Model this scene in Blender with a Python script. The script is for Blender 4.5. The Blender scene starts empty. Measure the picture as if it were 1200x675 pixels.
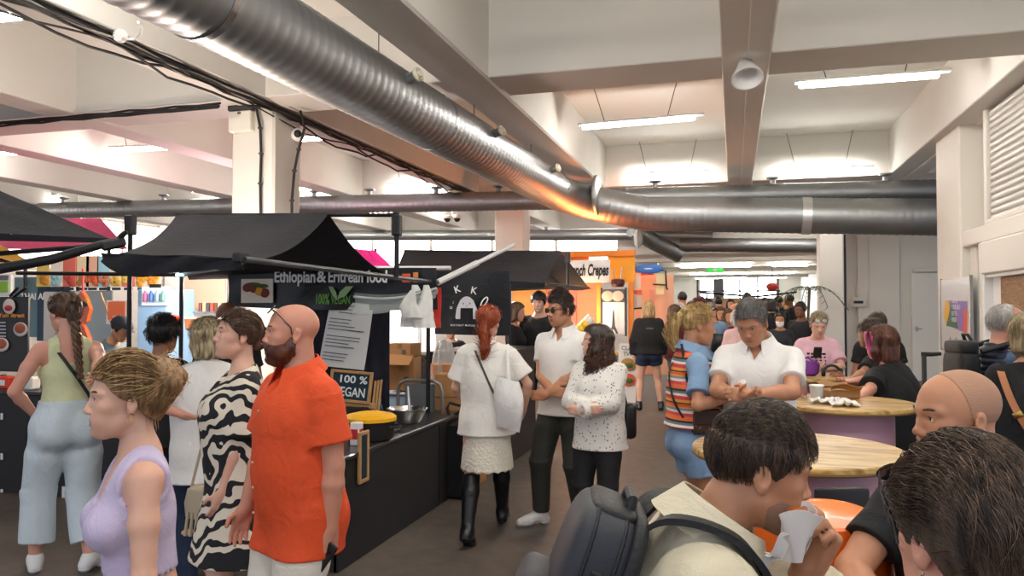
import bpy, bmesh, math, random
import numpy as np
from mathutils import Vector, Matrix
random.seed(7); np.random.seed(7)
SC=bpy.context.scene; COL=SC.collection
# ---------------------------------------------------------------- camera model (used to place things in the room)
F=900.;CX=600.;CY=337.5;CAMH=1.7
YAW=math.atan(260/900);PITCH=math.atan(22.5/900)
_cy,_sy=math.cos(YAW),math.sin(YAW);_cp,_sp=math.cos(PITCH),math.sin(PITCH)
RT=np.array((_cy,_sy,0));FW=np.array((-_sy*_cp,_cy*_cp,_sp));UPV=np.array((_sy*_sp,-_cy*_sp,_cp))
def ray(px,py): return FW+(px-CX)/F*RT+(CY-py)/F*UPV
def atd(px,py,d): v=ray(px,py)*d; v[2]+=CAMH; return v
def atz(px,py,z): r=ray(px,py); v=r*((z-CAMH)/r[2]); v[2]+=CAMH; return v
def atx(px,py,x): r=ray(px,py); v=r*(x/r[0]); v[2]+=CAMH; return v
def aty(px,py,y): r=ray(px,py); v=r*(y/r[1]); v[2]+=CAMH; return v
# ---------------------------------------------------------------- materials
def lin(c):
    if isinstance(c,str):
        c=c.lstrip('#'); c=[int(c[i:i+2],16)/255 for i in (0,2,4)]
    return tuple((x/12.92 if x<=.04045 else ((x+.055)/1.055)**2.4) for x in c[:3])+(1,)
_M={}
class NT:
    def __init__(s,m): s.t=m.node_tree; s.n=s.t.nodes; s.l=s.t.links; s.b=s.n['Principled BSDF']
    def new(s,k,**kw):
        n=s.n.new(k)
        for a,v in kw.items():
            if a in n.inputs and not hasattr(n,a): n.inputs[a].default_value=v
            else: setattr(n,a,v)
        return n
    def link(s,a,b): s.l.new(a,b)
    def coord(s,scale=(1,1,1),rot=(0,0,0),kind='Object'):
        tc=s.new('ShaderNodeTexCoord'); mp=s.new('ShaderNodeMapping')
        mp.inputs['Scale'].default_value=scale; mp.inputs['Rotation'].default_value=rot
        s.link(tc.outputs[kind],mp.inputs[0]); return mp.outputs[0]
    def ramp(s,fac,stops,interp='LINEAR'):
        r=s.new('ShaderNodeValToRGB'); r.color_ramp.interpolation=interp; e=r.color_ramp.elements
        while len(e)<len(stops): e.new(.5)
        for i,(p,c) in enumerate(stops): e[i].position=p; e[i].color=lin(c)
        s.link(fac,r.inputs[0]); return r.outputs[0]
    def bump(s,h,st=.3,dist=.01):
        b=s.new('ShaderNodeBump'); b.inputs['Strength'].default_value=st; b.inputs['Distance'].default_value=dist
        s.link(h,b.inputs['Height']); s.link(b.outputs[0],s.b.inputs['Normal'])
def mat(name,color='#888888',rough=.6,metal=0,bump=None,vary=0,scale=8,emit=None,estr=0,trans=0,ior=1.45,alpha=1,sheen=0,coat=0,sss=0):
    if name in _M: return _M[name]
    m=bpy.data.materials.new(name); m.use_nodes=True; t=NT(m); b=t.b; _M[name]=m
    b.inputs['Base Color'].default_value=lin(color); b.inputs['Roughness'].default_value=rough; b.inputs['Metallic'].default_value=metal
    if emit: b.inputs['Emission Color'].default_value=lin(emit); b.inputs['Emission Strength'].default_value=estr
    if trans: b.inputs['Transmission Weight'].default_value=trans; b.inputs['IOR'].default_value=ior
    if alpha<1: b.inputs['Alpha'].default_value=alpha
    if sheen: b.inputs['Sheen Weight'].default_value=sheen
    if coat: b.inputs['Coat Weight'].default_value=coat
    if sss: b.inputs['Subsurface Weight'].default_value=sss; b.inputs['Subsurface Scale'].default_value=.02
    m.diffuse_color=lin(color)
    if vary or bump:
        co=t.coord(); nz=t.new('ShaderNodeTexNoise'); nz.inputs['Scale'].default_value=scale; nz.inputs['Detail'].default_value=5; t.link(co,nz.inputs['Vector'])
        if vary:
            c=np.array(lin(color)[:3]); mx=t.new('ShaderNodeMix',data_type='RGBA')
            mx.inputs[6].default_value=tuple(c*(1-vary))+(1,); mx.inputs[7].default_value=tuple(np.minimum(c*(1+vary),1))+(1,)
            t.link(nz.outputs[0],mx.inputs[0]); t.link(mx.outputs[2],b.inputs['Base Color'])
        if bump: t.bump(nz.outputs[0],bump,.02)
    return m
def fabric(name,color,weave=260,rough=.85,bump=.25,vary=.08):
    if name in _M: return _M[name]
    m=mat(name,color,rough); t=NT(m); co=t.coord()
    n1=t.new('ShaderNodeTexNoise'); n1.inputs['Scale'].default_value=weave; t.link(co,n1.inputs[0])
    n2=t.new('ShaderNodeTexNoise'); n2.inputs['Scale'].default_value=9; n2.inputs['Detail'].default_value=4; n2.inputs['Distortion'].default_value=1.2; t.link(co,n2.inputs[0])
    c=np.array(lin(color)[:3]); mx=t.new('ShaderNodeMix',data_type='RGBA')
    mx.inputs[6].default_value=tuple(c*(1-vary))+(1,); mx.inputs[7].default_value=tuple(np.minimum(c*(1+vary),1))+(1,)
    t.link(n2.outputs[0],mx.inputs[0]); t.link(mx.outputs[2],t.b.inputs['Base Color'])
    ad=t.new('ShaderNodeMath',operation='MULTIPLY_ADD'); ad.inputs[1].default_value=.12; t.link(n1.outputs[0],ad.inputs[0]); t.link(n2.outputs[0],ad.inputs[2])
    t.bump(ad.outputs[0],bump,.03); return m
# ---------------------------------------------------------------- mesh building
class MB:
    """collects shapes, each face with a material slot number"""
    def __init__(s): s.v=[];s.f=[];s.m=[]
    def add(s,v,f,mi=0):
        o=len(s.v); s.v+= [tuple(map(float,p)) for p in v]; s.f+=[tuple(i+o for i in q) for q in f]; s.m+=[mi]*len(f); return s
    def box(s,c,size,rot=None,bev=.006,mi=0,seg=1):
        bm=bmesh.new(); bmesh.ops.create_cube(bm,size=1)
        for v in bm.verts: v.co=Vector((v.co.x*size[0],v.co.y*size[1],v.co.z*size[2]))
        b=min(bev,min(size)*.45)
        if b>0: bmesh.ops.bevel(bm,geom=list(bm.edges),offset=b,segments=seg,affect='EDGES',profile=.5)
        R=np.array(rot) if rot is not None else np.eye(3)
        s.add([R@np.array(v.co)+np.array(c) for v in bm.verts],[[v.index for v in f.verts] for f in bm.faces] if bm.verts.index_update() is None else [],mi); bm.free(); return s
    def tube(s,pts,r,n=10,mi=0,cap=True,closed=False):
        pts=[np.array(p,float) for p in pts]; N=len(pts)
        rs=r if hasattr(r,'__len__') else [r]*N
        vs=[];up=None
        for i in range(N):
            a=pts[i-1] if (i>0 or closed) else pts[i]; b=pts[(i+1)%N] if (i<N-1 or closed) else pts[i]
            t=b-a; t=t/(np.linalg.norm(t)+1e-9)
            if up is None:
                up=np.array((0,0,1.)) if abs(t[2])<.9 else np.array((1.,0,0))
            u=up-t*np.dot(up,t); u/=np.linalg.norm(u)+1e-9; w=np.cross(t,u); up=u
            for k in range(n):
                an=2*math.pi*k/n; vs.append(pts[i]+rs[i]*(math.cos(an)*u+math.sin(an)*w))
        f=[]
        for i in range(N if closed else N-1):
            j=(i+1)%N
            for k in range(n): f.append((i*n+k,i*n+(k+1)%n,j*n+(k+1)%n,j*n+k))
        if cap and not closed: f.append(tuple(range(n))[::-1]); f.append(tuple((N-1)*n+k for k in range(n)))
        return s.add(vs,f,mi)
    def lathe(s,prof,c=(0,0,0),n=32,mi=0,R=None,sx=1,sy=1):
        R=np.eye(3) if R is None else np.array(R); vs=[]
        for (r,z) in prof:
            for k in range(n):
                a=2*math.pi*k/n; vs.append(R@np.array((r*math.cos(a)*sx,r*math.sin(a)*sy,z))+np.array(c))
        f=[]
        for i in range(len(prof)-1):
            for k in range(n): f.append((i*n+k,i*n+(k+1)%n,(i+1)*n+(k+1)%n,(i+1)*n+k))
        if prof[0][0]>1e-6: f.append(tuple(range(n))[::-1])
        if prof[-1][0]>1e-6: f.append(tuple((len(prof)-1)*n+k for k in range(n)))
        return s.add(vs,f,mi)
    def prism(s,poly,h,o=(0,0,0),ux=(1,0,0),uy=(0,1,0),mi=0):
        """polygon in the ux,uy plane from o, thickness h along ux x uy"""
        o=np.array(o,float);ux=np.array(ux,float);uy=np.array(uy,float);nz=np.cross(ux,uy); n=len(poly)
        a=[o+p[0]*ux+p[1]*uy for p in poly]; b=[p+nz*h for p in a]
        f=[tuple(range(n))[::-1],tuple(range(n,2*n))]+[(i,(i+1)%n,n+(i+1)%n,n+i) for i in range(n)]
        return s.add(a+b,f,mi)
    def grid(s,fn,nu,nv,th=0,mi=0):
        """surface fn(u,v); with th, a closed sheet of that thickness"""
        P=np.array([[fn(i/nu,j/nv) for j in range(nv+1)] for i in range(nu+1)],float)
        idx=lambda i,j:i*(nv+1)+j
        f=[(idx(i,j),idx(i+1,j),idx(i+1,j+1),idx(i,j+1)) for i in range(nu) for j in range(nv)]
        if not th: return s.add(P.reshape(-1,3),f,mi)
        du=np.gradient(P,axis=0);dv=np.gradient(P,axis=1);nn=np.cross(du,dv);nn/=np.linalg.norm(nn,axis=2,keepdims=True)+1e-9
        Q=P-nn*th; o=(nu+1)*(nv+1)
        f2=[tuple(o+k for k in q[::-1]) for q in f]
        e=[]
        for i in range(nu): e+= [(idx(i+1,0),idx(i,0),o+idx(i,0),o+idx(i+1,0)),(idx(i,nv),idx(i+1,nv),o+idx(i+1,nv),o+idx(i,nv))]
        for j in range(nv): e+= [(idx(0,j),idx(0,j+1),o+idx(0,j+1),o+idx(0,j)),(idx(nu,j+1),idx(nu,j),o+idx(nu,j),o+idx(nu,j+1))]
        return s.add(list(P.reshape(-1,3))+list(Q.reshape(-1,3)),f+f2+e,mi)
    def sphere(s,c,r,n=16,mi=0,R=None):
        r=r if hasattr(r,'__len__') else (r,r,r); R=np.eye(3) if R is None else np.array(R)
        vs=[];f=[];m=n//2
        for i in range(m+1):
            for k in range(n):
                a=math.pi*i/m-math.pi/2;b=2*math.pi*k/n
                vs.append(R@np.array((r[0]*math.cos(a)*math.cos(b),r[1]*math.cos(a)*math.sin(b),r[2]*math.sin(a)))+np.array(c))
        for i in range(m):
            for k in range(n): f.append((i*n+k,i*n+(k+1)%n,(i+1)*n+(k+1)%n,(i+1)*n+k))
        return s.add(vs,f,mi)
    def build(s,name,mats,parent=None,smooth=35,loc=(0,0,0)):
        if not isinstance(mats,(list,tuple)): mats=[mats]
        me=bpy.data.meshes.new(name); l=np.array(loc,float)
        V=np.array(s.v)-l
        if parent is not None: V=V-np.array(WP(parent))
        me.from_pydata([tuple(p) for p in V],[],s.f)
        for m in mats: me.materials.append(m)
        me.polygons.foreach_set('material_index',s.m)
        bm=bmesh.new(); bm.from_mesh(me); bmesh.ops.remove_doubles(bm,verts=bm.verts,dist=1e-5); bmesh.ops.recalc_face_normals(bm,faces=bm.faces); bm.to_mesh(me); bm.free()
        if smooth: smooth_mesh(me,smooth)
        o=bpy.data.objects.new(name,me); COL.objects.link(o); o.location=loc
        if parent is not None: o.parent=parent; o.location=tuple(l)
        return o
def smooth_mesh(me,deg=35):
    me.polygons.foreach_set('use_smooth',[True]*len(me.polygons))
    if deg<180:
        try: me.set_sharp_from_angle(angle=math.radians(deg))
        except Exception: pass
def WP(o):
    p=np.zeros(3)
    while o is not None: p=p+np.array(o.location); o=o.parent
    return p
def tag(o,label=None,cat=None,group=None,kind=None):
    if label: o['label']=label
    if cat: o['category']=cat
    if group: o['group']=group
    if kind: o['kind']=kind
    return o
def thing(name,label,cat,loc=(0,0,0),group=None,rz=0):
    o=bpy.data.objects.new(name,None); COL.objects.link(o); o.location=tuple(map(float,loc)); o.rotation_euler.z=rz; o.empty_display_size=.1
    return tag(o,label,cat,group)
def struct(name,mb,mats,**k): return tag(mb.build(name,mats,**k),kind='structure')
def dup(root,loc,rz=None,label=None,group=None):
    r=root.copy(); COL.objects.link(r); r.location=tuple(map(float,loc))
    if rz is not None: r.rotation_euler.z=rz
    if label: r['label']=label
    if group: r['group']=group
    for ch in list(root.children):
        c=ch.copy(); COL.objects.link(c); c.parent=r
        for g in ch.children:
            d=g.copy(); COL.objects.link(d); d.parent=c
    return r
def rotz(a): c,s=math.cos(a),math.sin(a); return np.array(((c,-s,0),(s,c,0),(0,0,1)))
def rotx(a): c,s=math.cos(a),math.sin(a); return np.array(((1,0,0),(0,c,-s),(0,s,c)))
def roty(a): c,s=math.cos(a),math.sin(a); return np.array(((c,0,s),(0,1,0),(-s,0,c)))
def frame(x,y):
    x=np.array(x,float);x/=np.linalg.norm(x);y=np.array(y,float);y=y-x*np.dot(x,y);y/=np.linalg.norm(y);return np.stack((x,y,np.cross(x,y)),1)
def text(name,body,m,size,R,o,parent,align='LEFT',shear=0,ext=.001,bold=0,space=1,width=None):
    """lettering as mesh: x along R[:,0], up along R[:,1]"""
    cu=bpy.data.curves.new(name,'FONT'); cu.body=body; cu.size=size; cu.align_x=align; cu.shear=shear; cu.extrude=ext; cu.offset=bold; cu.space_character=space; cu.resolution_u=3
    t=bpy.data.objects.new(name,cu); COL.objects.link(t)
    bpy.context.view_layer.update(); dg=bpy.context.evaluated_depsgraph_get(); me=bpy.data.meshes.new_from_object(t.evaluated_get(dg)); bpy.data.objects.remove(t)
    me.materials.clear(); me.materials.append(m)
    if width:
        xs=[v.co.x for v in me.vertices]
        if xs:
            k=width/(max(xs)-min(xs)); me.transform(Matrix.Diagonal((k,1,1,1)))
    M=Matrix([list(R[i])+[0] for i in range(3)]+[[0,0,0,1]]); me.transform(M)
    ob=bpy.data.objects.new(name,me); COL.objects.link(ob); l=np.array(o,float)
    if parent is not None: ob.parent=parent; l=l-WP(parent)
    ob.location=tuple(l); return ob
# ---------------------------------------------------------------- implicit surfaces (bodies and clothing)
def smin(a,b,k):
    if k<=0: return np.minimum(a,b)
    h=np.maximum(k-np.abs(a-b),0)/k
    return np.minimum(a,b)-h*h*k*.25
def cap(tag,a,b,ra,rb,k=.03): return dict(t=tag,s='cap',a=np.array(a,float),b=np.array(b,float),ra=ra,rb=rb,k=k)
def ell(tag,c,r,R=None,k=.03): return dict(t=tag,s='ell',c=np.array(c,float),r=np.array(r,float),R=np.eye(3) if R is None else R,k=k)
def rbox(tag,c,h,R=None,rd=.01,k=.015): return dict(t=tag,s='box',c=np.array(c,float),r=np.array(h,float),R=np.eye(3) if R is None else R,rd=rd,k=k)
def cone(tag,a,b,ra,rb,ux=(1,0,0),k=.02):
    """elliptic frustum between a and b; ra, rb = (rx,ry)"""
    a=np.array(a,float);b=np.array(b,float);z=(b-a);L=np.linalg.norm(z);z/=L;ux=np.array(ux,float);ux=ux-z*np.dot(ux,z);ux/=np.linalg.norm(ux)
    return dict(t=tag,s='cone',a=a,b=b,L=L,ra=ra,rb=rb,R=np.stack((ux,np.cross(z,ux),z),1),k=k)
def pbound(p,off):
    if p['s']=='cap':
        r=max(p['ra'],p['rb'])+off; return np.minimum(p['a'],p['b'])-r,np.maximum(p['a'],p['b'])+r
    if p['s']=='cone':
        r=max(*p['ra'],*p['rb'])+off; return np.minimum(p['a'],p['b'])-r,np.maximum(p['a'],p['b'])+r
    e=np.abs(p['R'])@p['r'] if p['s']=='box' else np.sqrt((p['R']**2)@(p['r']**2)); e=e+off+p.get('rd',0); return p['c']-e,p['c']+e
def peval(p,P):
    if p['s']=='cap':
        ba=p['b']-p['a']; L2=max(np.dot(ba,ba),1e-12); pa=P-p['a']; t=np.clip((pa@ba)/L2,0,1)
        return np.linalg.norm(pa-t[...,None]*ba,axis=-1)-(p['ra']+(p['rb']-p['ra'])*t)
    if p['s']=='cone':
        q=(P-p['a'])@p['R']; t=np.clip(q[...,2]/p['L'],0,1); rx=p['ra'][0]+(p['rb'][0]-p['ra'][0])*t; ry=p['ra'][1]+(p['rb'][1]-p['ra'][1])*t
        k0=np.sqrt((q[...,0]/rx)**2+(q[...,1]/ry)**2)+1e-9; k1=np.sqrt((q[...,0]/rx**2)**2+(q[...,1]/ry**2)**2)+1e-9
        return np.maximum(k0*(k0-1)/k1,np.abs(q[...,2]-p['L']/2)-p['L']/2)
    q=(P-p['c'])@p['R']
    if p['s']=='box':
        e=np.abs(q)-(p['r']-p['rd']); return np.linalg.norm(np.maximum(e,0),axis=-1)+np.minimum(e.max(-1),0)-p['rd']
    k0=np.linalg.norm(q/p['r'],axis=-1)+1e-9;k1=np.linalg.norm(q/p['r']**2,axis=-1)+1e-9
    return k0*(k0-1)/k1
class Grid:
    def __init__(s,lo,hi,h):
        s.lo=np.array(lo)-2.5*h; s.h=h; s.n=np.maximum(np.ceil((np.array(hi)+2.5*h-s.lo)/h).astype(int)+1,4)
        s.d=np.full(s.n,.2,np.float32); s._P=None
    @property
    def P(s):
        if s._P is None:
            ax=[(s.lo[i]+s.h*np.arange(s.n[i])).astype(np.float32) for i in range(3)]
            s._P=np.stack(np.meshgrid(*ax,indexing='ij'),-1)
        return s._P
    def prim(s,p,off=0,sub=False,kmul=1):
        k=p['k']*kmul; lo,hi=pbound(p,off+k+3*s.h+.01)
        i0=np.clip(np.floor((lo-s.lo)/s.h).astype(int),0,s.n);i1=np.clip(np.ceil((hi-s.lo)/s.h).astype(int)+1,0,s.n)
        if (i1<=i0).any(): return
        sl=tuple(slice(a,b) for a,b in zip(i0,i1))
        d=peval(p,s.P[sl])-off
        if sub:
            a=s.d[sl]; b=-d; s.d[sl]=-smin(-a,-b,k)
        else: s.d[sl]=smin(s.d[sl],d.astype(np.float32),k)
    def cut(s,arr): s.d=np.maximum(s.d,arr.astype(np.float32))
    def mesh(s): return surface_nets(s.d,s.lo,s.h)
def surface_nets(d,lo,h):
    ins=d<0
    c=[ins[i:ins.shape[0]-1+i,j:ins.shape[1]-1+j,k:ins.shape[2]-1+k] for i in (0,1) for j in (0,1) for k in (0,1)]
    cnt=sum(x.astype(np.int8) for x in c); act=(cnt>0)&(cnt<8)
    I=np.argwhere(act)
    if len(I)==0: return np.zeros((0,3)),[]
    vid=np.full(act.shape,-1,np.int64); vid[act]=np.arange(len(I))
    acc=np.zeros((len(I),3));n=np.zeros(len(I))
    C=[(i,j,k) for i in (0,1) for j in (0,1) for k in (0,1)]
    val=np.stack([d[I[:,0]+a,I[:,1]+b,I[:,2]+e] for a,b,e in C],1)
    for a in range(8):
        for b in range(a+1,8):
            if sum(abs(C[a][q]-C[b][q]) for q in range(3))!=1: continue
            va=val[:,a];vb=val[:,b];x=(va<0)!=(vb<0); t=np.where(x,va/np.where(x,va-vb,1),0)
            pa=np.array(C[a],float);pb=np.array(C[b],float)
            acc+=np.where(x[:,None],pa+t[:,None]*(pb-pa),0); n+=x
    V=lo+h*(I+acc/n[:,None])
    Q=[]
    for ax in range(3):
        o=[0,0,0];o[ax]=1
        A=ins[:ins.shape[0]-o[0],:ins.shape[1]-o[1],:ins.shape[2]-o[2]];B=ins[o[0]:,o[1]:,o[2]:]
        E=np.argwhere(A!=B); u,v=[(1,2),(2,0),(0,1)][ax]
        ok=(E[:,u]>0)&(E[:,v]>0)&(E[:,u]<act.shape[u])&(E[:,v]<act.shape[v]); E=E[ok]
        if len(E)==0: continue
        def g(du,dv):
            e=E.copy(); e[:,u]+=du; e[:,v]+=dv; return vid[e[:,0],e[:,1],e[:,2]]
        q=np.stack((g(-1,-1),g(0,-1),g(0,0),g(-1,0)),1); fl=A[E[:,0],E[:,1],E[:,2]]
        q[~fl]=q[~fl][:,::-1]; Q.append(q)
    return V,np.concatenate(Q)
def np_mesh(name,V,Fq,mats,parent,smooth=180,mi=None,loc=(0,0,0)):
    me=bpy.data.meshes.new(name); nf=len(Fq)
    me.vertices.add(len(V)); me.vertices.foreach_set('co',np.asarray(V,np.float32).ravel())
    me.loops.add(nf*4); me.loops.foreach_set('vertex_index',np.asarray(Fq,np.int32).ravel())
    me.polygons.add(nf); me.polygons.foreach_set('loop_start',np.arange(nf,dtype=np.int32)*4)
    try: me.polygons.foreach_set('loop_total',np.full(nf,4,np.int32))
    except Exception: pass
    for m in (mats if isinstance(mats,(list,tuple)) else [mats]): me.materials.append(m)
    if mi is not None: me.polygons.foreach_set('material_index',np.asarray(mi,np.int32))
    me.update(calc_edges=True); me.validate()
    smooth_mesh(me,smooth)
    o=bpy.data.objects.new(name,me); COL.objects.link(o); o.parent=parent; o.location=loc; return o
_rs=np.random.RandomState(3)
_W=[(_rs.normal(size=3),_rs.normal(size=3),_rs.uniform(0,6.28,2)) for _ in range(8)]
def folds(P,freq=9,stretch=(1,1,.45),seed=0,n=5,ridge=True):
    """crease pattern in about -1..1"""
    Q=P*np.array(stretch)*freq; out=0
    for i in range(n):
        a,b,ph=_W[(i+seed)%8]; x=Q@a+ph[0]+1.3*np.sin(.8*(Q@b)+ph[1]+seed)
        out=out+((1-2*np.abs(np.sin(x*.5))**.7) if ridge else np.sin(x))
    return out/n*1.3
def strands(paths,radii,n=3):
    """many tapered hair strands -> V,F (quads)"""
    V=[];Fq=[];o=0
    for pts,(r0,r1) in zip(paths,radii):
        pts=np.asarray(pts); N=len(pts); t=np.gradient(pts,axis=0); t/=np.linalg.norm(t,axis=1,keepdims=True)+1e-9
        up=np.array((.3,.2,.9)); u=np.cross(t,up); u/=np.linalg.norm(u,axis=1,keepdims=True)+1e-9; w=np.cross(t,u)
        r=np.linspace(r0,r1,N)[:,None]
        ring=[pts+r*(math.cos(2*math.pi*k/n)*u+math.sin(2*math.pi*k/n)*w) for k in range(n)]
        V.append(np.stack(ring,1).reshape(-1,3))
        i=np.arange(N-1)[:,None]*n+o
        for k in range(n): Fq.append(np.concatenate((i+k,i+(k+1)%n,i+n+(k+1)%n,i+n+k),1))
        o+=N*n
    return np.concatenate(V),np.concatenate(Fq)
# ---------------------------------------------------------------- people
SKIN={}
def skin(key,color,lip=None):
    m=mat('skin '+key,color,.48,vary=.06,scale=14,bump=.03,sss=.1); c=np.array(lin(color)[:3]); 
    l=mat('lips '+key,lip or '#a85a52',.4); SKIN[key]=(m,l); return m
for k,c,l in (('fair','#dcab92','#c0837a'),('pink','#d89c85','#b87c70'),('tan','#c08866','#a36a58'),('olive','#b27d5c','#97624f'),('brown','#784c32','#6e3f35'),('ruddy','#cd9076','#ad6f60')): skin(k,c,l)
LASH=mat('eyelash dark','#1c1310',.6); EYEW=mat('eye white','#e8e2dc',.25); IRIS=mat('eye iris','#3b2c22',.2)
def unit(v): v=np.array(v,float); return v/(np.linalg.norm(v)+1e-9)
def ik(a,t,l1,l2,pole):
    a=np.array(a,float);t=np.array(t,float);v=t-a;d=np.linalg.norm(v);dd=min(d,(l1+l2)*.995);u=v/d;t=a+u*dd
    x=(l1*l1-l2*l2+dd*dd)/(2*dd);y=math.sqrt(max(l1*l1-x*x,0));p=np.array(pole,float);p=p-u*np.dot(p,u)
    if np.linalg.norm(p)<1e-6: p=np.array((0,-1,.01))
    return a+u*x+unit(p)*y,t
class Person:
    """local frame: +Y ahead of the person, +X to the person's right"""
    def __init__(s,label,px,d,h,heading,sex='m',b=1.,lean=0,twist=0,side=0,hy=0,hp=0,hr=0,rh=None,lh=None,rp=None,lp=None,rf=None,lf=None,hf=0,rhd=None,lhd=None,rhn=None,lhn=None,curl=.35,
                 sit=None,sk='fair',lod=1,nose=1.,shw=1.,head=1.,base=0,group=None,loc=None,belly=0,xyoff=(0,0),arm=1.,curlr=None,curll=None,rk=None,lk=None,neck=1.,bust=1.,jaw=1.):
        k=s.k=h/1.75; s.lod=lod; s.sex=sex; s.h={0:.006,1:.008,2:.013,3:.018}[lod]; s.hh={0:.0032,1:.0045,2:.009,3:.014}[lod]; s.sk=sk; s.head=head
        p=atd(px,360,d) if loc is None else np.array(loc); s.root=thing('person',label,'person',(p[0]+xyoff[0],p[1]+xyoff[1],0),group,math.radians(heading))
        fem=sex=='f'; s.seated=bool(sit); s.pr=[]; A=s.pr.append; jaw=jaw*(.9 if fem else 1)
        rad=math.radians; hipz=(sit+.09 if sit else .93*k)+base
        Rp=rotx(-rad(lean*.45))@roty(rad(side*.4)); Rm=rotx(-rad(lean*.75))@roty(rad(side*.7))@rotz(rad(twist*.5)); Rc=rotx(-rad(lean))@roty(rad(side))@rotz(rad(twist)); s.Rc=Rc;s.Rp=Rp;s.Rm=Rm
        hip=np.array((0,0,hipz)); s.hip=hip
        wst=hip+Rp@np.array((0,0,.14*k)); s.wst=wst
        C=wst+Rm@np.array((0,0,.06*k)); s.C=C   # chest base
        X=lambda x,y,z:C+Rc@np.array((x*k,y*k,z*k)); s.X=X
        sh=(.163 if fem else .186)*shw; s.sh=sh
        S={1:X(sh,-.012,.285),-1:X(-sh,-.012,.285)}; s.S=S
        nb=X(0,-.02,.362); s.nb=nb
        Rh=rotz(rad(hy))@rotx(-rad(hp))@roty(rad(hr)); s.Rh=Rh
        hk=s.hk=head*(k*.35+.65)
        nkd=unit(unit(Rc@np.array((0,.08,1)))+unit(Rh@np.array((0,.12,1)))); s.hc=hc=nb+Rc@np.array((0,hf,-hf*.25))+nkd*.085*k*neck+Rh@np.array((0,.03,.075*hk))
        Hd=lambda x,y,z:hc+Rh@(np.array((x,y,z))*hk); s.Hd=Hd
        # torso
        w=b*k; g=Rp
        if fem:
            A(ell('torso',hip+g@np.array((0,-.005*k,.02*k)),(.168*w,.118*w,.125*k),g,.05)); A(ell('torso',wst+Rm@np.array((0,0,.01*k)),(.132*w,.1*w,.14*k),Rm,.06))
            A(ell('torso',X(0,.0,.16),(.142*w,.105*w,.17*k),Rc,.06)); A(cap('torso',X(-sh*.7,-.015,.273),X(sh*.7,-.015,.273),.052*k,.052*k,.05))
            for sg in (1,-1): A(ell('torso',X(.07*sg*b,.075+.02*bust,.14),(.066*k*bust,.06*k*bust,.066*k*bust),Rc,.035)); A(ell('butt',hip+g@np.array((.075*sg*k,-.075*k,-.03*k)),(.085*w,.075*w,.09*k),g,.05))
        else:
            A(ell('torso',hip+g@np.array((0,0,.02*k)),(.162*w,.115*w,.12*k),g,.05)); A(ell('torso',wst+Rm@np.array((0,.01*k+belly*.4,.01*k)),(.15*w,.112*w+belly*.6,.15*k),Rm,.06))
            A(ell('torso',X(0,0,.16),(.16*w,.115*w,.175*k),Rc,.05)); A(cap('torso',X(-sh*.72,-.015,.265),X(sh*.72,-.015,.265),.06*k,.06*k,.05))
            for sg in (1,-1): A(ell('torso',X(.075*sg,.055,.19),(.085*k,.06*k,.075*k),Rc,.05)); A(ell('butt',hip+g@np.array((.07*sg*k,-.065*k,-.03*k)),(.085*w,.075*w,.09*k),g,.05))
        nr=(.05 if fem else .06)*k*neck**-.5
        A(cap('torso',X(-sh*.62,-.025,.285),X(-.02,-.03,.345),.034*k,nr*.75,.05)); A(cap('torso',X(sh*.62,-.025,.285),X(.02,-.03,.345),.034*k,nr*.75,.05))
        A(cap('neck',nb-Rc@np.array((0,0,.04*k)),Hd(0,-.03,-.045),nr*1.06,nr*.96,.04))
        # arms
        s.E={};s.Wr={};s.HF={}
        for sg,t,pole,hd,hn,cu in ((1,rh,rp,rhd,rhn,curlr),(-1,lh,lp,lhd,lhn,curll)):
            l1,l2=.285*k*arm,.25*k*arm
            if t is None: t=S[sg]+np.array((.07*sg,.06,-.52*k))
            if pole is None: pole=(sg*.6,-1,-.3)
            e,wv=ik(S[sg],t,l1,l2,pole); s.E[sg]=e;s.Wr[sg]=wv; ar=(.85 if fem else 1.)*k*(b*.5+.5)
            m1=S[sg]+(e-S[sg])*.45
            n='r' if sg>0 else 'l'
            A(cap('uarm'+n,S[sg],m1,.05*ar,.049*ar,.04)); A(cap('uarm'+n,m1,e,.049*ar,.04*ar,.02))
            m2=e+(wv-e)*.3; A(cap('farm'+n,e,m2,.041*ar,.044*ar,.015)); A(cap('farm'+n,m2,wv,.044*ar,.028*ar,.012))
            f=unit(hd) if hd is not None else unit(wv-e); nn=np.array(hn,float) if hn is not None else np.array((-sg,.2,0.)); nn=nn-f*np.dot(nn,f); nn=unit(nn); th=np.cross(f,nn)*sg
            s.HF[sg]=(f,nn,th); q=k*(.92 if fem else 1.); c=curl if cu is None else cu; T='hand'+n
            HP=lambda a,bb,cc:wv+(f*a+th*bb+nn*cc)*q
            if lod>=3: A(ell(T,HP(.08,0,.01),(.04*q,.085*q,.022*q),frame(th,f),.01)); continue
            A(rbox(T,HP(.05,0,0),(.04*q,.05*q,.0145*q),frame(th,f),.013*q,.012)); A(cap(T,wv,HP(.04,.01,0),.026*q,.022*q,.012)); A(ell(T,HP(.04,.024,.008),(.018*q,.032*q,.017*q),frame(th,f),.012))
            for j,(tb,L) in enumerate(((.030,.072),(.0105,.080),(-.0095,.074),(-.029,.058))):
                p0=HP(.092-abs(tb-.01)*.18,tb,0); ang=0; r=.0096*q
                for m,fr in enumerate((.46,.30,.24)):
                    ang+=c*(.75 if m==0 else 1.1)*(1+.12*j); dd=f*math.cos(ang)+nn*math.sin(ang)+th*(tb*1.5)*(1 if m==0 else .3); p1=p0+unit(dd)*L*fr*q; r1=r*(.93 if m<2 else .85); A(cap(T,p0,p1,r,r1,.004)); p0=p1;r=r1
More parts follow.
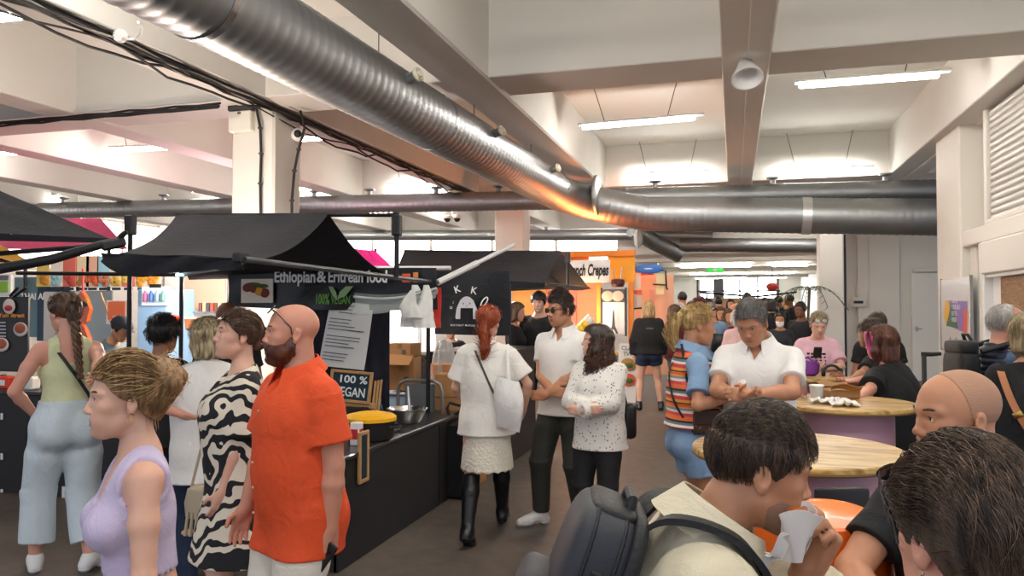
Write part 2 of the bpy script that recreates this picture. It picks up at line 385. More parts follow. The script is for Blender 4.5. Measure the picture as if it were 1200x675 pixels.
            p0=HP(.025,.03,.006); dd=unit(f*.62+th*(.75-.3*c)+nn*(.15+.55*c)); p1=p0+dd*.045*q; A(cap(T,p0,p1,.0145*q,.0115*q,.008)); d2=unit(f*.85+th*(.35-.6*c)+nn*(.2+.7*c)); A(cap(T,p1,p1+d2*.034*q,.0112*q,.0095*q,.004))
        # legs
        s.K={};s.A={}; s.base=base
        for sg,t,kp in ((1,rf,rk),(-1,lf,lk)):
            hj=hip+Rp@np.array((.088*k*sg*(b*.5+.5),0,-.02*k)); n='r' if sg>0 else 'l'
            if t is None: t=(.11*sg*k,0,0) if not sit else (.13*sg,.40,sit-.43 if sit<.6 else .32)
            an=np.array(t,float)+np.array((0,0,.085*k+base)); l=.43*k
            kn,an=ik(hj,an,l,.42*k,kp or (.12*sg,1,.25)); s.K[sg]=kn;s.A[sg]=an; lr=k*(b*.6+.4)
            m1=hj+(kn-hj)*.4; A(cap('thigh'+n,hj,m1,.092*lr,.082*lr,.045)); A(cap('thigh'+n,m1,kn,.082*lr,.056*lr,.02))
            m2=kn+(an-kn)*.3+np.array((0,-.012*k,0)); A(cap('calf'+n,kn,m2,.054*lr,.056*lr,.02)); A(cap('calf'+n,m2,an,.056*lr,.036*lr,.02))
        s.head_prims(jaw*(.9 if fem else 1),nose)
    def head_prims(s,jaw,nose):
        H=s.Hd;q=s.hk;R=s.Rh;A=s.pr.append; f=s.sex=='f'
        def E(t,c,r,k=.02,RR=None): A(ell(t,H(*c),np.array(r)*q,R if RR is None else R@RR,k*q))
        def Cp(t,a,b,ra,rb,k=.012): A(cap(t,H(*a),H(*b),ra*q,rb*q,k*q))
        E('skull',(0,-.014,.035),(.074,.096,.084)); E('skull',(0,.03,.02),(.066,.06,.075),.03)
        E('face',(0,.03,-.03),(.057,.06,.083),.03); E('face',(0,.042,-.075),(.046*jaw,.043,.037),.03); Cp('face',(0,.072,-.104),(0,.079,-.102),.016*jaw,.0145,.022)
        for g in (1,-1):
            Cp('face',(.05*g,-.002,-.06),(.022*g,.058,-.105),.015*jaw,.013,.03); E('face',(.041*g,.056,-.02),(.021,.02,.016),.025); E('face',(.03*g,.062,-.06),(.02,.02,.025),.03)
            E('ear',(.0765*g,-.016,-.008),(.0085,.0185,.027),.006,rotz(-.38*g)@rotx(.15)); E('ear',(.0755*g,-.01,-.033),(.006,.009,.01),.01)
            if s.lod<2: A(dict(ell('ear',H(.086*g,-.012,-.006),np.array((.006,.009,.015))*q,R@rotz(-.38*g),.006),sub=1))
            A(dict(ell('face',H(.033*g,.096,.004),np.array((.02,.014,.011))*q,R,.014),sub=1))
            if s.lod<2:
                E('face',(.032*g,.0755,.003),(.0155,.0135,.0135),.004); A(dict(ell('face',H(.032*g,.0895,.001),np.array((.014,.007,.0052))*q,R,.003),sub=1))
            E('face',(.0105*g,.096,-.039),(.0075,.0105,.007),.008)
            Cp('face',(.012*g,.087,.021),(.05*g,.072,.022),.0095,.008,.016)
        Cp('face',(0,.084,.016),(0,.1055*nose,-.030),.0065,.0085,.014); E('face',(0,.106*nose,-.034),(.0105,.0095,.0088),.008)
        E('face',(0,.077,-.07),(.028,.013,.02),.02)
        A(dict(ell('face',H(0,.101,-.0895),np.array((.02,.0085,.006))*q,R,.012),sub=1))
        Cp('lip',(-.021,.081,-.0705),(-.005,.0935,-.0655),.0025,.0048,.004); Cp('lip',(.021,.081,-.0705),(.005,.0935,-.0655),.0025,.0048,.004); Cp('lip',(-.005,.0935,-.0655),(.005,.0935,-.0655),.0048,.0048,.004)
        Cp('lip',(-.018,.081,-.0745),(0,.0915,-.0785),.0025,.0062,.004); Cp('lip',(.018,.081,-.0745),(0,.0915,-.0785),.0025,.0062,.004)
        if s.lod<2: A(dict(cap('lip',H(-.018,.0905,-.0718),H(0,.0995,-.0718),.0012*q,.0022*q,.002),sub=1)); A(dict(cap('lip',H(.018,.0905,-.0718),H(0,.0995,-.0718),.0012*q,.0022*q,.002),sub=1))
    def sel(s,*tags): return [p for p in s.pr if any(p['t'].startswith(t) for t in tags)]
    def field(s,items,h,margin=0):
        """items: list of (prim, offset)"""
        lo=np.min([pbound(p,o)[0] for p,o in items if not p.get('sub')],0)-margin;hi=np.max([pbound(p,o)[1] for p,o in items if not p.get('sub')],0)+margin
        g=Grid(lo,hi,h)
        for p,o in items: g.prim(p,o,sub=bool(p.get('sub')))
        return g
    def body(s,feet=True,hide=()):
        """one continuous skin mesh (trunk, limbs, hands, head)"""
        HT=('skull','face','ear','lip','neck'); it=[(p,0) for p in s.pr if p['t'] not in HT or p['t']=='neck']
        if feet:
            for sg in (1,-1): it+=[(p,-.006) for p in s.foot(sg)]
        hp=[(p,0) for p in s.pr if p['t'] in HT]; Ms=[]
        one=s.hh>=s.h*.95
        Ms.append(s.field(it+(hp if one else []),s.h))
        hi0=s.hh
        if not one: Ms.append(s.field(hp,hi0))
        # finer hands for near people
        V=[];Q=[];o=0
        for g in Ms:
            v,q=g.mesh(); V.append(v);Q.append(q+o);o+=len(v)
        V=np.concatenate(V);Q=np.concatenate(Q)
        mc=V[Q].mean(1); L=(mc-s.hc)@s.Rh/s.hk
        mi=((np.abs(L[:,0])<.021)&(L[:,1]>.082)&(np.abs(L[:,2]+.0722)<.0108-.34*np.abs(L[:,0]))).astype(int) if s.lod<2 else None
        m,l=SKIN[s.sk]
        s.bo=np_mesh('body',V,Q,[m,l],s.root,mi=mi)
        if s.lod<2:
            for g in (1,-1):
                mb=MB(); mb.sphere(s.Hd(.032*g,.0745,.0025),.0135*s.hk,16,0,s.Rh); mb.sphere(s.Hd(.032*g,.0818,.0025),.0074*s.hk,12,1,s.Rh)
                s.part('eye',mb,[EYEW,IRIS])
                mb=MB(); mb.tube([s.Hd((.032+.0125*t)*g,.0885-.009*abs(t)**2+.0005,.0025+.0058*(1-t*t)) for t in np.linspace(-1,1,9)],[.0006,.0011,.0014,.0015,.0016,.0016,.0016,.0014,.0008],5); s.part('eyelash',mb,LASH)
        return s
    def part(s,name,mb,mats,parent=None,smooth=60):
        o=MB.build.__get__(mb)(name,mats,None,smooth); o.parent=parent or s.root; return o
    def foot(s,sg):
        a=s.A[sg];k=s.k;kn=s.K[sg]; n='r' if sg>0 else 'l'
        # foot direction: ahead, lifted with the heel when the shank leans
        f=unit((.18*sg,1,0)); 
        fd=getattr(s,'fd',{}).get(sg); 
        if fd is not None: f=unit(fd)
        u=unit(np.cross(np.cross(f,(0,0,1)),f)); q=k
        return [cap('foot'+n,a,a-u*.045*q-f*.03*q,.036*q,.034*q,.02),cap('foot'+n,a-u*.01*q,a-u*.052*q+f*.12*q,.035*q,.028*q,.03),cap('foot'+n,a-u*.052*q+f*.1*q,a-u*.06*q+f*.165*q,.034*q,.022*q,.02)]
    def shoes(s,m,sole=None,off=.008,boot=0,heel=0,name='shoe',h=None):
        for sg in (1,-1):
            pr=s.foot(sg); it=[(p,off) for p in pr]; a=s.A[sg]
            if boot: it+=[(p,.01) for p in s.sel('calf'+('r' if sg>0 else 'l'))]
            g=s.field(it,h or s.h*.8)
            f=unit((.18*sg,1,0)); fd=getattr(s,'fd',{}).get(sg); f=unit(fd) if fd is not None else f
            u=unit(np.cross(np.cross(f,(0,0,1)),f)); z=(g.P-a)@u
            g.cut(-z-.083*s.k); top=boot if boot else .03; 
            if boot: g.cut((g.P-a)@unit(s.K[sg]-a)-boot)
            else: g.cut(z-.03*s.k)
            v,q=g.mesh(); o=np_mesh(name,v,q,m,s.root)
            if sole:
                g=s.field([(p,off+.004) for p in pr],h or s.h*.8); z=(g.P-a)@u; g.cut(-z-.086*s.k); g.cut(z+.063*s.k); v,q=g.mesh()
                if len(v): np_mesh('sole',v,q,sole,o)
    def cloth(s,name,m,tags,off,cuts=(),extra=(),fold=(0,9,0),stretch=(1,1,.5),h=None,parent=None,kb=0,pre=None):
        """garment grown from the body; cuts: functions of positions, kept where < 0"""
        it=[]
        for p in s.sel(*tags):
            o=off
            if isinstance(off,dict):
                o=[v for t,v in off.items() if p['t'].startswith(t)]; o=o[0] if o else .01
            if p.get('sub'): continue
            it.append((p,o))
        it+=[(p,0) for p in extra]; g=s.field(it,h or s.h,.01)
        if fold[0]: g.d+= (fold[0]*folds(g.P,fold[1],stretch,fold[2])).astype(np.float32)
        for c in cuts: g.cut(c(g.P))
        v,q=g.mesh()
        if len(v)==0: return None
        return np_mesh(name,v,q,m,parent or s.root)
    # cut helpers ------------------------------------------------
    def below(s,z): return lambda P:P[...,2]-z            # keep below z
    def above(s,z): return lambda P:z-P[...,2]
    def neckhole(s,back=.012,front=-.05,w=.13,vee=None):
        """neckline plane: height at the nape and at the throat (chest frame, from the neck base)"""
        o=s.nb;R=s.Rc;k=s.k
        def c(P):
            q=(P-o)@R/k; x=np.abs(q[...,0]); y=q[...,1]; z=q[...,2]
            t=np.clip((y+.06)/.16,0,1.15); d=np.minimum((z-(back+(front-back)*t)),(w-x)*1.5)
            if vee is not None: d=np.maximum(d,np.minimum(np.where(y>-.0,(z-vee)*.5-x,-1),.2-z))
            return d*k
        return c
    def shirt(s,m,off=.014,sleeve=.62,hem=None,name='shirt',fold=(.004,9,0),loose=.0,neck=(.012,-.05,.13,None),extra=(),h=None,bell=0,slack=.012,cuts=(),torso=True,open_front=0,hemfn=None,mi=None):
        k=s.k; hz=hem if hem is not None else s.hip[2]-.08*k; ar=k*(.86 if s.sex=='f' else 1.)
        st=[(p,off) for p in s.sel('torso','butt')]
        w=.163*k+loose; d=.122*k+loose
        if loose or bell:
            st.append((ell('x',s.wst+s.Rm@np.array((0,.005,.02*k)),(w*.95+off,d*.95+off,.2*k),s.Rm,.08),0)); st.append((ell('x',s.C+s.Rc@np.array((0,.005,.1*k)),(w*.95+off,d*.97+off,.19*k),s.Rc,.08),0))
        if loose or bell or hz<s.hip[2]:
            bw=loose*.6+bell; st.append((cone('x',s.wst+np.array((0,0,.1*k)),np.array((s.hip[0],s.hip[1]-.012*k,hz-.02)),(.1*k,.07*k),(.176*k+off+bw,.142*k+off+bw),k=.05),0))
        if hz<s.hip[2]+.02 and not s.seated: st+=[(p,off+.004) for p in s.sel('thigh')]
        st+=[(p,0) for p in extra]; arms=[]
        if sleeve>0:
            for sg in (1,-1):
                S,E,W=s.S[sg],s.E[sg],s.Wr[sg]; arms.append((cap('x',S,S+(E-S)*.2,.05*ar+off*.5,.05*ar+off*.6,.04),0))
                u=min(sleeve,1); e=S+(E-S)*u
                if sleeve<=1: arms.append((cone('x',S+(E-S)*.08,e,(.046*ar+off*.6,)*2,(.048*ar+off*.5+slack,)*2,k=.03),0))
                else:
                    t=sleeve-1; e2=E+(W-E)*t
                    arms+=[(cap('x',S,E,.051*ar+off*.8,.046*ar+off+slack*.6,.04),0),(cone('x',E,e2,(.046*ar+off+slack*.6,)*2,(.034*ar+off+slack*.3,)*2,k=.02),0)]
        h=h or s.h; al=st+arms; lo=np.min([pbound(p,o)[0] for p,o in al],0)-.01;hi=np.max([pbound(p,o)[1] for p,o in al],0)+.01; lo[2]=max(lo[2],min([hz-.03]+[pbound(p,o)[0][2] for p,o in arms]))
        g=Grid(lo,hi,h)
        for p,o in st: g.prim(p,o)
        if fold[0]: F=(1.5*fold[0]*folds(g.P,fold[1],(1,1,.5),fold[2])).astype(np.float32); g.d+=F
        g.cut(hz-g.P[...,2] if hemfn is None else hemfn(g.P))
        if open_front: q=(g.P-s.C)@s.Rc; g.cut(np.where(q[...,1]>0,open_front-np.abs(q[...,0]+.0),-1))
        for c in cuts: g.cut(c(g.P))
        ga=Grid(lo,hi,h)
        for p,o in arms: ga.prim(p,o)
        if arms:
            if fold[0]: ga.d+=1.2*F
            g.d=smin(g.d,ga.d,.03)
        if neck: g.cut(s.neckhole(*neck)(g.P))
        v,q=g.mesh(); return np_mesh(name,v,q,m,s.root)
    def trousers(s,m,off=.012,top=None,leg=1.0,flare=.0,name='trousers',fold=(.004,8,2),h=None,wide=0,toff=None):
        """leg: 1 = ankle, .5 = knee (share of the leg covered)"""
        k=s.k; tz=top if top is not None else s.wst[2]; it=[(p,off*.45 if toff is None else toff) for p in s.sel('torso','butt')]
        for sg in (1,-1):
            kn,an=s.K[sg],s.A[sg]; hj=s.hip+s.Rp@np.array((.088*k*sg,0,-.02*k)); n='r' if sg>0 else 'l'
            if leg>.5:
                e=kn+(an-kn)*(leg-.5)*2; it+=[(p,off) for p in s.sel('thigh'+n)]; it.append((cap('x',hj+(kn-hj)*.45,kn,.076*k+off+wide*.6,.06*k+off+wide*.9,.03),0)); it.append((cone('x',kn,e,(.062*k+off+wide,)*2,(.048*k+off+flare+wide,)*2,k=.03),0))
            else:
                e=hj+(kn-hj)*leg*2; it.append((cone('x',hj,e,(.096*k+off,)*2,(.088*k+off+flare,)*2,k=.03),0))
        g=s.field(it,h or s.h,.01)
        if fold[0]: g.d+=(1.4*fold[0]*folds(g.P,fold[1],(1,1,.6),fold[2])).astype(np.float32)
        g.cut((g.P-s.wst)@s.Rp[:,2]-(tz-s.wst[2])); v,q=g.mesh(); return np_mesh(name,v,q,m,s.root)
    def hair_cap(s,m,t=.012,line=((.10,.072),(.065,.055),(.04,.02),(.03,-.005),(.015,-.03),(-.02,-.005),(-.06,-.045),(-.10,-.075)),extra=(),groove=(.0025,60),flow=(1,.25,1),name='hair',h=None,top=0.,strand=None,back=.0):
        """line: hairline height over the head's length (y,z)"""
        q=s.hk; L=lambda P:(P-s.hc)@s.Rh/q
        it=[(p,t*q) for p in s.sel('skull')]
        if top: it.append((ell('x',s.Hd(0,.0,.05),np.array((.07,.095,.083+top))*q,s.Rh,.02),0))
        if back: it.append((ell('x',s.Hd(0,-.055,.0),np.array((.072,.065+back,.09))*q,s.Rh,.03),0))
        g=s.field(it,h or s.hh*1.1,.01); P=L(g.P)
        ys=[a for a,_ in line][::-1];zs=[b for _,b in line][::-1]
        cut=(np.interp(P[...,1],ys,zs)-P[...,2])*q
        g.cut(cut)
        gx=s.field([(p,0) for p in extra],h or s.hh*1.1,.01) if extra else None
        res=[]
        for gg in (g,gx):
            if gg is None: continue
            if groove[0]:
                PP=L(gg.P); a=folds(PP,groove[1],flow,2,4); gg.d+=(groove[0]*a).astype(np.float32)
            res.append(gg.mesh())
        V=np.concatenate([r[0] for r in res]); o=0;Q=[]
        for r in res: Q.append(r[1]+o); o+=len(r[0])
        ob=np_mesh(name,V,np.concatenate(Q),m,s.root); s.hairV=V; return ob
    def flow_strands(s,m,n,seg,step,flow,lift,rad=(.0011,.0004),region=None,jit=.25,src=None,name='hair_strands',parent=None,grav=0):
        """strands that start on the hair surface and follow flow(local head pos) over it"""
        rng=np.random.RandomState(11); V=s.hairV if src is None else src; L=(V-s.hc)@s.Rh/s.hk
        if region is not None: V=V[region(L)]
        if len(V)==0: return
        p=V[rng.randint(0,len(V),n)].copy(); c=s.hc+s.Rh@np.array((0,-.014,.03))*s.hk; path=[p.copy()]
        j=rng.normal(size=(n,3))*jit
        for i in range(seg):
            lp=(p-s.hc)@s.Rh/s.hk; d=np.array([flow(x) for x in lp]); d=d/(np.linalg.norm(d,axis=1,keepdims=True)+1e-9)+j; d=d@s.Rh.T
            nr=p-c; nr/=np.linalg.norm(nr,axis=1,keepdims=True)
            d=d-nr*(d*nr).sum(1,keepdims=True); d/=np.linalg.norm(d,axis=1,keepdims=True)+1e-9
            p=p+step*d+nr*lift(i)+np.array((0,0,-grav*i)); path.append(p.copy())
        P=np.stack(path,1); v,q=strands(list(P),[rad]*n); return np_mesh(name,v,q,m,parent or s.root)
    def tufts(s,m,style='short',n=900,seg=5,rad=(.0016,.0006),jit=.25,name='hair_strands'):
        if s.lod>1: return
        st={'short':(lambda x:np.array((x[0]*4,.5+x[1]*0,.25)) if x[2]>.06 else np.array((0,-.35,-.9)),.0055,lambda i:.002 if i<3 else -.0004),
            'up':(lambda x:np.array((x[0]*3,.25,1.)) if x[2]>.05 else np.array((0,-.2,-1)),.008,lambda i:.0045 if i<4 else .0),
            'down':(lambda x:np.array((x[0]*2,-.3 if x[1]<.05 else -.8,-1)),.02,lambda i:.0015),
            'back':(lambda x:np.array((-x[0]*.3,-.14-x[1],.05-x[2])),.015,lambda i:.0005)}[style]
        return s.flow_strands(m,n,seg,st[1],st[0],st[2],rad,None,jit,name=name)
    def beard(s,m,t=.006,zmax=-.035,h=None,moust=True,full=1,name='beard',groove=.002):
        q=s.hk; g=s.field([(p,t*q) for p in s.sel('face')],h or s.hh,.01); P=(g.P-s.hc)@s.Rh/q; x=np.abs(P[...,0]);y=P[...,1];z=P[...,2]
        line=np.interp(y,[-.03,.0,.03,.06,.12],[.01,-.005,-.04,-.052,-.048]); c=z-line
        # clear the lips
        c=np.maximum(c,.022-np.sqrt(((x)/1.15)**2+((z+.0685)*1.9)**2) if True else c) if moust else np.maximum(c,z+.082)
        c=np.maximum(c,-.012-y)
        g.cut(c*q); g.d+=(groove*folds(P,90,(1,1,.5),1,4)).astype(np.float32); v,f=g.mesh()
        if len(v): return np_mesh(name,v,f,m,s.root)
    def brows(s,m):
        if s.lod>1: return
        for g in (1,-1):
            mb=MB(); mb.tube([s.Hd(.011*g,.0945,.020),s.Hd(.022*g,.0955,.025),s.Hd(.036*g,.0905,.0275),s.Hd(.047*g,.083,.026),s.Hd(.056*g,.074,.021)],[.0024*s.hk,.0034*s.hk,.0036*s.hk,.003*s.hk,.0014*s.hk],6); s.part('eyebrow',mb,m)
    def glasses(s,fm,lm,up=0,name='sunglasses',out=0.):
        """worn over the eyes, or (up) pushed up on the hair"""
        mb=MB();ml=MB(); y=.103 if not up else .085+out; z=.004+up; W=1+out*6
        rot=rotx(.0 if not up else .75)
        def T(a,b,c): v=np.array((a,b,c)); 
        def Q(x,yy,zz): v=rot@np.array((x,yy-.095,zz-.004)); return s.Hd(v[0]*W,v[1]+y,v[2]+z)
        for g in (1,-1):
            ring=[Q(.035*g+.024*math.cos(a)*(1 if abs(math.cos(a))<.9 else 1),.098-.25*(abs(.035+.024*math.cos(a)*g*g)-.03)**2*10,.002+.019*math.sin(a)) for a in np.linspace(0,2*math.pi,17)[:-1]]
            mb.tube(ring,.0022*s.hk,6,closed=True); n=len(ring); c=np.mean(ring,0); f=s.Rh@rot@np.array((0,.002,0))
            ml.add([p+f for p in ring]+[p-f for p in ring],[tuple(range(n)),tuple(range(2*n-1,n-1,-1))]+[(i,(i+1)%n,n+(i+1)%n,n+i) for i in range(n)])
            mb.tube([Q(.059*g,.093,.008),Q(.074*g,.06,.008),Q(.08*g,-.005,.006),Q(.08*g,-.03,-.012)],.0024*s.hk,6)
        mb.tube([Q(-.012,.099,.004),Q(0,.101,.006),Q(.012,.099,.004)],.002*s.hk,6)
        o=s.part(name,mb,fm); o2=s.part('lens',ml,lm); o2.parent=o; return o
    def world(s,p):
        a=s.root.rotation_euler.z; return rotz(a)@np.array(p)+np.array(s.root.location)
    def local(s,p): return rotz(-s.root.rotation_euler.z)@(np.array(p)-np.array(s.root.location))
# ================================================================ the hall
def concrete(name,c1,c2,sc=.6,rough=.55):
    m=mat(name,c1,rough); t=NT(m); co=t.coord()
    n1=t.new('ShaderNodeTexNoise'); n1.inputs['Scale'].default_value=sc; n1.inputs['Detail'].default_value=9; n1.inputs['Roughness'].default_value=.65; t.link(co,n1.inputs[0])
    n2=t.new('ShaderNodeTexNoise'); n2.inputs['Scale'].default_value=sc*14; n2.inputs['Detail'].default_value=6; t.link(co,n2.inputs[0])
    ad=t.new('ShaderNodeMath',operation='MULTIPLY_ADD'); ad.inputs[1].default_value=.45; t.link(n2.outputs[0],ad.inputs[0]); t.link(n1.outputs[0],ad.inputs[2])
    r=t.ramp(ad.outputs[0],[(.5,c1),(.9,c2)]); t.link(r,t.b.inputs['Base Color'])
    rr=t.new('ShaderNodeMapRange'); rr.inputs[3].default_value=rough-.17; rr.inputs[4].default_value=rough+.2; t.link(n1.outputs[0],rr.inputs[0]); t.link(rr.outputs[0],t.b.inputs['Roughness'])
    t.bump(n2.outputs[0],.12,.01); return m
FLOOR=concrete('floor concrete','#37312c','#665c52',.55,.5)
WHITE=mat('painted plaster','#e5e2db',.75,vary=.04,scale=1.2,bump=.04)
SOFF=mat('beam paint','#d8d5ce',.75,vary=.05,scale=1.5,bump=.05)
WALLP=mat('wall paint','#dedad0',.6,vary=.03,scale=1)
GREYP=mat('grey wall paint','#d6d0c4',.65,vary=.03,scale=.8)
DARK=mat('black steel','#17171a',.45,metal=.3); BLACKP=mat('black plastic','#141415',.5)
WHITEM=mat('white metal','#e8e8e6',.4); STEEL=mat('steel','#b8b8b8',.25,metal=1); DGREY=mat('dark grey','#3a3a3c',.6)
mb=MB(); mb.box((-6,20,-.1),(36,56,.2),bev=0); struct('floor',mb,FLOOR)
SL=5.2; SO=4.3
mb=MB(); mb.box((-7,15,SL+.1),(34,32,.2),bev=0); struct('ceiling',mb,WHITE)
n=1
def trim(mb,m,**k):
    global n; o=struct('trim_%d'%n,mb,m,**k); n+=1; return o
BX=[(-5.85,.56),(-2.95,.58),(.14,.5),(3.28,.66),(-8.75,.5),(-11.5,.5),(-14.3,.5),(-17.2,.5)]
for x,w in BX:
    mb=MB(); mb.box((x,15,(SO+SL)/2+.02),(w,32,SL-SO+.04),bev=.012)
    if x>-4: mb.box((x+w*.25,15,SO+.02),(w*.45,32,.07),bev=.01)
    trim(mb,SOFF)
for y in (8.7,17.0,25.6):
    mb=MB(); mb.box((-7,y-.2,(SO+SL)/2+.02),(33.9,.5,SL-SO+.02),bev=.012); mb.box((-7,y+.22,(SO+SL)/2+.04),(33.9,.46,SL-SO),bev=.012); trim(mb,SOFF)
# pillars
for x,y,w,d in ((-5.98,8.9,.64,.64),(-5.07,17.6,.72,.6),(2.02,18.0,.5,.5),(-2.6,24.6,.6,.6),(-13.2,17.3,.6,.6)):
    mb=MB(); mb.box((x,y,2.2),(w,d,4.4),bev=.03); 
    o=trim(mb,WALLP)
# walls
def wallbox(name,c,size,m): mb=MB(); mb.box(c,size,bev=0); return struct(name,mb,m)
wallbox('wall_left',(-22,16,2.6),(.2,34,5.2),WHITE)
wallbox('wall_back',(-13,26.4,2.6),(20.5,.2,5.2),WHITE)
wallbox('wall_rear',(4.7,19.8,2.3),(4.9,.2,4.6),GREYP)
wallbox('wall_corridor_right',(3.4,31,2.0),(.2,22,4.0),WALLP)
wallbox('wall_corridor_left',(-3.3,34,2.0),(.2,16,4.0),WALLP)
wallbox('wall_corridor_end_left',(-2.45,42.2,2.0),(1.5,.2,4.0),WALLP); wallbox('wall_corridor_end_right',(2.7,42.2,2.0),(1.2,.2,4.0),WALLP)
wallbox('wall_corridor_end_sill',(.2,42.2,.35),(4.2,.2,.7),WALLP)
wallbox('wall_lintel',(0,24.2,3.95),(7,.35,1.7),WHITE)
mb=MB(); mb.box((0,33,3.42),(7,18.4,.2),bev=0); struct('ceiling_corridor',mb,WHITE)
for y in (27.5,31,34.5,38): mb=MB(); mb.box((0,y,3.22),(7,.35,.24),bev=.01); trim(mb,SOFF)
# daylight window at the far end of the corridor
SKYL=mat('daylight glass','#ffffff',.3,emit='#f1f6ff',estr=7)
mb=MB(); mb.box((.2,42.25,2.0),(4.2,.05,2.7),bev=0); o=struct('window_1',mb,SKYL)
mb=MB()
for x in (-1.85,-1.0,-.55,.3,1.2,2.2): mb.box((x,42.1,2.0),(.09,.12,2.7),bev=.01)
for z in (.7,2.55,3.3): mb.box((.2,42.1,z),(4.2,.12,.09),bev=.01)
mb.box((-.78,42.08,2.0),(.4,.1,2.7),bev=.01)
mb.build('window_frame',DGREY,o)
# high window band in the back wall of the hall
mb=MB(); mb.box((-13,26.27,4.1),(19,.05,1.8),bev=0); o=struct('window_2',mb,mat('hazy daylight glass','#ffffff',.3,emit='#fff3ef',estr=3.2))
mb=MB()
for i in range(9): mb.box((-22.4+i*2.35,26.2,4.1),(.1,.1,1.8),bev=.01)
for z in (3.2,5.0): mb.box((-13,26.2,z),(19,.1,.08),bev=.01)
mb.build('window_frame',WALLP,o)
mb=MB(); mb.box((-21.87,17.5,3.9),(.05,17,1.9),bev=0); o=struct('window_3',mb,bpy.data.materials['hazy daylight glass'])
mb=MB()
for i in range(8): mb.box((-21.8,9.2+i*2.35,3.9),(.1,.1,1.9),bev=.01)
for z in (2.95,4.85): mb.box((-21.8,17.5,z),(.1,17,.08),bev=.01)
mb.build('window_frame',WALLP,o)
# rear grey wall: panels, door, switch
mb=MB(); mb.box((3.25,19.66,2.3),(.9,.1,4.6),bev=.01); mb.box((3.05,19.6,1.7),(.012,.03,3.4),bev=.003); trim(mb,GREYP)
mb=MB(); mb.box((4.7,19.67,1.25),(1.5,.06,2.5),bev=.01); d1=struct('door_1',mb,WALLP)
mb=MB(); mb.box((4.05,19.62,1.2),(.05,.05,.12),bev=.01); mb.tube([(4.05,19.6,1.2),(4.05,19.55,1.2),(4.14,19.55,1.2)],.012,8); mb.build('door_handle',STEEL,d1)
mb=MB(); mb.box((5.1,19.63,2.56),(2.2,.08,.1),bev=.01); mb.build('door_frame',GREYP,d1)
p=aty(1006,354,19.55); t=thing('wall_switch','small white plate with dark slot on the grey rear wall','switch',p)
mb=MB(); mb.box(p,(.3,.02,.22),bev=.008); mb.build('plate',GREYP,t); mb=MB(); mb.box(p+np.array((0,-.02,0)),(.2,.02,.06),bev=.005); mb.build('slot',BLACKP,t)
p=aty(989,300,19.3); t=thing('gap_line','thin black tube for the dark gap line between far white pillar and grey wall','gap_tube',p); mb=MB(); mb.tube([(p[0],19.4,.0),(p[0],19.4,2.9),(p[0]-.02,19.4,4.3)],.06,10); mb.build('gap_tube',BLACKP,t); mb=MB(); mb.tube([(p[0],19.4,3.1),(p[0]-.05,19.1,3.2),(p[0]-.3,18.9,3.16)],.045,8); mb.build('gap_tube_elbow',BLACKP,t)  # black tube put in to draw the dark gap beside the pillar
# right-hand kiosk wall (runs along the aisle)
WX=3.1
mb=MB()
mb.box((WX+.35,12.9,2.15),(.7,1.3,4.4),bev=.02)                      # end pier
mb.box((WX+.42,12.2,1.27),(.6,.5,2.56),bev=.015); mb.box((WX+.2,10,2.66),(.34,5.6,.22),bev=.015)  # band above the openings
mb.box((WX+.3,8.6,1.05),(.4,5.6,.3),bev=.01); mb.box((WX+.35,8.6,.5),(.3,5.6,1.0),bev=.01); mb.box((WX+.3,8.6,1.6),(.1,5.6,1.2),bev=.01)
mb.box((WX+.5,8.2,3.6),(.3,8,1.6),bev=.01); mb.box((WX+.16,11.55,1.3),(.22,.12,2.55),bev=.01)
struct('wall_right',mb,WALLP)
SHUT=mat('shutter metal','#c9c6bf',.4,metal=.2)
mb=MB(); 
def slats(u,v):
    z=2.8+1.45*u; return (WX+.14-.035*abs(math.sin(math.pi*u*17)),11.2-6*v,z)
mb.grid(slats,17*6,1,th=.02); t=tag(mb.build('roller_shutter',SHUT,smooth=80),'pale ribbed metal roller shutter high on the right kiosk wall','shutter')
mb=MB(); mb.box((WX+.13,11.28,3.5),(.16,.1,1.55),bev=.01); mb.box((WX+.13,8.2,2.8),(.16,6.1,.06),bev=.01); mb.build('guide_rail',WALLP,t)
# serving hatch: frame, head box and plywood shutter
mb=MB(); mb.box((WX+.12,8.6,2.33),(.3,5.3,.42),bev=.02); hb=struct('trim_90',mb,WALLP)
PLY=mat('plywood','#8a6236',.55); t_=NT(PLY); co=t_.coord((1,1.2,6)); nz=t_.new('ShaderNodeTexNoise'); nz.inputs['Scale'].default_value=3; nz.inputs['Detail'].default_value=6; nz.inputs['Distortion'].default_value=1.5; t_.link(co,nz.inputs[0]); t_.link(t_.ramp(nz.outputs[0],[(.3,'#6f4a24'),(.7,'#a27845')]),t_.b.inputs['Base Color'])
mb=MB(); mb.box((WX+.115,8.4,1.65),(.03,5.0,.84),bev=.004); tag(mb.build('hatch_board',PLY),'brown plywood board closing the serving hatch in the white kiosk wall','board')
mb=MB(); mb.box((WX+.12,11.07,1.62),(.03,.34,1.0),bev=.004); mb.box((WX+.1,11.25,1.62),(.2,.09,1.08),bev=.01); mb.box((WX+.12,8.6,2.1),(.2,5.3,.05),bev=.01); struct('trim_91',mb,WHITEM)
